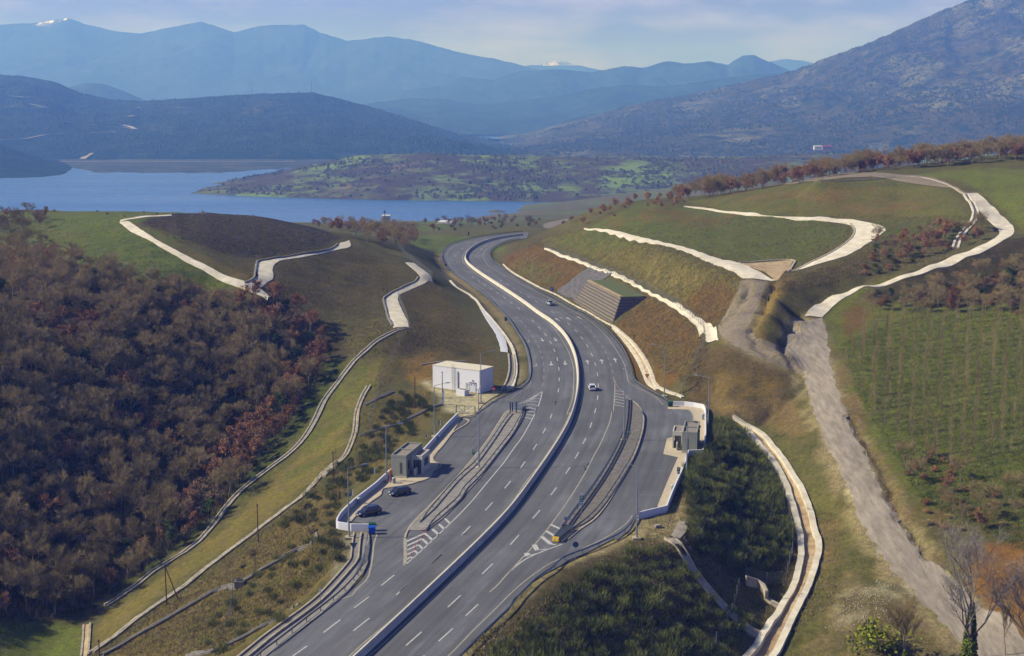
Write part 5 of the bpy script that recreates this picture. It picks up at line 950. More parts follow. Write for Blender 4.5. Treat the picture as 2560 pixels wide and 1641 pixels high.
def white_building():
    p0 = atz(*Q('A6', "1070,800")[0], 0); pl = atz(*Q('A6', "170,682")[0], 0); u = (p0 - pl)[:2]; Lw = np.linalg.norm(u); yaw = math.atan2(u[1], u[0]); r = empty('utility_building', (pl[0], pl[1], 0), yaw); tag(r, 'windowless white flat roofed utility building with a ladder on its front', 'building'); H = 5.6; Dp = 6.3
    mb = MB(); mb.prism([(0, 0), (Lw, 0), (Lw, Dp), (0, Dp)], -.3, H); mb.build('wall', WHITEP, r)
    mb = MB(); mb.prism([(-.08, -.08), (Lw + .08, -.08), (Lw + .08, Dp + .08), (-.08, Dp + .08)], H, H + .12); mb.build('roof', mat('cream_roof', lin((222, 214, 190)), .9, var=.05), r)
    mb = MB(); mb.prism([(0, -.3), (Lw, -.3), (Lw, 0), (0, 0)], -.1, .12); mb.build('plinth', CONC, r)
    LAD = mat('ladder_steel', lin((120, 122, 124)), .5, .5); mb = MB(); x = Lw * .455
    for d in (-.25, .25): mb.tube((x + d, -.25, .3), (x + d, -.25, H + .9), .035, n=5)
    for k in range(17): mb.tube((x - .25, -.25, .5 + k * .33), (x + .25, -.25, .5 + k * .33), .025, n=4)
    for k in range(9): z = 2.0 + k * .45; mb.tube((x - .3, -.25, z), (x - .3, -.8, z), .02, n=4); mb.tube((x + .3, -.25, z), (x + .3, -.8, z), .02, n=4); mb.tube((x - .3, -.8, z), (x + .3, -.8, z), .02, n=4)
    mb.build('ladder', LAD, r)
    mb = MB(); x = Lw * .55; mb.tube((x, -.15, .3), (x, -.15, 4.6), .1, n=6); mb.tube((x, -.15, 4.6), (x, -.15, 5.0), .1, .02, 6); mb.build('pipe', LAD, r)
    mb = MB(); mb.prism([(Lw * .80, -.05), (Lw * .92, -.05), (Lw * .92, .0), (Lw * .80, .0)], .1, 2.4); d = mb.build('door', mat('door_paint', lin((206, 212, 220)), .5), r)
    mb = MB(); mb.prism([(Lw * .79, -.2), (Lw * .93, -.2), (Lw * .93, 0.0), (Lw * .79, 0.0)], 2.42, 2.52)
    for f in (.79, .925): mb.prism([(Lw * f, -.08), (Lw * f + .07, -.08), (Lw * f + .07, 0), (Lw * f, 0)], .1, 2.42)
    mb.build('door_frame', LAD, r)
    for f in (.82, .88): mb = MB(); mb.prism([(Lw * f, -.07), (Lw * f + .35, -.07), (Lw * f + .35, -.05), (Lw * f, -.05)], 1.8, 2.1); mb.build('vent', mat('vent_grey', lin((110, 114, 120)), .6), d)
    mb = MB()
    for f, z in ((.72, 2.2), (.745, 1.9)): mb.tube((Lw * f, -.12, .3), (Lw * f, -.12, z), .04, n=5); mb.tube((Lw * f, -.12, z), (Lw * f + .5, -.12, z), .04, n=5)
    mb.build('pipe', LAD, r)
    for f in (.1, .55, .95): mb = MB(); mb.tube((Lw * f, Dp * .8, H), (Lw * f, Dp * .8, H + .9), .03, n=5); mb.build('roof_rod', LAD, r)
    mb = MB(); mb.box((Lw * .86, -.1, 3.0), (.25, .25, .25)); mb.build('wall_lamp', LAD, r)
    a = atz(*Q('A6', "780,845")[0], 0); mb = MB(); q = empty('concrete_tank', (a[0], a[1], 0), yaw); tag(q, 'low white concrete tank with a dark hatch before the white building', 'tank')
    mb.prism([(-2.5, 0), (0, 0), (0, 2.0), (-2.5, 2.0)], -.2, 1.25); mb.build('tank_wall', WHITEP, q); mb = MB(); mb.box((-1.2, 1.1, 1.29), (1.8, .8, .08)); mb.build('hatch', mat('rusty_hatch', lin((90, 70, 54)), .8), q)
white_building()
# ------------------------------------------------------------------ signs and small furniture
def text_mesh(s, size, m, name, parent, loc, rot):
    c = D.curves.new(name, 'FONT'); c.body = s; c.size = size; c.align_x = 'CENTER'; c.align_y = 'CENTER'; c.extrude = .012
    t = D.objects.new(name, c); me = D.meshes.new_from_object(t); D.objects.remove(t); me.materials.clear(); me.materials.append(m)
    o = D.objects.new(name, me); COL.objects.link(o); o.parent = parent; o.location = loc; o.rotation_euler = rot; return o
def sign(p, H, label, parts, rz=0.0, name='road_sign', pr=.035):
    # parts: (shape, x, z, w, h, material) in the plane facing the camera (local -Y)
    r = empty(name, tuple(p), rz); tag(r, label, 'sign'); mb = MB(); mb.tube((0, 0, -.2), (0, 0, H), pr, n=6); mb.build('post', POLEM, r)
    for sh, x, z, w, h, m, *ex in parts:
        y = -.07 - (ex[0] if ex else 0); mb = MB()
        if sh == 'box': V = [(x - w/2, z - h/2), (x + w/2, z - h/2), (x + w/2, z + h/2), (x - w/2, z + h/2)]
        elif sh == 'disc': V = [(x + w/2 * math.cos(t * math.pi / 10), z + h/2 * math.sin(t * math.pi / 10)) for t in range(20)]
        elif sh == 'tri': V = [(x - w/2, z + h/2), (x, z - h/2), (x + w/2, z + h/2)]
        elif sh == 'poly': V = [(x + a * w, z + b * h) for a, b in ex[1]]
        n = len(V); mb.add([(a, y, b) for a, b in V] + [(a, y + .03, b) for a, b in V], [tuple(range(n)), tuple(range(n, 2 * n))[::-1]] + [(i, n + i, n + (i + 1) % n, (i + 1) % n) for i in range(n)])
        mb.build('sign_panel' if not ex or ex[0] == 0 else 'sign_symbol', m, r)
    return r
def psign(p, label, H=2.6, car=True):
    r = sign(p, H, label, [('box', 0, H - .35, .62, .85, GREEN), ('box', 0, H - 1.05, .62, .5, SWHITE)] + ([('poly', 0, H - 1.05, .46, .2, BLACK, .03, [(-.5, -.5), (.5, -.5), (.5, .1), (.25, .15), (.1, .5), (-.25, .5), (-.4, .1), (-.5, 0)])] if car else []))
    text_mesh('P', .72, SWHITE, 'letter', r, (0, -.085, H - .35), (math.pi / 2, 0, 0)); return r
r = sign(g('B5', "1162,360"), 4.6, 'tall sign with green P board and white WC board on the right island', [('box', 0, 3.75, .66, 1.1, GREEN), ('box', 0, 2.85, .66, .6, SWHITE), ('box', 0, 4.55, .55, .42, SWHITE), ('box', 0, 3.42, .36, .08, SWHITE, .03)])
text_mesh('P', .8, SWHITE, 'letter', r, (0, -.085, 3.85), (math.pi / 2, 0, 0)); text_mesh('WC', .36, BLACK, 'letters', r, (0, -.085, 2.85), (math.pi / 2, 0, 0))
sign(g('B5', "922,505"), 2.0, 'blue round arrow sign above a red and white chevron board', [('disc', 0, 1.95, .52, .52, SBLUE), ('box', 0, .85, .36, 1.45, SWHITE), ('poly', 0, 1.95, .34, .34, SWHITE, .03, [(-.06, -.4), (.06, -.4), (.06, .1), (.3, -.15), (.42, -.05), (0, .45), (-.42, -.05), (-.3, -.15), (-.06, .1)])] +
     [('poly', 0, .3 + k * .3, .34, .16, SRED, .03, [(-.5, -.6), (0, .1), (.5, -.6), (.5, .1), (0, .8), (-.5, .1)]) for k in range(5)])
psign(g('A7', "800,470", .0) + Vector((.35, 0, .6)), 'green P sign highest behind the right wall above the grey bin', 2.2)
psign(g('A7', "795,660", .0) + Vector((.35, 0, .6)), 'green P sign behind the right wall between grey bin and toilet block', 1.9)
psign(g('A7', "358,1530", .12), 'green P sign with car plate on the footpath below the right toilet block', 2.3)
sign(g('A1', "903,612"), 1.9, 'small teal sign beside the lamp post on the right island', [('box', 0, 1.6, .5, .8, mat('sign_teal', lin((20, 130, 124)), .5)), ('box', 0, 1.6, .22, .3, SWHITE, .03)])
sign(g('Z8', "1343,668"), 2.1, 'small teal sign on the rest area side of the left island', [('box', 0, 1.9, .42, .55, MT['sign_teal']), ('box', 0, 1.35, .5, .42, mat('sign_sea_green', lin((0, 140, 110)), .5)), ('box', 0, 1.9, .2, .25, SWHITE, .03)])
for k, s, lb in (('A8', "385,345", 'pale twin strip sign back behind the lowest bend of the left wall'), ('Z8', "472,835", 'pale twin strip sign back behind the left wall below the toilet block'), ('Z8', "1047,405", 'pale twin strip sign back on grass near the upper left wall'), ('Z8', "935,482", 'shortest pale sign back on the grass behind the left toilet block')):
    sign(g(k, s, 0), 2.2 if '935' not in s else 1.0, lb, [('box', -.14, 1.65 if '935' not in s else .7, .24, 1.1 if '935' not in s else .6, SBACK), ('box', .16, 1.65 if '935' not in s else .7, .16, 1.1 if '935' not in s else .6, SWHITE)])
r = sign(g('A6', "1337,840"), 1.9, 'round red no entry sign at the corner of the white building', [('disc', 0, 1.65, 1.05, 1.05, SRED), ('box', 0, 1.65, .68, .18, SWHITE, .03)])
sign(g('A8', "418,1340"), 3.2, 'dark back of an inverted triangle sign in the lower left gutter', [('tri', 0, 2.8, 1.25, 1.1, SBACK)])
sign(g('B8', "345,1215"), 2.5, 'yellow inverted triangle give way sign with red border', [('tri', 0, 2.2, 1.25, 1.1, SRED), ('tri', 0, 2.24, .85, .74, SYEL, .03)])
sign(g('B5', "1074,985"), 3.6, 'round blue grey sign back beside the lower right guardrail', [('disc', 0, 2.75, .95, .95, SBACK)])
sign(g('B5', "2020,400"), 1.9, 'white square sign with red mark and green frame at the ramp wall', [('box', 0, 1.65, .58, .75, GREEN), ('box', 0, 1.68, .48, .62, SWHITE, .025), ('poly', 0, 1.68, .2, .4, SRED, .05, [(-.3, .5), (.3, .5), (.15, -.25), (-.15, -.25)]), ('box', 0, 1.46, .1, .08, SRED, .05)])
sign(g('B1', "1925,1172"), 2.6, 'blue rectangular sign by the rubble slope', [('box', -.05, 1.9, 1.15, 1.5, mat('sign_blue_pale', lin((70, 120, 180)), .5)), ('box', -.25, 1.8, .12, .8, SWHITE, .03), ('box', .1, 2.1, .12, .8, SWHITE, .03)])
sign(g('B1', "328,785"), 1.7, 'dark sign back on the outer guardrail at the top of the bend', [('box', 0, 1.35, .75, 1.0, SBACK)])
sign(g('B2', "28,200"), 2.3, 'dark sign back behind the guardrail above the white building', [('box', 0, 2.0, .8, 1.3, SBACK)])
sign(g('B1', "668,325"), 2.6, 'narrow dark sign back at the far end of the motorway', [('box', 0, 2.0, .7, 1.9, SBACK)])
sign(g('B6', "1210,735"), 2.0, 'small grey marker post with box by the lower left gutter', [('box', 0, 1.85, .28, .5, SWHITE)])
# delineators
for k, s, lb in (('B4', "1212,553", 'red delineator post nearest the tip of the left island'), ('B4', "1172,634", 'second red delineator post from the left island tip'), ('B4', "1124,724", 'middle red delineator post on the lower left hatching'), ('B4', "1072,816", 'fourth red delineator post from the left island tip'), ('B4', "1018,907", 'lowest red delineator post on the left hatching'),
                 ('B2', "1657,1085", 'highest red delineator post on the right hatching'), ('B2', "1680,1145", 'second red delineator post from the top of the right hatching'), ('B2', "1732,1203", 'third red delineator post down the right hatching'), ('B2', "1770,1245", 'lowest red delineator post beside the right lamp post')):
    h = .85 if k == 'B4' else .6; r = empty('delineator_post', tuple(g(k, s))); tag(r, lb, 'delineator', 'red delineator posts on the hatched gores'); mb = MB(); mb.tube((0, 0, 0), (0, 0, h), .06, .05, 8); mb.build('post', SRED, r)
    mb = MB(); mb.tube((0, 0, 0), (0, 0, .05), .13, .1, 8); mb.build('foot', SRED, r); mb = MB(); mb.tube((0, 0, h * .72), (0, 0, h * .82), .066, n=8); mb.build('reflective_band', SWHITE, r)
# impact attenuator
def attenuator():
    a = np.array(g('B5', "775,700"))[:2]; b = np.array(g('B5', "945,535"))[:2]; t = (b - a) / np.linalg.norm(b - a); L_ = np.linalg.norm(b - a) + .6; r = empty('crash_cushion', (a[0], a[1], 0), math.atan2(t[1], t[0])); tag(r, 'steel crash cushion with yellow nose at the tip of the right island', 'crash cushion')
    mb = MB(); mb.box((.1, 0, .55), (.2, 1.1, .75)); mb.build('nose', SYEL, r)
    for y in (-.28, .28): mb = MB(); mb.box((-.02, y, .6), (.05, .26, .3)); mb.build('nose_mark', mat('pale_yellow', lin((245, 225, 130)), .5), r)
    for s in (-1, 1):
        mb = MB()
        for k in range(7): x0 = .2 + (L_ - .2) * k / 7; mb.box((x0 + (L_ - .2) / 14, s * (.52 + .05 * k), .62), ((L_ - .2) / 7 + .1, .06, .5), s * .06)
        mb.build('side_panel', STEEL, r)
    for k in range(8): x = .4 + (L_ - .5) * k / 7; mb = MB(); mb.box((x, 0, .5), (.12, 1.0 + .1 * k, .9)); mb.build('frame', STEEL, r)
    mb = MB(); mb.box((L_ / 2, 0, .06), (L_ + .4, .9, .12)); mb.build('base_rail', STEEL, r)
attenuator()
def island_head():
    a = g('B3', "820,150"); r = empty('barrier_end_plate', tuple(a), -.55); tag(r, 'sloping blue steel end plate at the top of the left island', 'barrier end')
    mb = MB(); mb.add([(-1.6, -.9, .2), (1.5, -.9, 1.0), (1.5, .9, 1.0), (-1.6, .9, .2), (-1.6, -.9, 0), (1.5, -.9, 0), (1.5, .9, 0), (-1.6, .9, 0)], [(0, 1, 2, 3), (4, 5, 1, 0), (5, 6, 2, 1), (6, 7, 3, 2), (7, 4, 0, 3)]); mb.build('plate', STEEL, r)
    mb = MB(); mb.box((0, 1.1, .9), (3.6, .08, .35)); mb.build('rail', STEEL, r)
    for k, s, lb in (('B3', "712,190", 'wider blue steel post cluster at the top of the left island'), ('B3', "785,205", 'single blue steel post at the top of the left island')):
        q = empty('steel_bollard', tuple(g(k, s))); tag(q, lb, 'bollard'); H = 2.3 if '712' in s else 2.7
        for d in ((-.25, .25) if '712' in s else (0,)): mb = MB(); mb.box((d, 0, H / 2), (.3, .3, H)); mb.box((d, 0, H + .05), (.36, .36, .1)); mb.build('post', mat('blue_steel', lin((70, 100, 134)), .4, .4), q)
        mb = MB(); mb.box((0, 0, .12), (1.1, .8, .3)); mb.build('footing', CONC, q)
island_head()
# bins, phone, gate, poles, stones
def dumpster(p, m, label, rz, lidm=None):
    r = empty('wheeled_bin', tuple(p), rz); tag(r, label, 'bin'); mb = MB(); mb.box((0, 0, .68), (1.05, .8, .95), taper=1.0); mb.box((0, 0, 1.1), (1.18, .9, .12)); mb.build('body', m, r)
    mb = MB(); n = 7
    V = [(x, .46 * math.cos(math.pi * k / (n - 1)), 1.16 + .28 * math.sin(math.pi * k / (n - 1))) for x in (-.6, .6) for k in range(n)]; mb.add(V, [(k, k + 1, n + k + 1, n + k) for k in range(n - 1)] + [tuple(range(n))[::-1], tuple(range(n, 2 * n))]); mb.build('lid', lidm or m, r)
    for x in (-.42, .42):
        for y in (-.3, .3): mb = MB(); mb.tube((x - .04, y, .1), (x + .04, y, .1), .1, n=10); mb.build('wheel', BLACK, r)
dumpster(g('A8', "712,815"), BINGREEN, 'green wheeled bin at the end of the left wall', .1); dumpster(g('A8', "708,868"), BINBLUE, 'bright blue wheeled bin in front of the green one', .1)
dumpster(g('A7', "228,372"), BINGREEN, 'dark green wheeled bin at the right rest area corner', .1)
def litter(p, label, h=1.0):
    r = empty('litter_bin', tuple(p)); tag(r, label, 'litter bin', 'grey litter bins of the rest areas'); mb = MB(); mb.tube((0, 0, .05), (0, 0, h), .3, .33, 12); mb.build('body', mat('bin_grey', lin((150, 160, 168)), .5, .3), r); mb = MB(); mb.tube((0, 0, h), (0, 0, h + .08), .36, .3, 12); mb.build('lid', mat('bin_lid', lin((196, 202, 206)), .5, .3), r)
litter(g('A5', "345,1142", .12), 'grey litter bin on the paving before the left toilet block'); litter(g('A7', "752,570", .12), 'grey litter bin on the footpath beside the right wall', 1.2)
litter(g('A1', "1237,1000", .12), 'small grey litter bin on the lower right footpath', .9); litter(g('A8', "497,388", 0), 'grey litter bin against the lower left wall', 1.1); litter(g('Z8', "1037,490", 0), 'small grey litter bin against the upper left wall', .8)
r = empty('emergency_phone', tuple(g('A5', "272,1100", .1))); tag(r, 'orange emergency phone post beside the left toilet block', 'emergency phone'); mb = MB(); mb.tube((0, 0, 0), (0, 0, 3.2), .07, n=8); mb.build('post', ORANGE, r); mb = MB(); mb.box((.22, 0, 1.75), (.45, .35, .6)); mb.build('phone_box', ORANGE, r); mb = MB(); mb.box((0, 0, .05), (.5, .5, .1)); mb.build('foot', ORANGE, r); mb = MB(); mb.box((-.05, -.05, 3.2), (.5, .05, .06)); mb.build('antenna', SBACK, r)
r = empty('stone_block', tuple(g('B5', "2310,470"))); tag(r, 'square grey stone block lying on the gravel by the right ramp', 'block'); mb = MB(); mb.box((0, 0, .2), (1.1, .9, .4), .3, taper=.9); mb.box((.05, 0, .43), (.7, .5, .06), .3, m=1); mb.build('block', [CONCG, CONC], r)
def gate():
    a, b = g('A6', "620,1175"), g('A6', "985,1195"); d = b - a; r = empty('metal_gate', tuple(a), math.atan2(d.y, d.x)); tag(r, 'grey two leaf metal gate between wall end and guardrail', 'gate'); L_ = d.length
    for x in (0, L_): mb = MB(); mb.box((x, 0, .95), (.14, .14, 2.1)); mb.build('gate_post', STEEL, r)
    for x0, x1 in ((.1, L_ * .44), (L_ * .44 + .06, L_ - .1)):
        mb = MB()
        for z in (.25, 1.75): mb.tube((x0, 0, z), (x1, 0, z), .035, n=5)
        for x in (x0, x1): mb.tube((x, 0, .25), (x, 0, 1.75), .035, n=5)
        mb.tube((x0, 0, .25), (x1, 0, 1.75), .02, n=4); mb.tube((x0, 0, 1.75), (x1, 0, .25), .02, n=4)
        for k in range(1, 12): x = x0 + (x1 - x0) * k / 12; mb.tube((x, 0, .25), (x, 0, 1.75), .008, n=3, cap=False)
        mb.build('gate_leaf', STEEL, r)
gate()
def pole(p, h, label, m=None, cross=True, brace=None, name='utility_pole'):
    r = empty(name, tuple(p)); tag(r, label, 'utility pole'); mb = MB(); mb.tube((0, 0, -.5), (0, 0, h), .13, .09, 8); mb.build('pole', m or RUST, r)
    if cross: mb = MB(); mb.box((0, 0, h - .3), (.5, .1, .1)); mb.build('crossbar', m or RUST, r)
    if brace is not None: mb = MB(); mb.tube(tuple(Vector(brace) - Vector(p)), (0, 0, h - .3), .11, .08, 8); mb.build('brace', m or RUST, r)
pole(gh('Z7', "1001,1232"), 7.6, 'brown utility pole with a leaning brace on the left valley slope', brace=gh('Z7', "1070,1197"), cross=False); pole(gh('Z7', "1551,852"), 7.6, 'single brown utility pole between the two pale valley drains'); pole(gh('Z7', "2003,492"), 6.6, 'brown utility pole beside the lower drain below the fence')
pole(gh('Z8', "832,215"), 7.6, 'reddish brown utility pole left of the white building'); pole(gh('Z7', "601,1600"), 4.6, 'brown utility pole cut by the bottom edge at left'); 
pole(gh('A4', "20,255") + Vector((-2.5, 0, 0)), .6, 'short stub post by the right wall', m=CONC, cross=False, name='stub_post')
p = g('A6', "355,875"); pole(p, 6.4, 'pale electricity pole with meter cabinet at the edge of the concrete yard', m=mat('pale_pole', lin((128, 138, 146)), .7), name='electricity_pole')
mb = MB(); mb.box((p.x + .15, p.y - .3, .9), (.55, .4, 1.5)); mb.box((p.x + .15, p.y - .3, 1.68), (.6, .45, .06), m=1); tag(mb.build('meter_cabinet', [SWHITE, SBACK]), 'white meter cabinet at the foot of the pale electricity pole', 'cabinet')
q = g('A6', "358,1010"); mb = MB(); mb.box((q.x, q.y, .75), (.6, .4, 1.5)); mb.box((q.x, q.y, 1.53), (.68, .46, .06), m=1); tag(mb.build('meter_cabinet', [SWHITE, SBACK]), 'second white cabinet just below the electricity pole', 'cabinet')
# ------------------------------------------------------------------ wire fences
def fence(P, label, h=2.1, sp=3.0, worldP=None):
    P = resample(hit(P) if worldP is None else worldP, step=sp, smooth=False); P = ontop(P, 0); r = empty('wire_fence', tuple(P[0])); tag(r, label, 'fence'); P = P - P[0]; me = None
    for k, p in enumerate(P[:100]):
        if me is None: mb = MB(); mb.tube((0, 0, -.3), (0, 0, h + .1), .05, .045, 5); o = mb.build('fence_post', POLEM, r); me = o.data
        else: o = D.objects.new('fence_post', me); COL.objects.link(o); o.parent = r
        o.location = p
    mb = MB()
    for a, b in zip(P[:-1], P[1:]):
        a = np.array(a); b = np.array(b); t = (b - a); L_ = np.linalg.norm(t[:2]); n = max(2, int(L_ / .34))
        for z in np.linspace(.1, h, 9): mb.add([a + [0, 0, z], b + [0, 0, z], b + [0, 0, z + .022], a + [0, 0, z + .022]], [(0, 1, 2, 3)])
        for i in range(n): c = a + t * i / n; e = t / L_ * .018; mb.add([c + [0, 0, .05], c + [e[0], e[1], .05], c + [e[0], e[1], h], c + [0, 0, h]], [(0, 1, 2, 3)])
    mb.build('wire_mesh', WIRE, r); return r
fence(Q('Z5', "-60,378 100,435 230,485 380,545 530,600 690,672 860,762 1010,855 1110,930 1165,990 1182,1095"), 'long wire fence along the lower track of the right cutting')
fence(Q('Z5', "1182,1095 1130,1190 1085,1280 1045,1370 1020,1450 1000,1510"), 'wire fence dropping straight down from the cutting to the rest area corner')
fence(Q('Z4', "425,370 470,430 530,475 620,550 682,600"), 'wire fence high above the lower left track end'); fence(Q('Z4', "682,600 600,655 500,705 415,745 440,820 475,900 505,990"), 'wire fence edging the lower left concrete track')
fence(Q('Z4', "455,1060 420,1140 370,1240 320,1325 290,1400 262,1500") + Q('Z8', "480,200 450,350 420,480"), 'wire fence running down the left slope past the white building')
fence(Q('A4', "245,330 370,455 435,590 475,705 500,850 500,960 462,1125"), 'wire fence between the shrubby embankment and the curved channel'); fence(Q('A4', "462,1125 400,1120 350,1135 240,1110"), 'short cross fence below the shrubby embankment')
fence(Q('A3', "2055,700 2030,800 2000,905 1940,1010 1885,1110 1845,1205"), 'wire fence crossing the lower end of the concrete chute'); fence(Q('Z7', "1390,1060 1398,1200 1372,1370 1300,1450"), 'wire fence on the left bank beside the square sump')
fence(Q('Z8', "380,640 250,760 120,850 40,900") , 'wire fence on the left bank below the small grey drains', 1.8)
# ------------------------------------------------------------------ cars
GLASS = mat('car_glass', (.02, .025, .03), .08, spec=.8); CHROME = mat('car_lamp_clear', (.7, .7, .72), .15, .2); RIM = mat('wheel_rim', (.42, .43, .45), .3, .8); TAIL = mat('tail_lamp', lin((190, 10, 20)), .3); TRIM = mat('black_trim', (.02, .02, .022), .6)
def car(p, yaw, paint, label, L_=4.3, kind='hatch', Wd=1.76, Hh=1.5):
    r = empty('parked_car' if kind != 'pickup' and 'driving' not in label else ('pickup_truck' if kind == 'pickup' else 'driving_car'), tuple(p), yaw); tag(r, label, 'pickup' if kind == 'pickup' else 'car'); hl = L_ / 2; hw = Wd / 2
    # stations: x, bottom, shoulder height, half width
    S = [(-hl, .42, .62, .70), (-hl + .06, .28, .86, .86), (-hl + .35, .22, .95, .96), (-hl + .9, .22, .98, 1), (0, .2, .96, 1), (hl - 1.25, .2, .93, 1), (hl - .7, .22, .86, .97), (hl - .25, .24, .72, .88), (hl - .02, .34, .55, .70)]
    if kind == 'pickup': S = [(-hl, .5, .98, .92), (-hl + .1, .42, 1.02, .98), (-hl + .9, .38, 1.02, 1), (0, .38, 1.04, 1), (hl - 1.3, .38, 1.02, 1), (hl - .6, .4, .98, .98), (hl - .15, .42, .85, .9), (hl, .5, .65, .8)]
    mb = MB(); V = []
    for x, b, t, w in S: w *= hw; V += [(x, -w * .9, b), (x, -w, b + .12), (x, -w, (b + t) / 2), (x, -w * .95, t - .04), (x, -w * .82, t), (x, w * .82, t), (x, w * .95, t - .04), (x, w, (b + t) / 2), (x, w, b + .12), (x, w * .9, b)]
    n = 10; F = [(i*n+j, i*n+(j+1) % n, (i+1)*n+(j+1) % n, (i+1)*n+j) for i in range(len(S)-1) for j in range(n)] + [tuple(range(n)), tuple((len(S)-1)*n+j for j in range(n))[::-1]]
    mb.add(V, F)
    if kind == 'pickup':
        for y in (-hw * .93, hw * .93): mb.box((-hl + .95, y, 1.12), (1.75, .08, .24))
        mb.box((-hl + .06, 0, 1.12), (.08, Wd * .9, .24)); c0, c1, c2, c3, zb, zr = -.35, -.2, .85, 1.35, 1.0, Hh
    else: c0, c1, c2, c3, zb, zr = -hl + .12, -hl + .62, .45, 1.12, .9, Hh - .05
    # greenhouse as glass, roof and pillars in paint
    def ring(x, z, w): return [(x, -w, z), (x, w, z)]
    gl = [(c0, zb, hw * .88), (c1, zr - .06, hw * .72), (c2, zr - .06, hw * .72), (c3, zb, hw * .86)]
    V = [(x, s * w, z) for s in (-1, 1) for x, z, w in gl]; m2 = MB(); m2.add(V, [(0, 3, 2, 1), (4, 5, 6, 7), (0, 1, 5, 4), (2, 3, 7, 6), (1, 2, 6, 5), (0, 4, 7, 3)]); 
    rf = [(c1 - .06, hw * .74), (c1 + .2, hw * .76), (c2 - .25, hw * .75), (c2 + .06, hw * .71)]; V = [(x, s * w, z) for z in (zr - .07, zr) for x, w in [(a, b if z < zr - .01 else b * .9) for a, b in rf] for s in (-1, 1)]
    k = 8; mb.add(V, [(8, 10, 11, 9), (10, 12, 13, 11), (12, 14, 15, 13), (0, 2, 10, 8), (2, 4, 12, 10), (4, 6, 14, 12), (1, 9, 11, 3), (3, 11, 13, 5), (5, 13, 15, 7), (0, 8, 9, 1), (6, 7, 15, 14)])
    for s in (-1, 1):
        for a, b in ((0, 1), (3, 2)): x0, z0, w0 = gl[a]; x1, z1, w1 = gl[b]; mb.tube((x0, s * w0, z0), (x1, s * w1, z1), .055, n=4)
        if kind != 'pickup': mb.tube((-.25, s * hw * .885, zb), (-.2, s * hw * .735, zr - .06), .04, n=4); mb.tube((c1 + .3, s * hw * .885, zb), (c1 + .35, s * hw * .735, zr - .06), .045, n=4)
    body = mb.build('body', paint, r, smooth=False); m2.build('window_glass', GLASS, r)
    for x in (hl - .85, -hl + .8):
        for s in (-1, 1):
            mb = MB(); mb.tube((x, s * (hw - .2), .32), (x, s * (hw + .01), .32), .32, n=16); w = mb.build('wheel', BLACK, r); mb = MB(); mb.tube((x, s * (hw - .1), .32), (x, s * (hw + .025), .32), .2, n=12); mb.build('rim', RIM, w)
            mb = MB(); mb.tube((x, s * (hw - .1), .34), (x, s * (hw + .004), .34), .38, n=16); mb.build('wheel_arch', TRIM, r)
    for s in (-1, 1):
        mb = MB(); mb.box((hl - .22, s * hw * .66, .66), (.3, .38, .16), s * -.35); mb.build('headlight', CHROME, r); mb = MB(); mb.box((-hl + .1, s * hw * .82, .88 if kind != 'pickup' else .8), (.14, .2, .3)); mb.build('tail_light', TAIL, r)
        mb = MB(); mb.box((.75, s * (hw + .08), .98), (.16, .2, .13)); mb.build('mirror', paint, r)
    mb = MB(); mb.box((hl - .06, 0, .36), (.16, Wd * .72, .16)); mb.build('front_grille', TRIM, r); mb = MB(); mb.box((hl + .02, 0, .40), (.02, .5, .11)); mb.build('number_plate', SWHITE, r); mb = MB(); mb.box((-hl - .005, 0, .55), (.02, .5, .11)); mb.build('number_plate', SWHITE, r)
    if kind == 'pickup': mb = MB(); mb.box((-hl + .95, 0, 1.045), (1.6, Wd * .8, .03)); mb.build('load_bed', TRIM, r); mb = MB(); mb.box((-hl - .03, 0, .45), (.12, Wd * .85, .18)); mb.build('bumper', TRIM, r)
    return r
NAVY = mat('navy_car_paint', (.008, .014, .035), .25, .3, spec=.6, coat=.6); NAVY2 = mat('dark_teal_car_paint', (.008, .02, .035), .25, .3, spec=.6, coat=.6); WPAINT = mat('white_car_paint', (.75, .76, .78), .3, coat=.5); SILV = mat('pale_grey_car_paint', (.5, .54, .56), .3, .1, coat=.5)
def heading(k, a, b): u = g(k, a); v = g(k, b); return math.atan2((v - u).y, (v - u).x)
car(g('A8', "655,560"), heading('A8', "790,560", "590,600"), NAVY, 'dark navy people carrier parked nearest the low white wall end', 4.5, Hh=1.62)
car(g('A8', "1150,238"), heading('A8', "1280,222", "1080,262"), NAVY2, 'dark blue hatchback parked just below the left toilet block', 4.1, Hh=1.5)
car(g('B2', "1322,1170"), math.radians(93), WPAINT, 'white hatchback driving away in the right carriageway', 4.0, Hh=1.5)
car(g('B1', "1893,1340"), math.radians(106), SILV, 'pale grey pickup truck driving away past the stone wall', 4.9, 'pickup', 1.8, 1.65)
# ------------------------------------------------------------------ far buildings and masts
def farbox(name, px, py, Y, w, d, h, rz, wallm, roofm, label, dz=0, zg=None):
    p = aty(px, py, Y); r = empty(name, (p[0], p[1], p[2] + dz), rz); tag(r, label, 'building'); mb = MB(); mb.box((0, 0, h / 2 - 2), (w, d, h + 4)); mb.build('wall', wallm, r)
    mb = MB(); mb.add([(-w/2 - .3, -d/2 - .3, h), (w/2 + .3, -d/2 - .3, h), (w/2 + .3, d/2 + .3, h), (-w/2 - .3, d/2 + .3, h), (-w/2, 0, h + d * .16), (w/2, 0, h + d * .16)], [(0, 1, 5, 4), (2, 3, 4, 5), (0, 4, 3), (1, 2, 5), (3, 2, 1, 0)]); mb.build('roof', roofm, r)
    for k in range(3): mb = MB(); mb.box((w * (-.3 + .3 * k), -d / 2 - .02, h * .5), (w * .12, .1, h * .35)); mb.build('window', DARK, r)
RROOF = mat('red_roof', lin((150, 44, 50)), .8); GROOF = mat('pale_roof', lin((206, 206, 204)), .8)
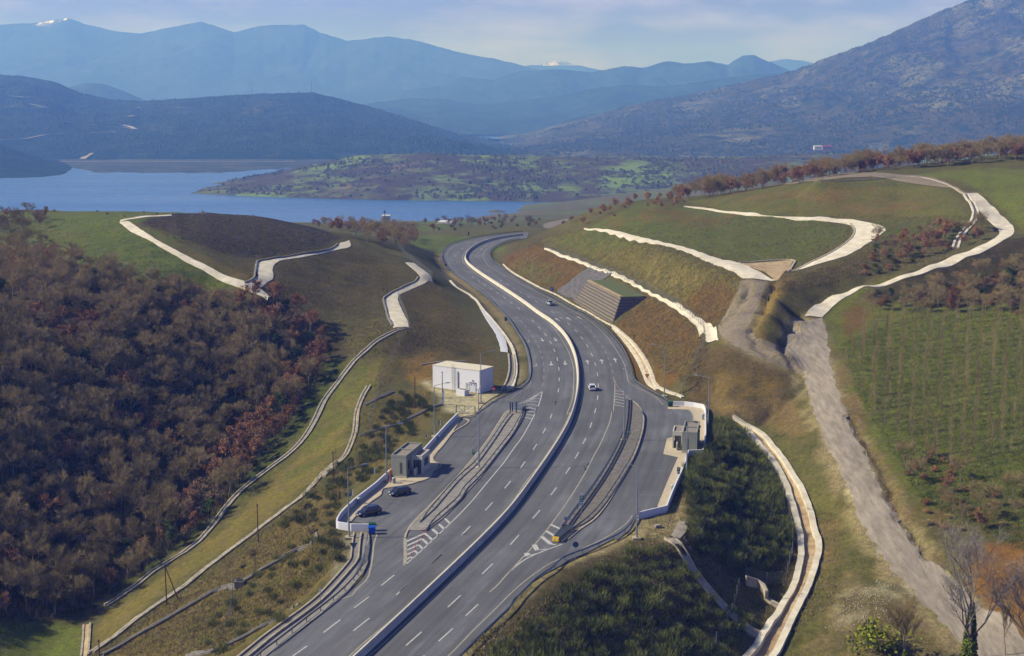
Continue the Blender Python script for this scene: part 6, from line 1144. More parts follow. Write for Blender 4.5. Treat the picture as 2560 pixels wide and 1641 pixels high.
farbox('farm_building', 2045, 371, 3600, 22, 12, 5, 0, WHITEP, GROOF, 'long white farm shed left of the red roof on the plain'); farbox('farm_building', 2068, 372, 3590, 26, 14, 6, 0, mat('barn_wall', lin((150, 110, 100)), .9), RROOF, 'red roofed barn on the plain below the right mountain')
farbox('lakeside_building', 966, 552, 1350, 8, 6, 5, 0, WHITEP, GROOF, 'small white house with mast by the lake shore'); farbox('lakeside_shed', 1114, 565, 1150, 13, 8, 3.4, -.3, WHITEP, GROOF, 'low white shed near the lake beyond the bend')
def mast(px, py, Y, h, label, w=1.2):
    p = aty(px, py, Y); r = empty('radio_mast', tuple(p)); tag(r, label, 'mast'); mb = MB()
    for a in range(3): t = a * 2.094; mb.tube((w * math.cos(t), w * math.sin(t), -6), (w * .3 * math.cos(t), w * .3 * math.sin(t), h), .35, .25, 4)
    for k in range(int(h / 4)):
        z = k * 4; s = w * (1 - .7 * z / h)
        for a in range(3): t = a * 2.094; u = t + 2.094; mb.tube((s * math.cos(t), s * math.sin(t), z), (s * math.cos(u), s * math.sin(u), z + 4), .18, n=3, cap=False)
    mb.build('lattice', mat('mast_steel', (.12, .13, .15), .6, .3), r); mb = MB(); mb.box((0, 0, h), (1.6, 1.6, 2)); mb.build('antenna', MT['mast_steel'], r)
mast(779, 231, 5400, 48, 'taller radio mast on the crest of the round hill'); mast(631, 236, 5390, 32, 'shorter radio mast left of the tall one on the round hill'); mast(962, 552, 1345, 9, 'thin mast beside the white lakeside house', .4)
p = aty(1170, 560, 1000); pole((p[0], p[1], float(hz(p[0], p[1]))), 12, 'thin dark pole standing before the lake beyond the bend', cross=False); p = atz(*Q('B1', "2000,330")[0], 6)
# ------------------------------------------------------------------ vegetation
def leafmat(name, c1, c2, rough=.9, hue=.06):
    m = D.materials.new(name); m.use_nodes = True; nt = m.node_tree; N = nt.nodes; L = nt.links; b = N['Principled BSDF']; b.inputs['Roughness'].default_value = rough; b.inputs['Specular IOR Level'].default_value = .1
    oi = N.new('ShaderNodeObjectInfo'); g_ = N.new('ShaderNodeNewGeometry'); n = N.new('ShaderNodeTexNoise'); n.inputs['Scale'].default_value = .55; n.inputs['Detail'].default_value = 3; L.new(g_.outputs['Position'], n.inputs['Vector'])
    ad = N.new('ShaderNodeMath'); ad.operation = 'MULTIPLY_ADD'; L.new(oi.outputs['Random'], ad.inputs[0]); ad.inputs[1].default_value = .5; L.new(n.outputs[0], ad.inputs[2])
    sb = N.new('ShaderNodeMath'); sb.operation = 'SUBTRACT'; L.new(ad.outputs[0], sb.inputs[0]); sb.inputs[1].default_value = .28
    r = N.new('ShaderNodeValToRGB'); r.color_ramp.elements[0].position = .2; r.color_ramp.elements[1].position = .8; r.color_ramp.elements[0].color = (*c1, 1); r.color_ramp.elements[1].color = (*c2, 1)
    L.new(sb.outputs[0], r.inputs[0]); L.new(r.outputs[0], b.inputs['Base Color']); return m
K = .62
def kc(*c): return tuple(v * K for v in lin(c))
TWIG = leafmat('bare_twigs', kc(132, 117, 78), kc(186, 166, 114)); BARK = leafmat('grey_bark', kc(122, 110, 92), kc(160, 146, 124)); RUS = leafmat('russet_leaves', kc(142, 100, 66), kc(190, 142, 98)); RUS2 = leafmat('tan_leaves', kc(142, 112, 82), kc(182, 148, 112))
EVG = leafmat('evergreen_leaves', kc(52, 66, 30), kc(92, 108, 48)); BROOM = leafmat('broom_stems', kc(62, 74, 36), kc(128, 134, 72)); YEL = leafmat('yellow_green_leaves', kc(120, 130, 30), kc(160, 168, 50)); IVY = leafmat('ivy_leaves', kc(84, 100, 26), kc(130, 142, 44)); BRUSH = leafmat('undergrowth_twigs', kc(96, 82, 60), kc(140, 122, 92)); WHT = leafmat('pale_twigs', kc(146, 138, 124), kc(170, 160, 146))
def rv(r): return Vector((r.gauss(0, 1), r.gauss(0, 1), r.gauss(0, 1)))
def tri_blade(mb, a, d, w, m=0):
    d = Vector(d); s = d.cross(Vector((random.random() - .5, random.random() - .5, random.random() - .5))); s = s.normalized() * w if s.length > 1e-6 else Vector((w, 0, 0)); mb.add([a - s, a + s, a + d], [(0, 1, 2)], m)
def leaf(mb, c, s, m=0):
    a = rv(random).normalized(); b = a.cross(rv(random)).normalized() * s * .5; a = a * s * .5; c = Vector(c); mb.add([c - a - b, c + a - b, c + a + b, c - a + b], [(0, 1, 2, 3)], m)
def skeleton(R, h, spread, up, levels, tr, branches):
    segs = []; tips = []
    def grow(p, d, l, r, lv):
        n = 3 if lv == 0 else 2; q = p
        for i in range(n):
            d2 = (d + rv(R) * (.06 if lv == 0 else .16) + Vector((0, 0, up * .12))).normalized(); e = q + d2 * (l / n); r2 = r * (.84 if lv else .9); segs.append((q, e, r, r2, lv)); q, d, r = e, d2, r2
            if lv < levels and (i > 0 or lv > 0):
                for _ in range(branches if lv == 0 else R.choice((1, 2))):
                    a = R.random() * 6.283; o = Vector((math.cos(a), math.sin(a), 0)); nd = (d * (1 - spread) + o * spread + Vector((0, 0, up * .25))).normalized(); grow(q, nd, l * R.uniform(.45, .68), r * .6, lv + 1)
        if lv < levels:
            for _ in range(2): nd = (d + rv(R) * spread * .7).normalized(); grow(q, nd, l * .55, r * .7, lv + 1)
        else: tips.append((q, d))
    grow(Vector((0, 0, -.3)), Vector((0, 0, 1)), h * .52, tr, 0); return segs, tips
def tree_parts(kind, seed, h=8):
    R = random.Random(seed); random.seed(seed); T = MB(); Cc = MB()
    if kind == 'orchard':
        q = Vector((0, 0, -.2)); segs = []
        for k in range(6): e = q + Vector((R.gauss(0, .05), R.gauss(0, .05), h / 6)); T.tube(q, e, .032 * (1 - k / 7), .028 * (1 - k / 7), n=3, cap=False); segs.append((q, e)); q = e
        for _ in range(170):
            a, b = segs[min(5, 1 + int(R.random() * 5))]; p = a.lerp(b, R.random()); t = R.random() * 6.28; f = 1 - .6 * p.z / h; d = Vector((math.cos(t) * f, math.sin(t) * f, R.uniform(.5, 1.3))); tri_blade(Cc, p, d * R.uniform(.7, 1.5), .016)
    elif kind in ('bare', 'poplar', 'tall', 'brushy'):
        sp, up, lv, br = {'bare': (.62, .5, 3, 3), 'poplar': (.28, 1.6, 2, 3), 'tall': (.5, .8, 4, 3), 'brushy': (.5, .9, 3, 4)}[kind]
        segs, tips = skeleton(R, h, sp, up, lv, h * (.016 if kind != 'poplar' else .011), br)
        for a, b, r1, r2, l in segs:
            if l <= (1 if kind != 'tall' else 3): T.tube(a, b, max(r1, .025), max(r2, .02), n=5 if l == 0 else 3, cap=False)
            else: Cc.tube(a, b, max(r1, .014), max(r2, .01), n=3, cap=False)
        for a, b, r1, r2, l in segs:
            if l >= 1:
                for _ in range({'bare': 5, 'poplar': 7, 'tall': 1, 'brushy': 5}[kind]):
                    t = R.random(); p = a.lerp(b, t); d = ((b - a).normalized() + rv(R) * .55 + Vector((0, 0, .4))).normalized(); tri_blade(Cc, p, d * R.uniform(.5, 1.25) * (h / 8) ** .5, .017 if kind != 'tall' else .012)
        for p, d in tips:
            for _ in range({'bare': 5, 'poplar': 5, 'tall': 4, 'brushy': 5}[kind]): tri_blade(Cc, p, (d + rv(R) * .5).normalized() * R.uniform(.4, 1.0), .016)
    elif kind in ('russet', 'evergreen'):
        segs, tips = skeleton(R, h, .6, .5, 2, h * .018, 3)
        for a, b, r1, r2, l in segs: T.tube(a, b, max(r1, .02), max(r2, .015), n=4 if l == 0 else 3, cap=False)
        pts = [p for p, d in tips] + [a.lerp(b, .6) for a, b, _, _, l in segs if l >= 1]; R.shuffle(pts)
        for p in pts[:60]:
            cr = R.uniform(.35, .8) * h / 8; cn = int((34 if kind == 'russet' else 46) * (cr / .6) ** 2)
            for _ in range(cn): o = rv(R) * cr * .55; leaf(Cc, p + Vector((o.x, o.y, o.z * .75)), R.uniform(.13, .26) * (h / 8) ** .5)
    elif kind == 'broom':
        for k in range(9): a = R.random() * 6.28; T.tube((0, 0, -.15), (math.cos(a) * .25 * h, math.sin(a) * .25 * h, h * .45), .02, .012, 3, cap=False)
        for k in range(420):
            a = R.random() * 6.283; q = R.random() ** .6 * .5 * h; z = h * R.uniform(.05, .6) * (1 - .5 * (q / h)); p = Vector((math.cos(a) * q, math.sin(a) * q, z)); d = Vector((math.cos(a) * .5 * R.random(), math.sin(a) * .5 * R.random(), .8)) + rv(R) * .25; tri_blade(Cc, p, d.normalized() * h * R.uniform(.15, .36), .028)
    elif kind == 'bush':
        for k in range(6): a = R.random() * 6.28; T.tube((0, 0, -.1), (math.cos(a) * .3 * h, math.sin(a) * .3 * h, h * .5), .03, .015, 3, cap=False)
        cl = [Vector((R.gauss(0, .28) * h, R.gauss(0, .28) * h, h * R.uniform(.2, .8))) for _ in range(16)]
        for p in cl:
            for _ in range(40): leaf(Cc, p + rv(R) * .13 * h, R.uniform(.1, .2))
    return T, Cc
LIB = {}
def proto(kind, seed, h, bark, crown, cn='crown'):
    k = (kind, seed, h, crown.name)
    if k not in LIB:
        T, Cc = tree_parts(kind, seed, h); out = []
        for mbx, nm, m in ((T, 'trunk', bark), (Cc, cn, crown)):
            me = D.meshes.new(nm); me.from_pydata(mbx.V, [], mbx.F); me.materials.append(m); me.update(); out.append(me)
        LIB[k] = out
    return LIB[k]
def plant(name, meshes, p, s, rz, label, cat, group, cn='crown', tn='trunk'):
    r = D.objects.new(name, None); COL.objects.link(r); r.location = p; r.rotation_euler = (0, 0, rz); r.scale = (s, s, s * random.uniform(.9, 1.12)); r.empty_display_size = .2
    r['label'] = label; r['category'] = cat; r['group'] = group
    for me, nm in ((meshes[0], tn), (meshes[1], cn)): o = D.objects.new(nm, me); COL.objects.link(o); o.parent = r
    return r
def scatter(poly, mind, nmax, tries=9000, seed=1, yr=(0, 3000), dens=None):
    R = np.random.default_rng(seed); p = np.array(poly); lo, hi = p.min(0), p.max(0); X = R.uniform(lo[0], hi[0], tries); Y = R.uniform(lo[1], hi[1], tries); k = inpoly(X, Y, p); X, Y = X[k], Y[k]
    W_ = hit(list(zip(X, Y))) if len(X) else np.zeros((0, 3)); out = []; cell = {}
    for w in W_:
        if not (yr[0] < w[1] < yr[1]): continue
        if dens is not None and R.random() > dens(w[0], w[1]): continue
        c = (int(w[0] // mind), int(w[1] // mind)); ok = True
        for i in (-1, 0, 1):
            for j in (-1, 0, 1):
                for q in cell.get((c[0] + i, c[1] + j), ()):
                    if (q[0] - w[0]) ** 2 + (q[1] - w[1]) ** 2 < mind * mind: ok = False
        if ok: cell.setdefault(c, []).append(w); out.append(w)
        if len(out) >= nmax: break
    return out
def merged(name, items, label, cat):   # the rest beyond 300: one object
    V = []; F = []; mi = []; mats = []; n0 = 0
    for meshes, p, s, rz in items:
        c, sn = math.cos(rz) * s, math.sin(rz) * s
        for me in meshes:
            m = me.materials[0]
            if m not in mats: mats.append(m)
            v = np.empty(len(me.vertices) * 3); me.vertices.foreach_get('co', v); v = v.reshape(-1, 3); V.append(np.stack([v[:, 0] * c - v[:, 1] * sn + p[0], v[:, 0] * sn + v[:, 1] * c + p[1], v[:, 2] * s + p[2]], 1))
            lt = np.empty(len(me.polygons), int); me.polygons.foreach_get('loop_total', lt); li = np.empty(len(me.loops), int); me.loops.foreach_get('vertex_index', li); F.append((lt, li + n0)); mi.append(np.full(len(lt), mats.index(m))); n0 += len(v)
    if not V: return
    V = np.concatenate(V); lt = np.concatenate([f[0] for f in F]); li = np.concatenate([f[1] for f in F]); me = D.meshes.new(name); me.vertices.add(len(V)); me.vertices.foreach_set('co', V.ravel()); me.loops.add(len(li)); me.loops.foreach_set('vertex_index', li)
    me.polygons.add(len(lt)); me.polygons.foreach_set('loop_start', np.r_[0, np.cumsum(lt)[:-1]]); me.polygons.foreach_set('material_index', np.concatenate(mi)); me.update(calc_edges=True)
    for m in mats: me.materials.append(m)
    o = D.objects.new(name, me); COL.objects.link(o); o['kind'] = 'stuff'; o['label'] = label; o['category'] = cat; return o
BARE = [proto('bare', s, 8, BARK, TWIG) for s in range(1, 8)]; RUSS = [proto('russet', s, 7, BARK, RUS) for s in range(11, 15)] + [proto('russet', s, 6, BARK, RUS2) for s in (15, 16)]; EVER = [proto('evergreen', s, 6, BARK, EVG) for s in (21, 22, 23)]
POP = [proto('poplar', s, 6, BARK, TWIG) for s in range(31, 35)]; BRM = [proto('broom', s, 2.2, BARK, BROOM, 'stems') for s in range(41, 46)]; BSH = [proto('bush', s, 2, BARK, TWIG) for s in (51, 52)]; GB = [proto('bush', s, 2.4, BARK, EVG) for s in (53, 54)]; RBSH = [proto('bush', s, 2.2, BARK, RUS) for s in (55, 56)]
random.seed(99)
ORC = [proto('orchard', s, 5.5, BARK, TWIG) for s in range(81, 86)]
def plural(s): return s + 's' if not s.endswith('leaves') and not s.endswith('bush') else (s.replace('tree ', 'trees ').replace('bush ', 'bushes ') if s.endswith('leaves') else s + 'es')
def forest(pts, mix, where, nmax=300, sc=(.75, 1.15), seed=3, sub_=None):
    # mix: function(point, random) -> kind; nearest nmax of each kind become things, the rest one mass
    R = random.Random(seed); by = {}
    for p in sorted(pts, key=lambda q: q[1]): by.setdefault(mix(p, R), []).append(p)
    info = {'bare': ('bare_tree', BARE, 'bare grey brown tree', 'tree'), 'russet': ('oak_tree', RUSS, 'oak tree with dead russet leaves', 'tree'), 'ever': ('evergreen_tree', EVER, 'dark evergreen tree', 'tree'), 'orch': ('orchard_sapling', ORC, 'thin bare sapling', 'tree'), 'sapling': ('bare_sapling', POP, 'slim bare sapling', 'tree'), 'rbush': ('russet_bush', RBSH, 'low bush with russet leaves', 'bush'), 'gbush': ('green_bush', GB, 'low dark green bush', 'bush'), 'bbush': ('bare_bush', BSH, 'low bare brown bush', 'bush')}
    for k, P in by.items():
        nm, lib, lb, cat = info[k]; lim = LIMS.get(k, 300); used = LIMU.get(k, 0); take = max(0, min(nmax, lim - used)); LIMU[k] = used + min(take, len(P)); rest = []
        for i, p in enumerate(P):
            me = lib[R.randrange(len(lib))]; s = R.uniform(*sc); rz = R.random() * 6.28
            if i < take: plant(nm, me, p, s, rz, f'{lb} {where}' + (', ' + sub_(p) if sub_ else ''), cat, (plural(lb) + ' ' + where + (', ' + sub_(p) if sub_ else '')))
            else: rest.append((me, p, s, rz))
        merged('woodland', rest, f'mass of {plural(lb)} {where}', 'woodland')
LIMS = {'bare': 300, 'russet': 300, 'ever': 300, 'sapling': 300, 'orch': 330}; LIMU = {}
# left wood
wood = Q(None, "-200,655 60,640 200,690 330,715 560,765 640,750 700,765 770,800 815,860 815,930 770,990 720,1070 650,1150 600,1210 540,1290 470,1350 400,1400 300,1470 240,1500 150,1540 -200,1560")
W1 = scatter(wood, 3.3, 900, 16000, 5)
def mixw(p, R):
    x, y = proj(*p); e = segdist(np.array([x]), np.array([y]), np.array(Q(None, "700,770 815,860 815,930 770,990 720,1070 650,1150 600,1210 540,1290 430,1380")))[0]; n = float(fbm(np.array([p[0] / 14]), np.array([p[1] / 14]), 3, 9)[0])
    if e < 75: return 'russet' if R.random() < .68 else ('ever' if R.random() < .3 else 'bare')
    t = R.random(); pr = .06 + max(0, n - .5) * 1.5
    return 'russet' if t < pr else ('ever' if t < pr + (.13 if n < .45 else .04) else 'bare')
def wsub(p):
    x, y = proj(*p); e = float(segdist(np.array([x]), np.array([y]), np.array(Q(None, "700,770 815,860 815,930 770,990 720,1070 650,1150 600,1210 540,1290 430,1380")))[0])
    if e < 75: return 'by the pale drain'
    if y < 800: return 'at its top by the field'
    if y > 1330: return 'at its bottom corner'
    return 'in its left half' if x < 260 else ('in its middle' if x < 500 else 'nearer the drain')
forest(W1, mixw, 'in the left wood', 300, (.62, 1.12), 3, wsub)
# trees out on the green hill and at the left edge
forest(scatter(Q(None, "-60,545 110,545 125,565 60,590 -60,600"), 5, 40, 900, 6), lambda p, R: 'russet' if R.random() < .4 else 'bare', 'at the far left edge of the hilltop', 40, (.55, .8), 5)
forest(scatter(Q(None, "-100,600 150,600 230,650 150,680 -100,660"), 6, 26, 900, 7), lambda p, R: 'bare' if R.random() < .7 else 'bbush', 'on the green field above the left wood', 40, (.5, .8), 6)
forest(scatter(Q(None, "90,530 320,527 600,534 780,560 700,556 300,545"), 14, 22, 500, 8), lambda p, R: 'bbush' if R.random() < .6 else 'gbush', 'along the crest of the left hill', 40, (.3, .6), 7)
# tree belt on the right ridge
R_ = random.Random(8); belt = []
for k in range(330):
    u = R_.random(); px = 1690 + 960 * u; Y = 596 + 75 * R_.random() ** 1.3; x = (px - 1280) / FPX * Y / CP * .985; belt.append((x, Y, float(hz(x, Y))))
forest(belt, lambda p, R: 'russet' if R.random() < .38 else 'bare', 'in the belt along the right hill crest', 330, (.75, 1.25), 9)
forest(scatter(Q(None, "1600,505 1700,497 1720,510 1640,530 1620,520"), 5, 14, 400, 10) + scatter(Q(None, "1400,560 1600,500 1560,540 1420,575"), 9, 16, 500, 11), lambda p, R: 'rbush' if R.random() < .5 else 'russet', 'on the far left end of the right hill', 40, (.5, .8), 10)
forest(scatter(Q(None, "2170,660 2190,605 2260,600 2330,585 2400,560 2480,575 2450,600 2340,640 2240,670 2170,700 2120,700"), 3.4, 60, 2500, 12), lambda p, R: R.choice(('russet', 'russet', 'bare', 'rbush', 'gbush')), 'in the hollow between the hillside tracks', 80, (.5, .85), 11)
forest(scatter(Q(None, "2160,768 2200,752 2400,716 2500,682 2640,650 2700,790 2400,785 2200,780"), 3.6, 130, 4000, 13), lambda p, R: R.choice(('russet', 'bare', 'bare', 'bare', 'ever', 'rbush')), 'in the thicket above the orchard', 140, (.55, .85), 12)
forest(scatter(Q('A4', "1130,420 1250,400 1400,470 1500,560 1350,540 1200,580 1140,500"), 2.8, 22, 900, 14), lambda p, R: R.choice(('russet', 'rbush', 'bare', 'bbush')), 'at the lower corner of the orchard', 60, (.45, .7), 13)
forest(scatter(Q('A4', "1230,690 1400,600 1600,640 1809,600 1900,720 1809,790 1560,830 1400,840 1260,800"), 2.7, 60, 2500, 15), lambda p, R: R.choice(('russet', 'rbush', 'bare', 'bbush', 'bbush')), 'in the brushy patch right of the dirt road', 80, (.4, .7), 14)
forest(scatter(Q(None, "765,566 900,563 1040,580 1035,625 985,640 900,605 820,590"), 5.5, 80, 3000, 16, (560, 1200)), lambda p, R: 'russet' if R.random() < .6 else 'bare', 'in the wood between left hill and lake', 90, (.7, 1.05), 15)
forest(scatter(Q(None, "1060,560 1180,545 1330,540 1370,570 1250,575 1150,580 1080,590"), 9, 60, 1800, 17, (700, 2400)), lambda p, R: R.choice(('bare', 'gbush', 'russet', 'gbush')), 'beyond the far end of the motorway', 60, (.6, 1.0), 16)
# orchard rows
orch = np.array(Q(None, "2090,880 2170,790 2260,775 2640,775 2640,1190 2360,1170 2240,1110 2170,1030 2120,950")); pts = []; d = np.array([.33, 1.0]); d /= np.linalg.norm(d); nn = np.array([d[1], -d[0]]); O0 = np.array([85.0, 300.0])
for i in range(0, 19):
    for j in range(0, 37):
        yy = 262 + j * 4.0 + random.gauss(0, .7); q = np.array([(.223 + i * .0098) * yy + random.gauss(0, .45), yy]); z = float(hz(*q)); px, py = proj(q[0], q[1], z)
        if inpoly(np.array([px]), np.array([py]), orch)[0] and random.random() < .93: pts.append((q[0], q[1], z))
forest(pts, lambda p, R: 'orch', 'in the rows of the right orchard', 300, (.7, 1.0), 17)
# shrubs of the embankments
def shrubs(pts, where, nmax, sc, lib=BRM, seed=1):
    R = random.Random(seed); rest = []
    for i, p in enumerate(sorted(pts, key=lambda q: q[1])):
        me = lib[R.randrange(len(lib))]; s = R.uniform(*sc) * (1 if R.random() < .8 else 1.35)
        if i < nmax: plant('broom_shrub', me, p, s, R.random() * 6.28, f'dark green broom shrub {where}', 'shrub', f'broom shrubs {where}', 'stems', 'stalks')
        else: rest.append((me, p, s, R.random() * 6.28))
    merged('shrub_cover', rest, f'mass of broom shrubs {where}', 'shrubs')
E1 = Q(None, "1792,1060 1815,1062 1830,1070 1870,1105 1930,1190 1965,1290 1978,1345 1960,1400 1880,1440 1870,1450 1740,1380 1720,1300 1722,1200 1745,1140 1792,1125"); E2 = Q(None, "1640,1365 1715,1430 1790,1500 1870,1560 1830,1600 1800,1680 1170,1740 1230,1640 1330,1560 1430,1480 1540,1400")
shrubs(scatter(E1, 1.95, 330, 9000, 20), 'on the embankment behind the right rest area', 115, (.85, 1.35), seed=2); shrubs(scatter(E2, 2.1, 330, 9000, 21), 'on the embankment at bottom centre', 105, (.8, 1.3), seed=3)
E3 = Q(None, "980,985 1060,985 1085,1020 1055,1080 1010,1100 950,1180 880,1230 840,1290 820,1300 700,1330 760,1240 860,1150 930,1070"); E4 = Q(None, "700,1390 800,1310 850,1350 860,1400 790,1450 700,1520 600,1600 500,1680 520,1560 640,1450")
dn_ = lambda x, y: 1.0
shrubs(scatter(E3, 2.3, 90, 2500, 22), 'on the left bank below the yard and toilet block', 45, (.6, 1.1), seed=4); shrubs(scatter(E4, 3.2, 45, 1500, 23), 'scattered over the lower left bank', 29, (.5, .95), seed=5)
for k, s, sc in (('A2', "970,600", 1.15), ('A2', "832,545", .8), ('A2', "850,640", .7), ('A2', "975,700", .7), ('A2', "475,1220", 1.0), ('A2', "930,400", .8)): p = hit(Q(k, s))[0]; plant('broom_shrub', BRM[2], p, sc, 1.0, 'dark green broom shrub scattered over the lower left bank', 'shrub', 'broom shrubs scattered over the lower left bank', 'stems', 'stalks')
forest(scatter(Q(None, "560,1500 700,1400 850,1290 900,1200 960,1120 1000,1080 900,1100 760,1250 640,1380 480,1530 400,1620 500,1641"), 4.5, 45, 1200, 24), lambda p, R: 'orch' if R.random() < .75 else 'bbush', 'on the left bank above the motorway', 60, (.5, .85), 18)
# foreground trees at the lower right
def big(kind, seed, h, px, py, z, label, name='bare_tree', ivy=0, bark=BARK, tw=TWIG):
    m = proto(kind, seed, h, bark, tw); p = atz(px, py, z); p[2] = float(hz(p[0], p[1])); r = plant(name, m, p, 1, 1.0, label, 'tree', 'bare trees in the lower right corner')
    if ivy:
        R = random.Random(seed); mb = MB(); random.seed(seed)
        for k in range(2600): z_ = ivy * R.random(); a = R.random() * 6.28; q = .22 + (1.35 if ivy > 5 else .6) * (1 - z_ / ivy) ** .8 * R.random() ** .5 ; leaf(mb, (q * math.cos(a), q * math.sin(a), z_), R.uniform(.16, .32))
        mb.build('ivy', IVY, r)
big('tall', 61, 19, 2420, 1700, -12, 'tall bare tree with yellow green ivy round its trunk', ivy=11, bark=BARK, tw=WHT); big('tall', 62, 17, 2568, 1690, -12, 'tall bare tree cut by the lower right corner', tw=WHT)
big('brushy', 63, 10.5, 2262, 1690, -13, 'bushy bare tree left of the ivy covered tree', ivy=3.0); big('poplar', 64, 8, 2512, 1650, -12, 'thin bare sapling between the two tall trees')
for px, s, lb in ((2175, 1.9, 'left yellow green bush at the bottom edge'), (2212, 2.1, 'right yellow green bush at the bottom edge')): p = atz(px, 1672, -14); p[2] = float(hz(p[0], p[1])); plant('yellow_green_bush', proto('bush', 71 + px % 2, 2.3, BARK, YEL), p, s, 0, lb, 'bush', 'yellow green bushes at the bottom edge')
# ground vegetation nobody could count
def tufts(name, poly, n, m, label, hgt=(.25, .7), w=.05, yr=(0, 700), seed=1, blades=5, spread=.35):
    R = np.random.default_rng(seed); p = np.array(poly); lo, hi = p.min(0), p.max(0); X = R.uniform(lo[0], hi[0], n * 3); Y = R.uniform(lo[1], hi[1], n * 3); k = inpoly(X, Y, p); P = hit(list(zip(X[k][:n], Y[k][:n]))); P = P[(P[:, 1] < yr[1]) & (P[:, 1] > yr[0])]; bad = np.zeros(len(P), bool)
    for S_ in SLABS: bad |= inpoly(P[:, 0], P[:, 1], S_)
    P = P[~bad]
    B = np.repeat(P, blades, 0) + R.normal(0, spread, (len(P) * blades, 3)) * [1, 1, 0]; B[:, 2] = hz(B[:, 0], B[:, 1]) - .03; h = R.uniform(*hgt, len(B)); dr = R.normal(0, .4, (len(B), 2)) * h[:, None]; a = R.uniform(0, 6.28, len(B)); s = np.stack([np.cos(a) * w, np.sin(a) * w], 1)
    V = np.empty((len(B), 3, 3)); V[:, 0] = B; V[:, 1] = B; V[:, 0, :2] -= s; V[:, 1, :2] += s; V[:, 2] = B; V[:, 2, :2] += dr; V[:, 2, 2] += h; F = np.arange(len(B) * 3).reshape(-1, 3)
    o = mesh(name, V.reshape(-1, 3), F.tolist(), m); tag(o, label, 'undergrowth', kind='stuff')
tufts('undergrowth', wood, 14000, BRUSH, 'brown undergrowth of the left wood', (.8, 2.4), .05, blades=6, spread=.8, seed=3)
DRY = leafmat('dry_grass', kc(128, 116, 74), kc(156, 142, 98)); GRS = leafmat('green_grass', kc(84, 98, 38), kc(122, 126, 60))
tufts('dry_grass', Q(None, "900,1000 1080,980 1040,1080 880,1220 840,1300 870,1390 700,1540 560,1641 220,1641 480,1440 700,1290 860,1150 880,1050 960,900 1000,820 1150,800 1100,900"), 22000, DRY, 'dry grass on the left bank', (.15, .5), .045, seed=4)
tufts('green_grass', Q(None, "0,560 300,540 560,690 640,800 850,900 700,1150 300,1460 0,1641 -100,1641 -100,600"), 22000, GRS, 'rough green grass of the left hill', (.15, .5), .06, seed=5)
tufts('dry_grass', Q(None, "1300,600 1460,575 1900,540 2420,540 2400,650 1900,740 1850,760 1780,830 1750,980 1500,830 1250,690"), 26000, DRY, 'dry grass over the right cutting', (.2, .6), .06, seed=6)
tufts('dry_grass', Q(None, "1180,1600 1600,1380 1700,1060 1990,1240 2100,1300 2100,1500 1900,1641 1180,1641"), 16000, DRY, 'dry grass on the right embankment', (.15, .5), .04, seed=7)
tufts('dry_grass', Q(None, "345,556 600,530 860,596 960,640 1080,690 1230,900 1160,870 900,900 690,760 640,700"), 20000, DRY, 'dry grass over the left cutting slopes', (.15, .45), .05, seed=9)
tufts('green_grass', Q(None, "2100,860 2300,780 2600,770 2600,1400 2300,1250 2150,1000"), 18000, GRS, 'green grass under the orchard', (.15, .45), .05, seed=8)
def stones(poly, n, label, m, s=(.08, .3), seed=1):
    R = np.random.default_rng(seed); p = np.array(poly); lo, hi = p.min(0), p.max(0); X = R.uniform(lo[0], hi[0], n * 3); Y = R.uniform(lo[1], hi[1], n * 3); k = inpoly(X, Y, p); P = hit(list(zip(X[k][:n], Y[k][:n])))
    O = np.array([(1, 0, 0), (-1, 0, 0), (0, 1, 0), (0, -1, 0), (0, 0, 1), (0, 0, -1)], float); T = [(0, 2, 4), (2, 1, 4), (1, 3, 4), (3, 0, 4), (2, 0, 5), (1, 2, 5), (3, 1, 5), (0, 3, 5)]; V = []; F = []
    for i, q in enumerate(P): V.append(O * R.uniform(*s, 3) * R.uniform(.7, 1.3, (6, 3)) + q); F += [(a + 6*i, b + 6*i, c + 6*i) for a, b, c in T]
    tag(mesh('loose_stones', np.concatenate(V), F, m), label, 'stones', kind='stuff')
stones(Q(None, "2000,860 2070,860 2130,1020 2230,1230 2330,1400 2560,1600 2480,1641 2200,1430 2080,1200 2010,980"), 1500, 'loose stones along the dirt road', mat('pale_stone', lin((186, 176, 160)), .95), (.04, .14), 4)
stones(Q(None, "2110,1490 2190,1450 2235,1430 2250,1470 2215,1520 2240,1560 2180,1540 2110,1580 2060,1570 2100,1530"), 380, 'pale rubble spilled beside the dirt road', mat('rubble_stone', lin((166, 156, 140)), .95), (.05, .2), 5)
stones(Q(None, "1180,1620 1500,1440 1640,1380 1720,1450 1700,1560 1400,1641"), 900, 'broken rock on the bottom embankment', mat('grey_stone', lin((140, 130, 116)), .95), (.06, .24), 6)
stones(Q(None, "1640,1080 1700,1100 1720,1300 1600,1380 1400,1430 1450,1400 1600,1330"), 700, 'gravel on the right terrace', MT['grey_stone'], (.04, .12), 7)
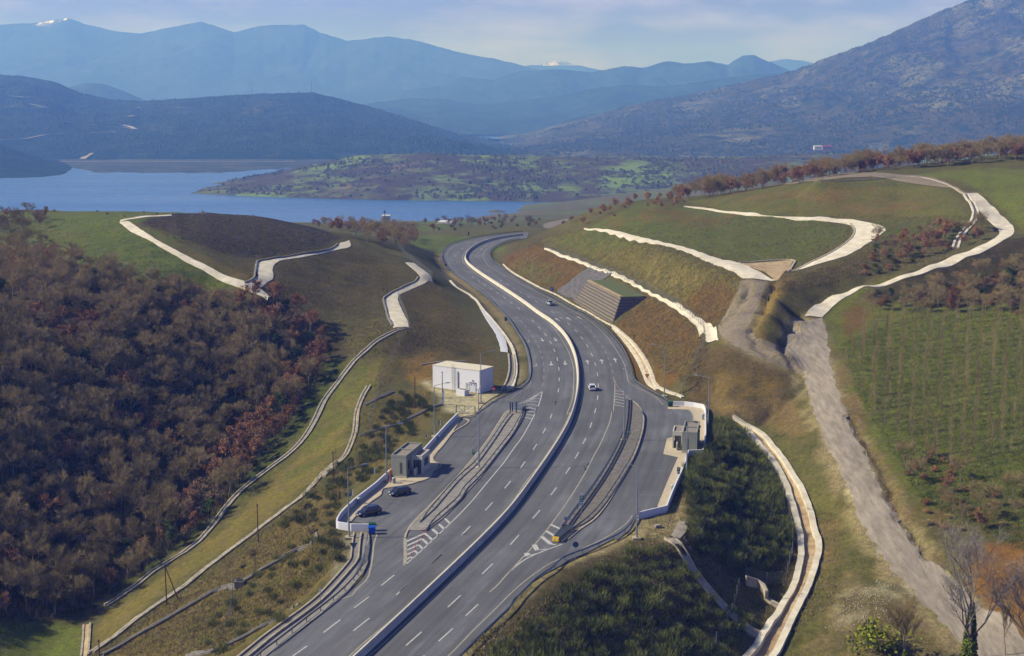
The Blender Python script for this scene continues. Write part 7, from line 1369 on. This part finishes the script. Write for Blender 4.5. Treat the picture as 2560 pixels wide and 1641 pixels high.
# far woodland clumps
def clumps(name, pts, m, s, label, seed=1):
    R = np.random.default_rng(seed); V = []; F = []; O = np.array([(1, 0, 0), (.3, .95, 0), (-.8, .6, 0), (-.8, -.6, 0), (.3, -.95, 0), (0, 0, 1)], float)
    for i, q in enumerate(pts):
        k = R.uniform(*s); V.append(O * np.array([k, k, k * R.uniform(.8, 1.3)]) * R.uniform(.75, 1.25, (6, 3)) + q - [0, 0, .5]); F += [(a + 6*i, b + 6*i, 5 + 6*i) for a, b in ((0, 1), (1, 2), (2, 3), (3, 4), (4, 0))]
    tag(mesh(name, np.concatenate(V), F, m), label, 'woodland', kind='stuff')
def on_mesh(oname, n, seed, fn):
    me = D.objects[oname].data; v = np.empty(len(me.vertices) * 3); me.vertices.foreach_get('co', v); v = v.reshape(-1, 3); R = np.random.default_rng(seed); f = np.empty(len(me.loops), int); me.loops.foreach_get('vertex_index', f); f = f.reshape(-1, 4)
    i = R.integers(0, len(f), n); a = R.random(n)[:, None]; b = R.random(n)[:, None]; P = v[f[i, 0]] * (1-a)*(1-b) + v[f[i, 1]] * a*(1-b) + v[f[i, 2]] * a*b + v[f[i, 3]] * (1-a)*b; px, py = proj(P[:, 0], P[:, 1], P[:, 2]); return P[fn(P, px, py, R)]
FW = mat('far_wood_brown', lin((84, 76, 56)), .95, vs=.01, col2=lin((56, 60, 40))); FG = mat('far_wood_green', lin((56, 66, 42)), .95, vs=.01, col2=lin((40, 48, 32)))
clumps('far_woodland', on_mesh('peninsula', 34000, 3, lambda P, x, y, R: (P[:, 2] > -97) & (fbm(P[:, 0] / 150, P[:, 1] / 190, 4, 21) + R.normal(0, .02, len(P)) > .52) & (x > 440) & (x < 2300)), FW, (2, 4.6), 'brown woodland patches on the lake peninsula', 3)
clumps('far_woodland', on_mesh('peninsula', 2500, 4, lambda P, x, y, R: (P[:, 2] > -97) & (x > 440) & (x < 2300)), FG, (2, 4.5), 'scattered dark trees on the lake peninsula', 4)
clumps('far_woodland', on_mesh('right_mountain', 36000, 5, lambda P, x, y, R: (fbm(P[:, 0] / 260, P[:, 1] / 260, 5, 33) + R.normal(0, .05, len(P)) > .5) & (x > 1150) & (x < 2620)), FG, (2.5, 6), 'dark scrub dotted over the right mountain', 5)
clumps('far_woodland', on_mesh('round_hill', 16000, 6, lambda P, x, y, R: (x > -50) & (x < 1300) & (R.random(len(P)) < .7)), FG, (2.5, 5.5), 'dark scrub over the round hill', 6)
clumps('far_woodland', on_mesh('low_knoll', 2500, 7, lambda P, x, y, R: (x > 800) & (fbm(P[:, 0] / 120, P[:, 1] / 120, 3, 3) > .46)), FG, (3, 7), 'dark trees on the low knoll by the lake', 7)
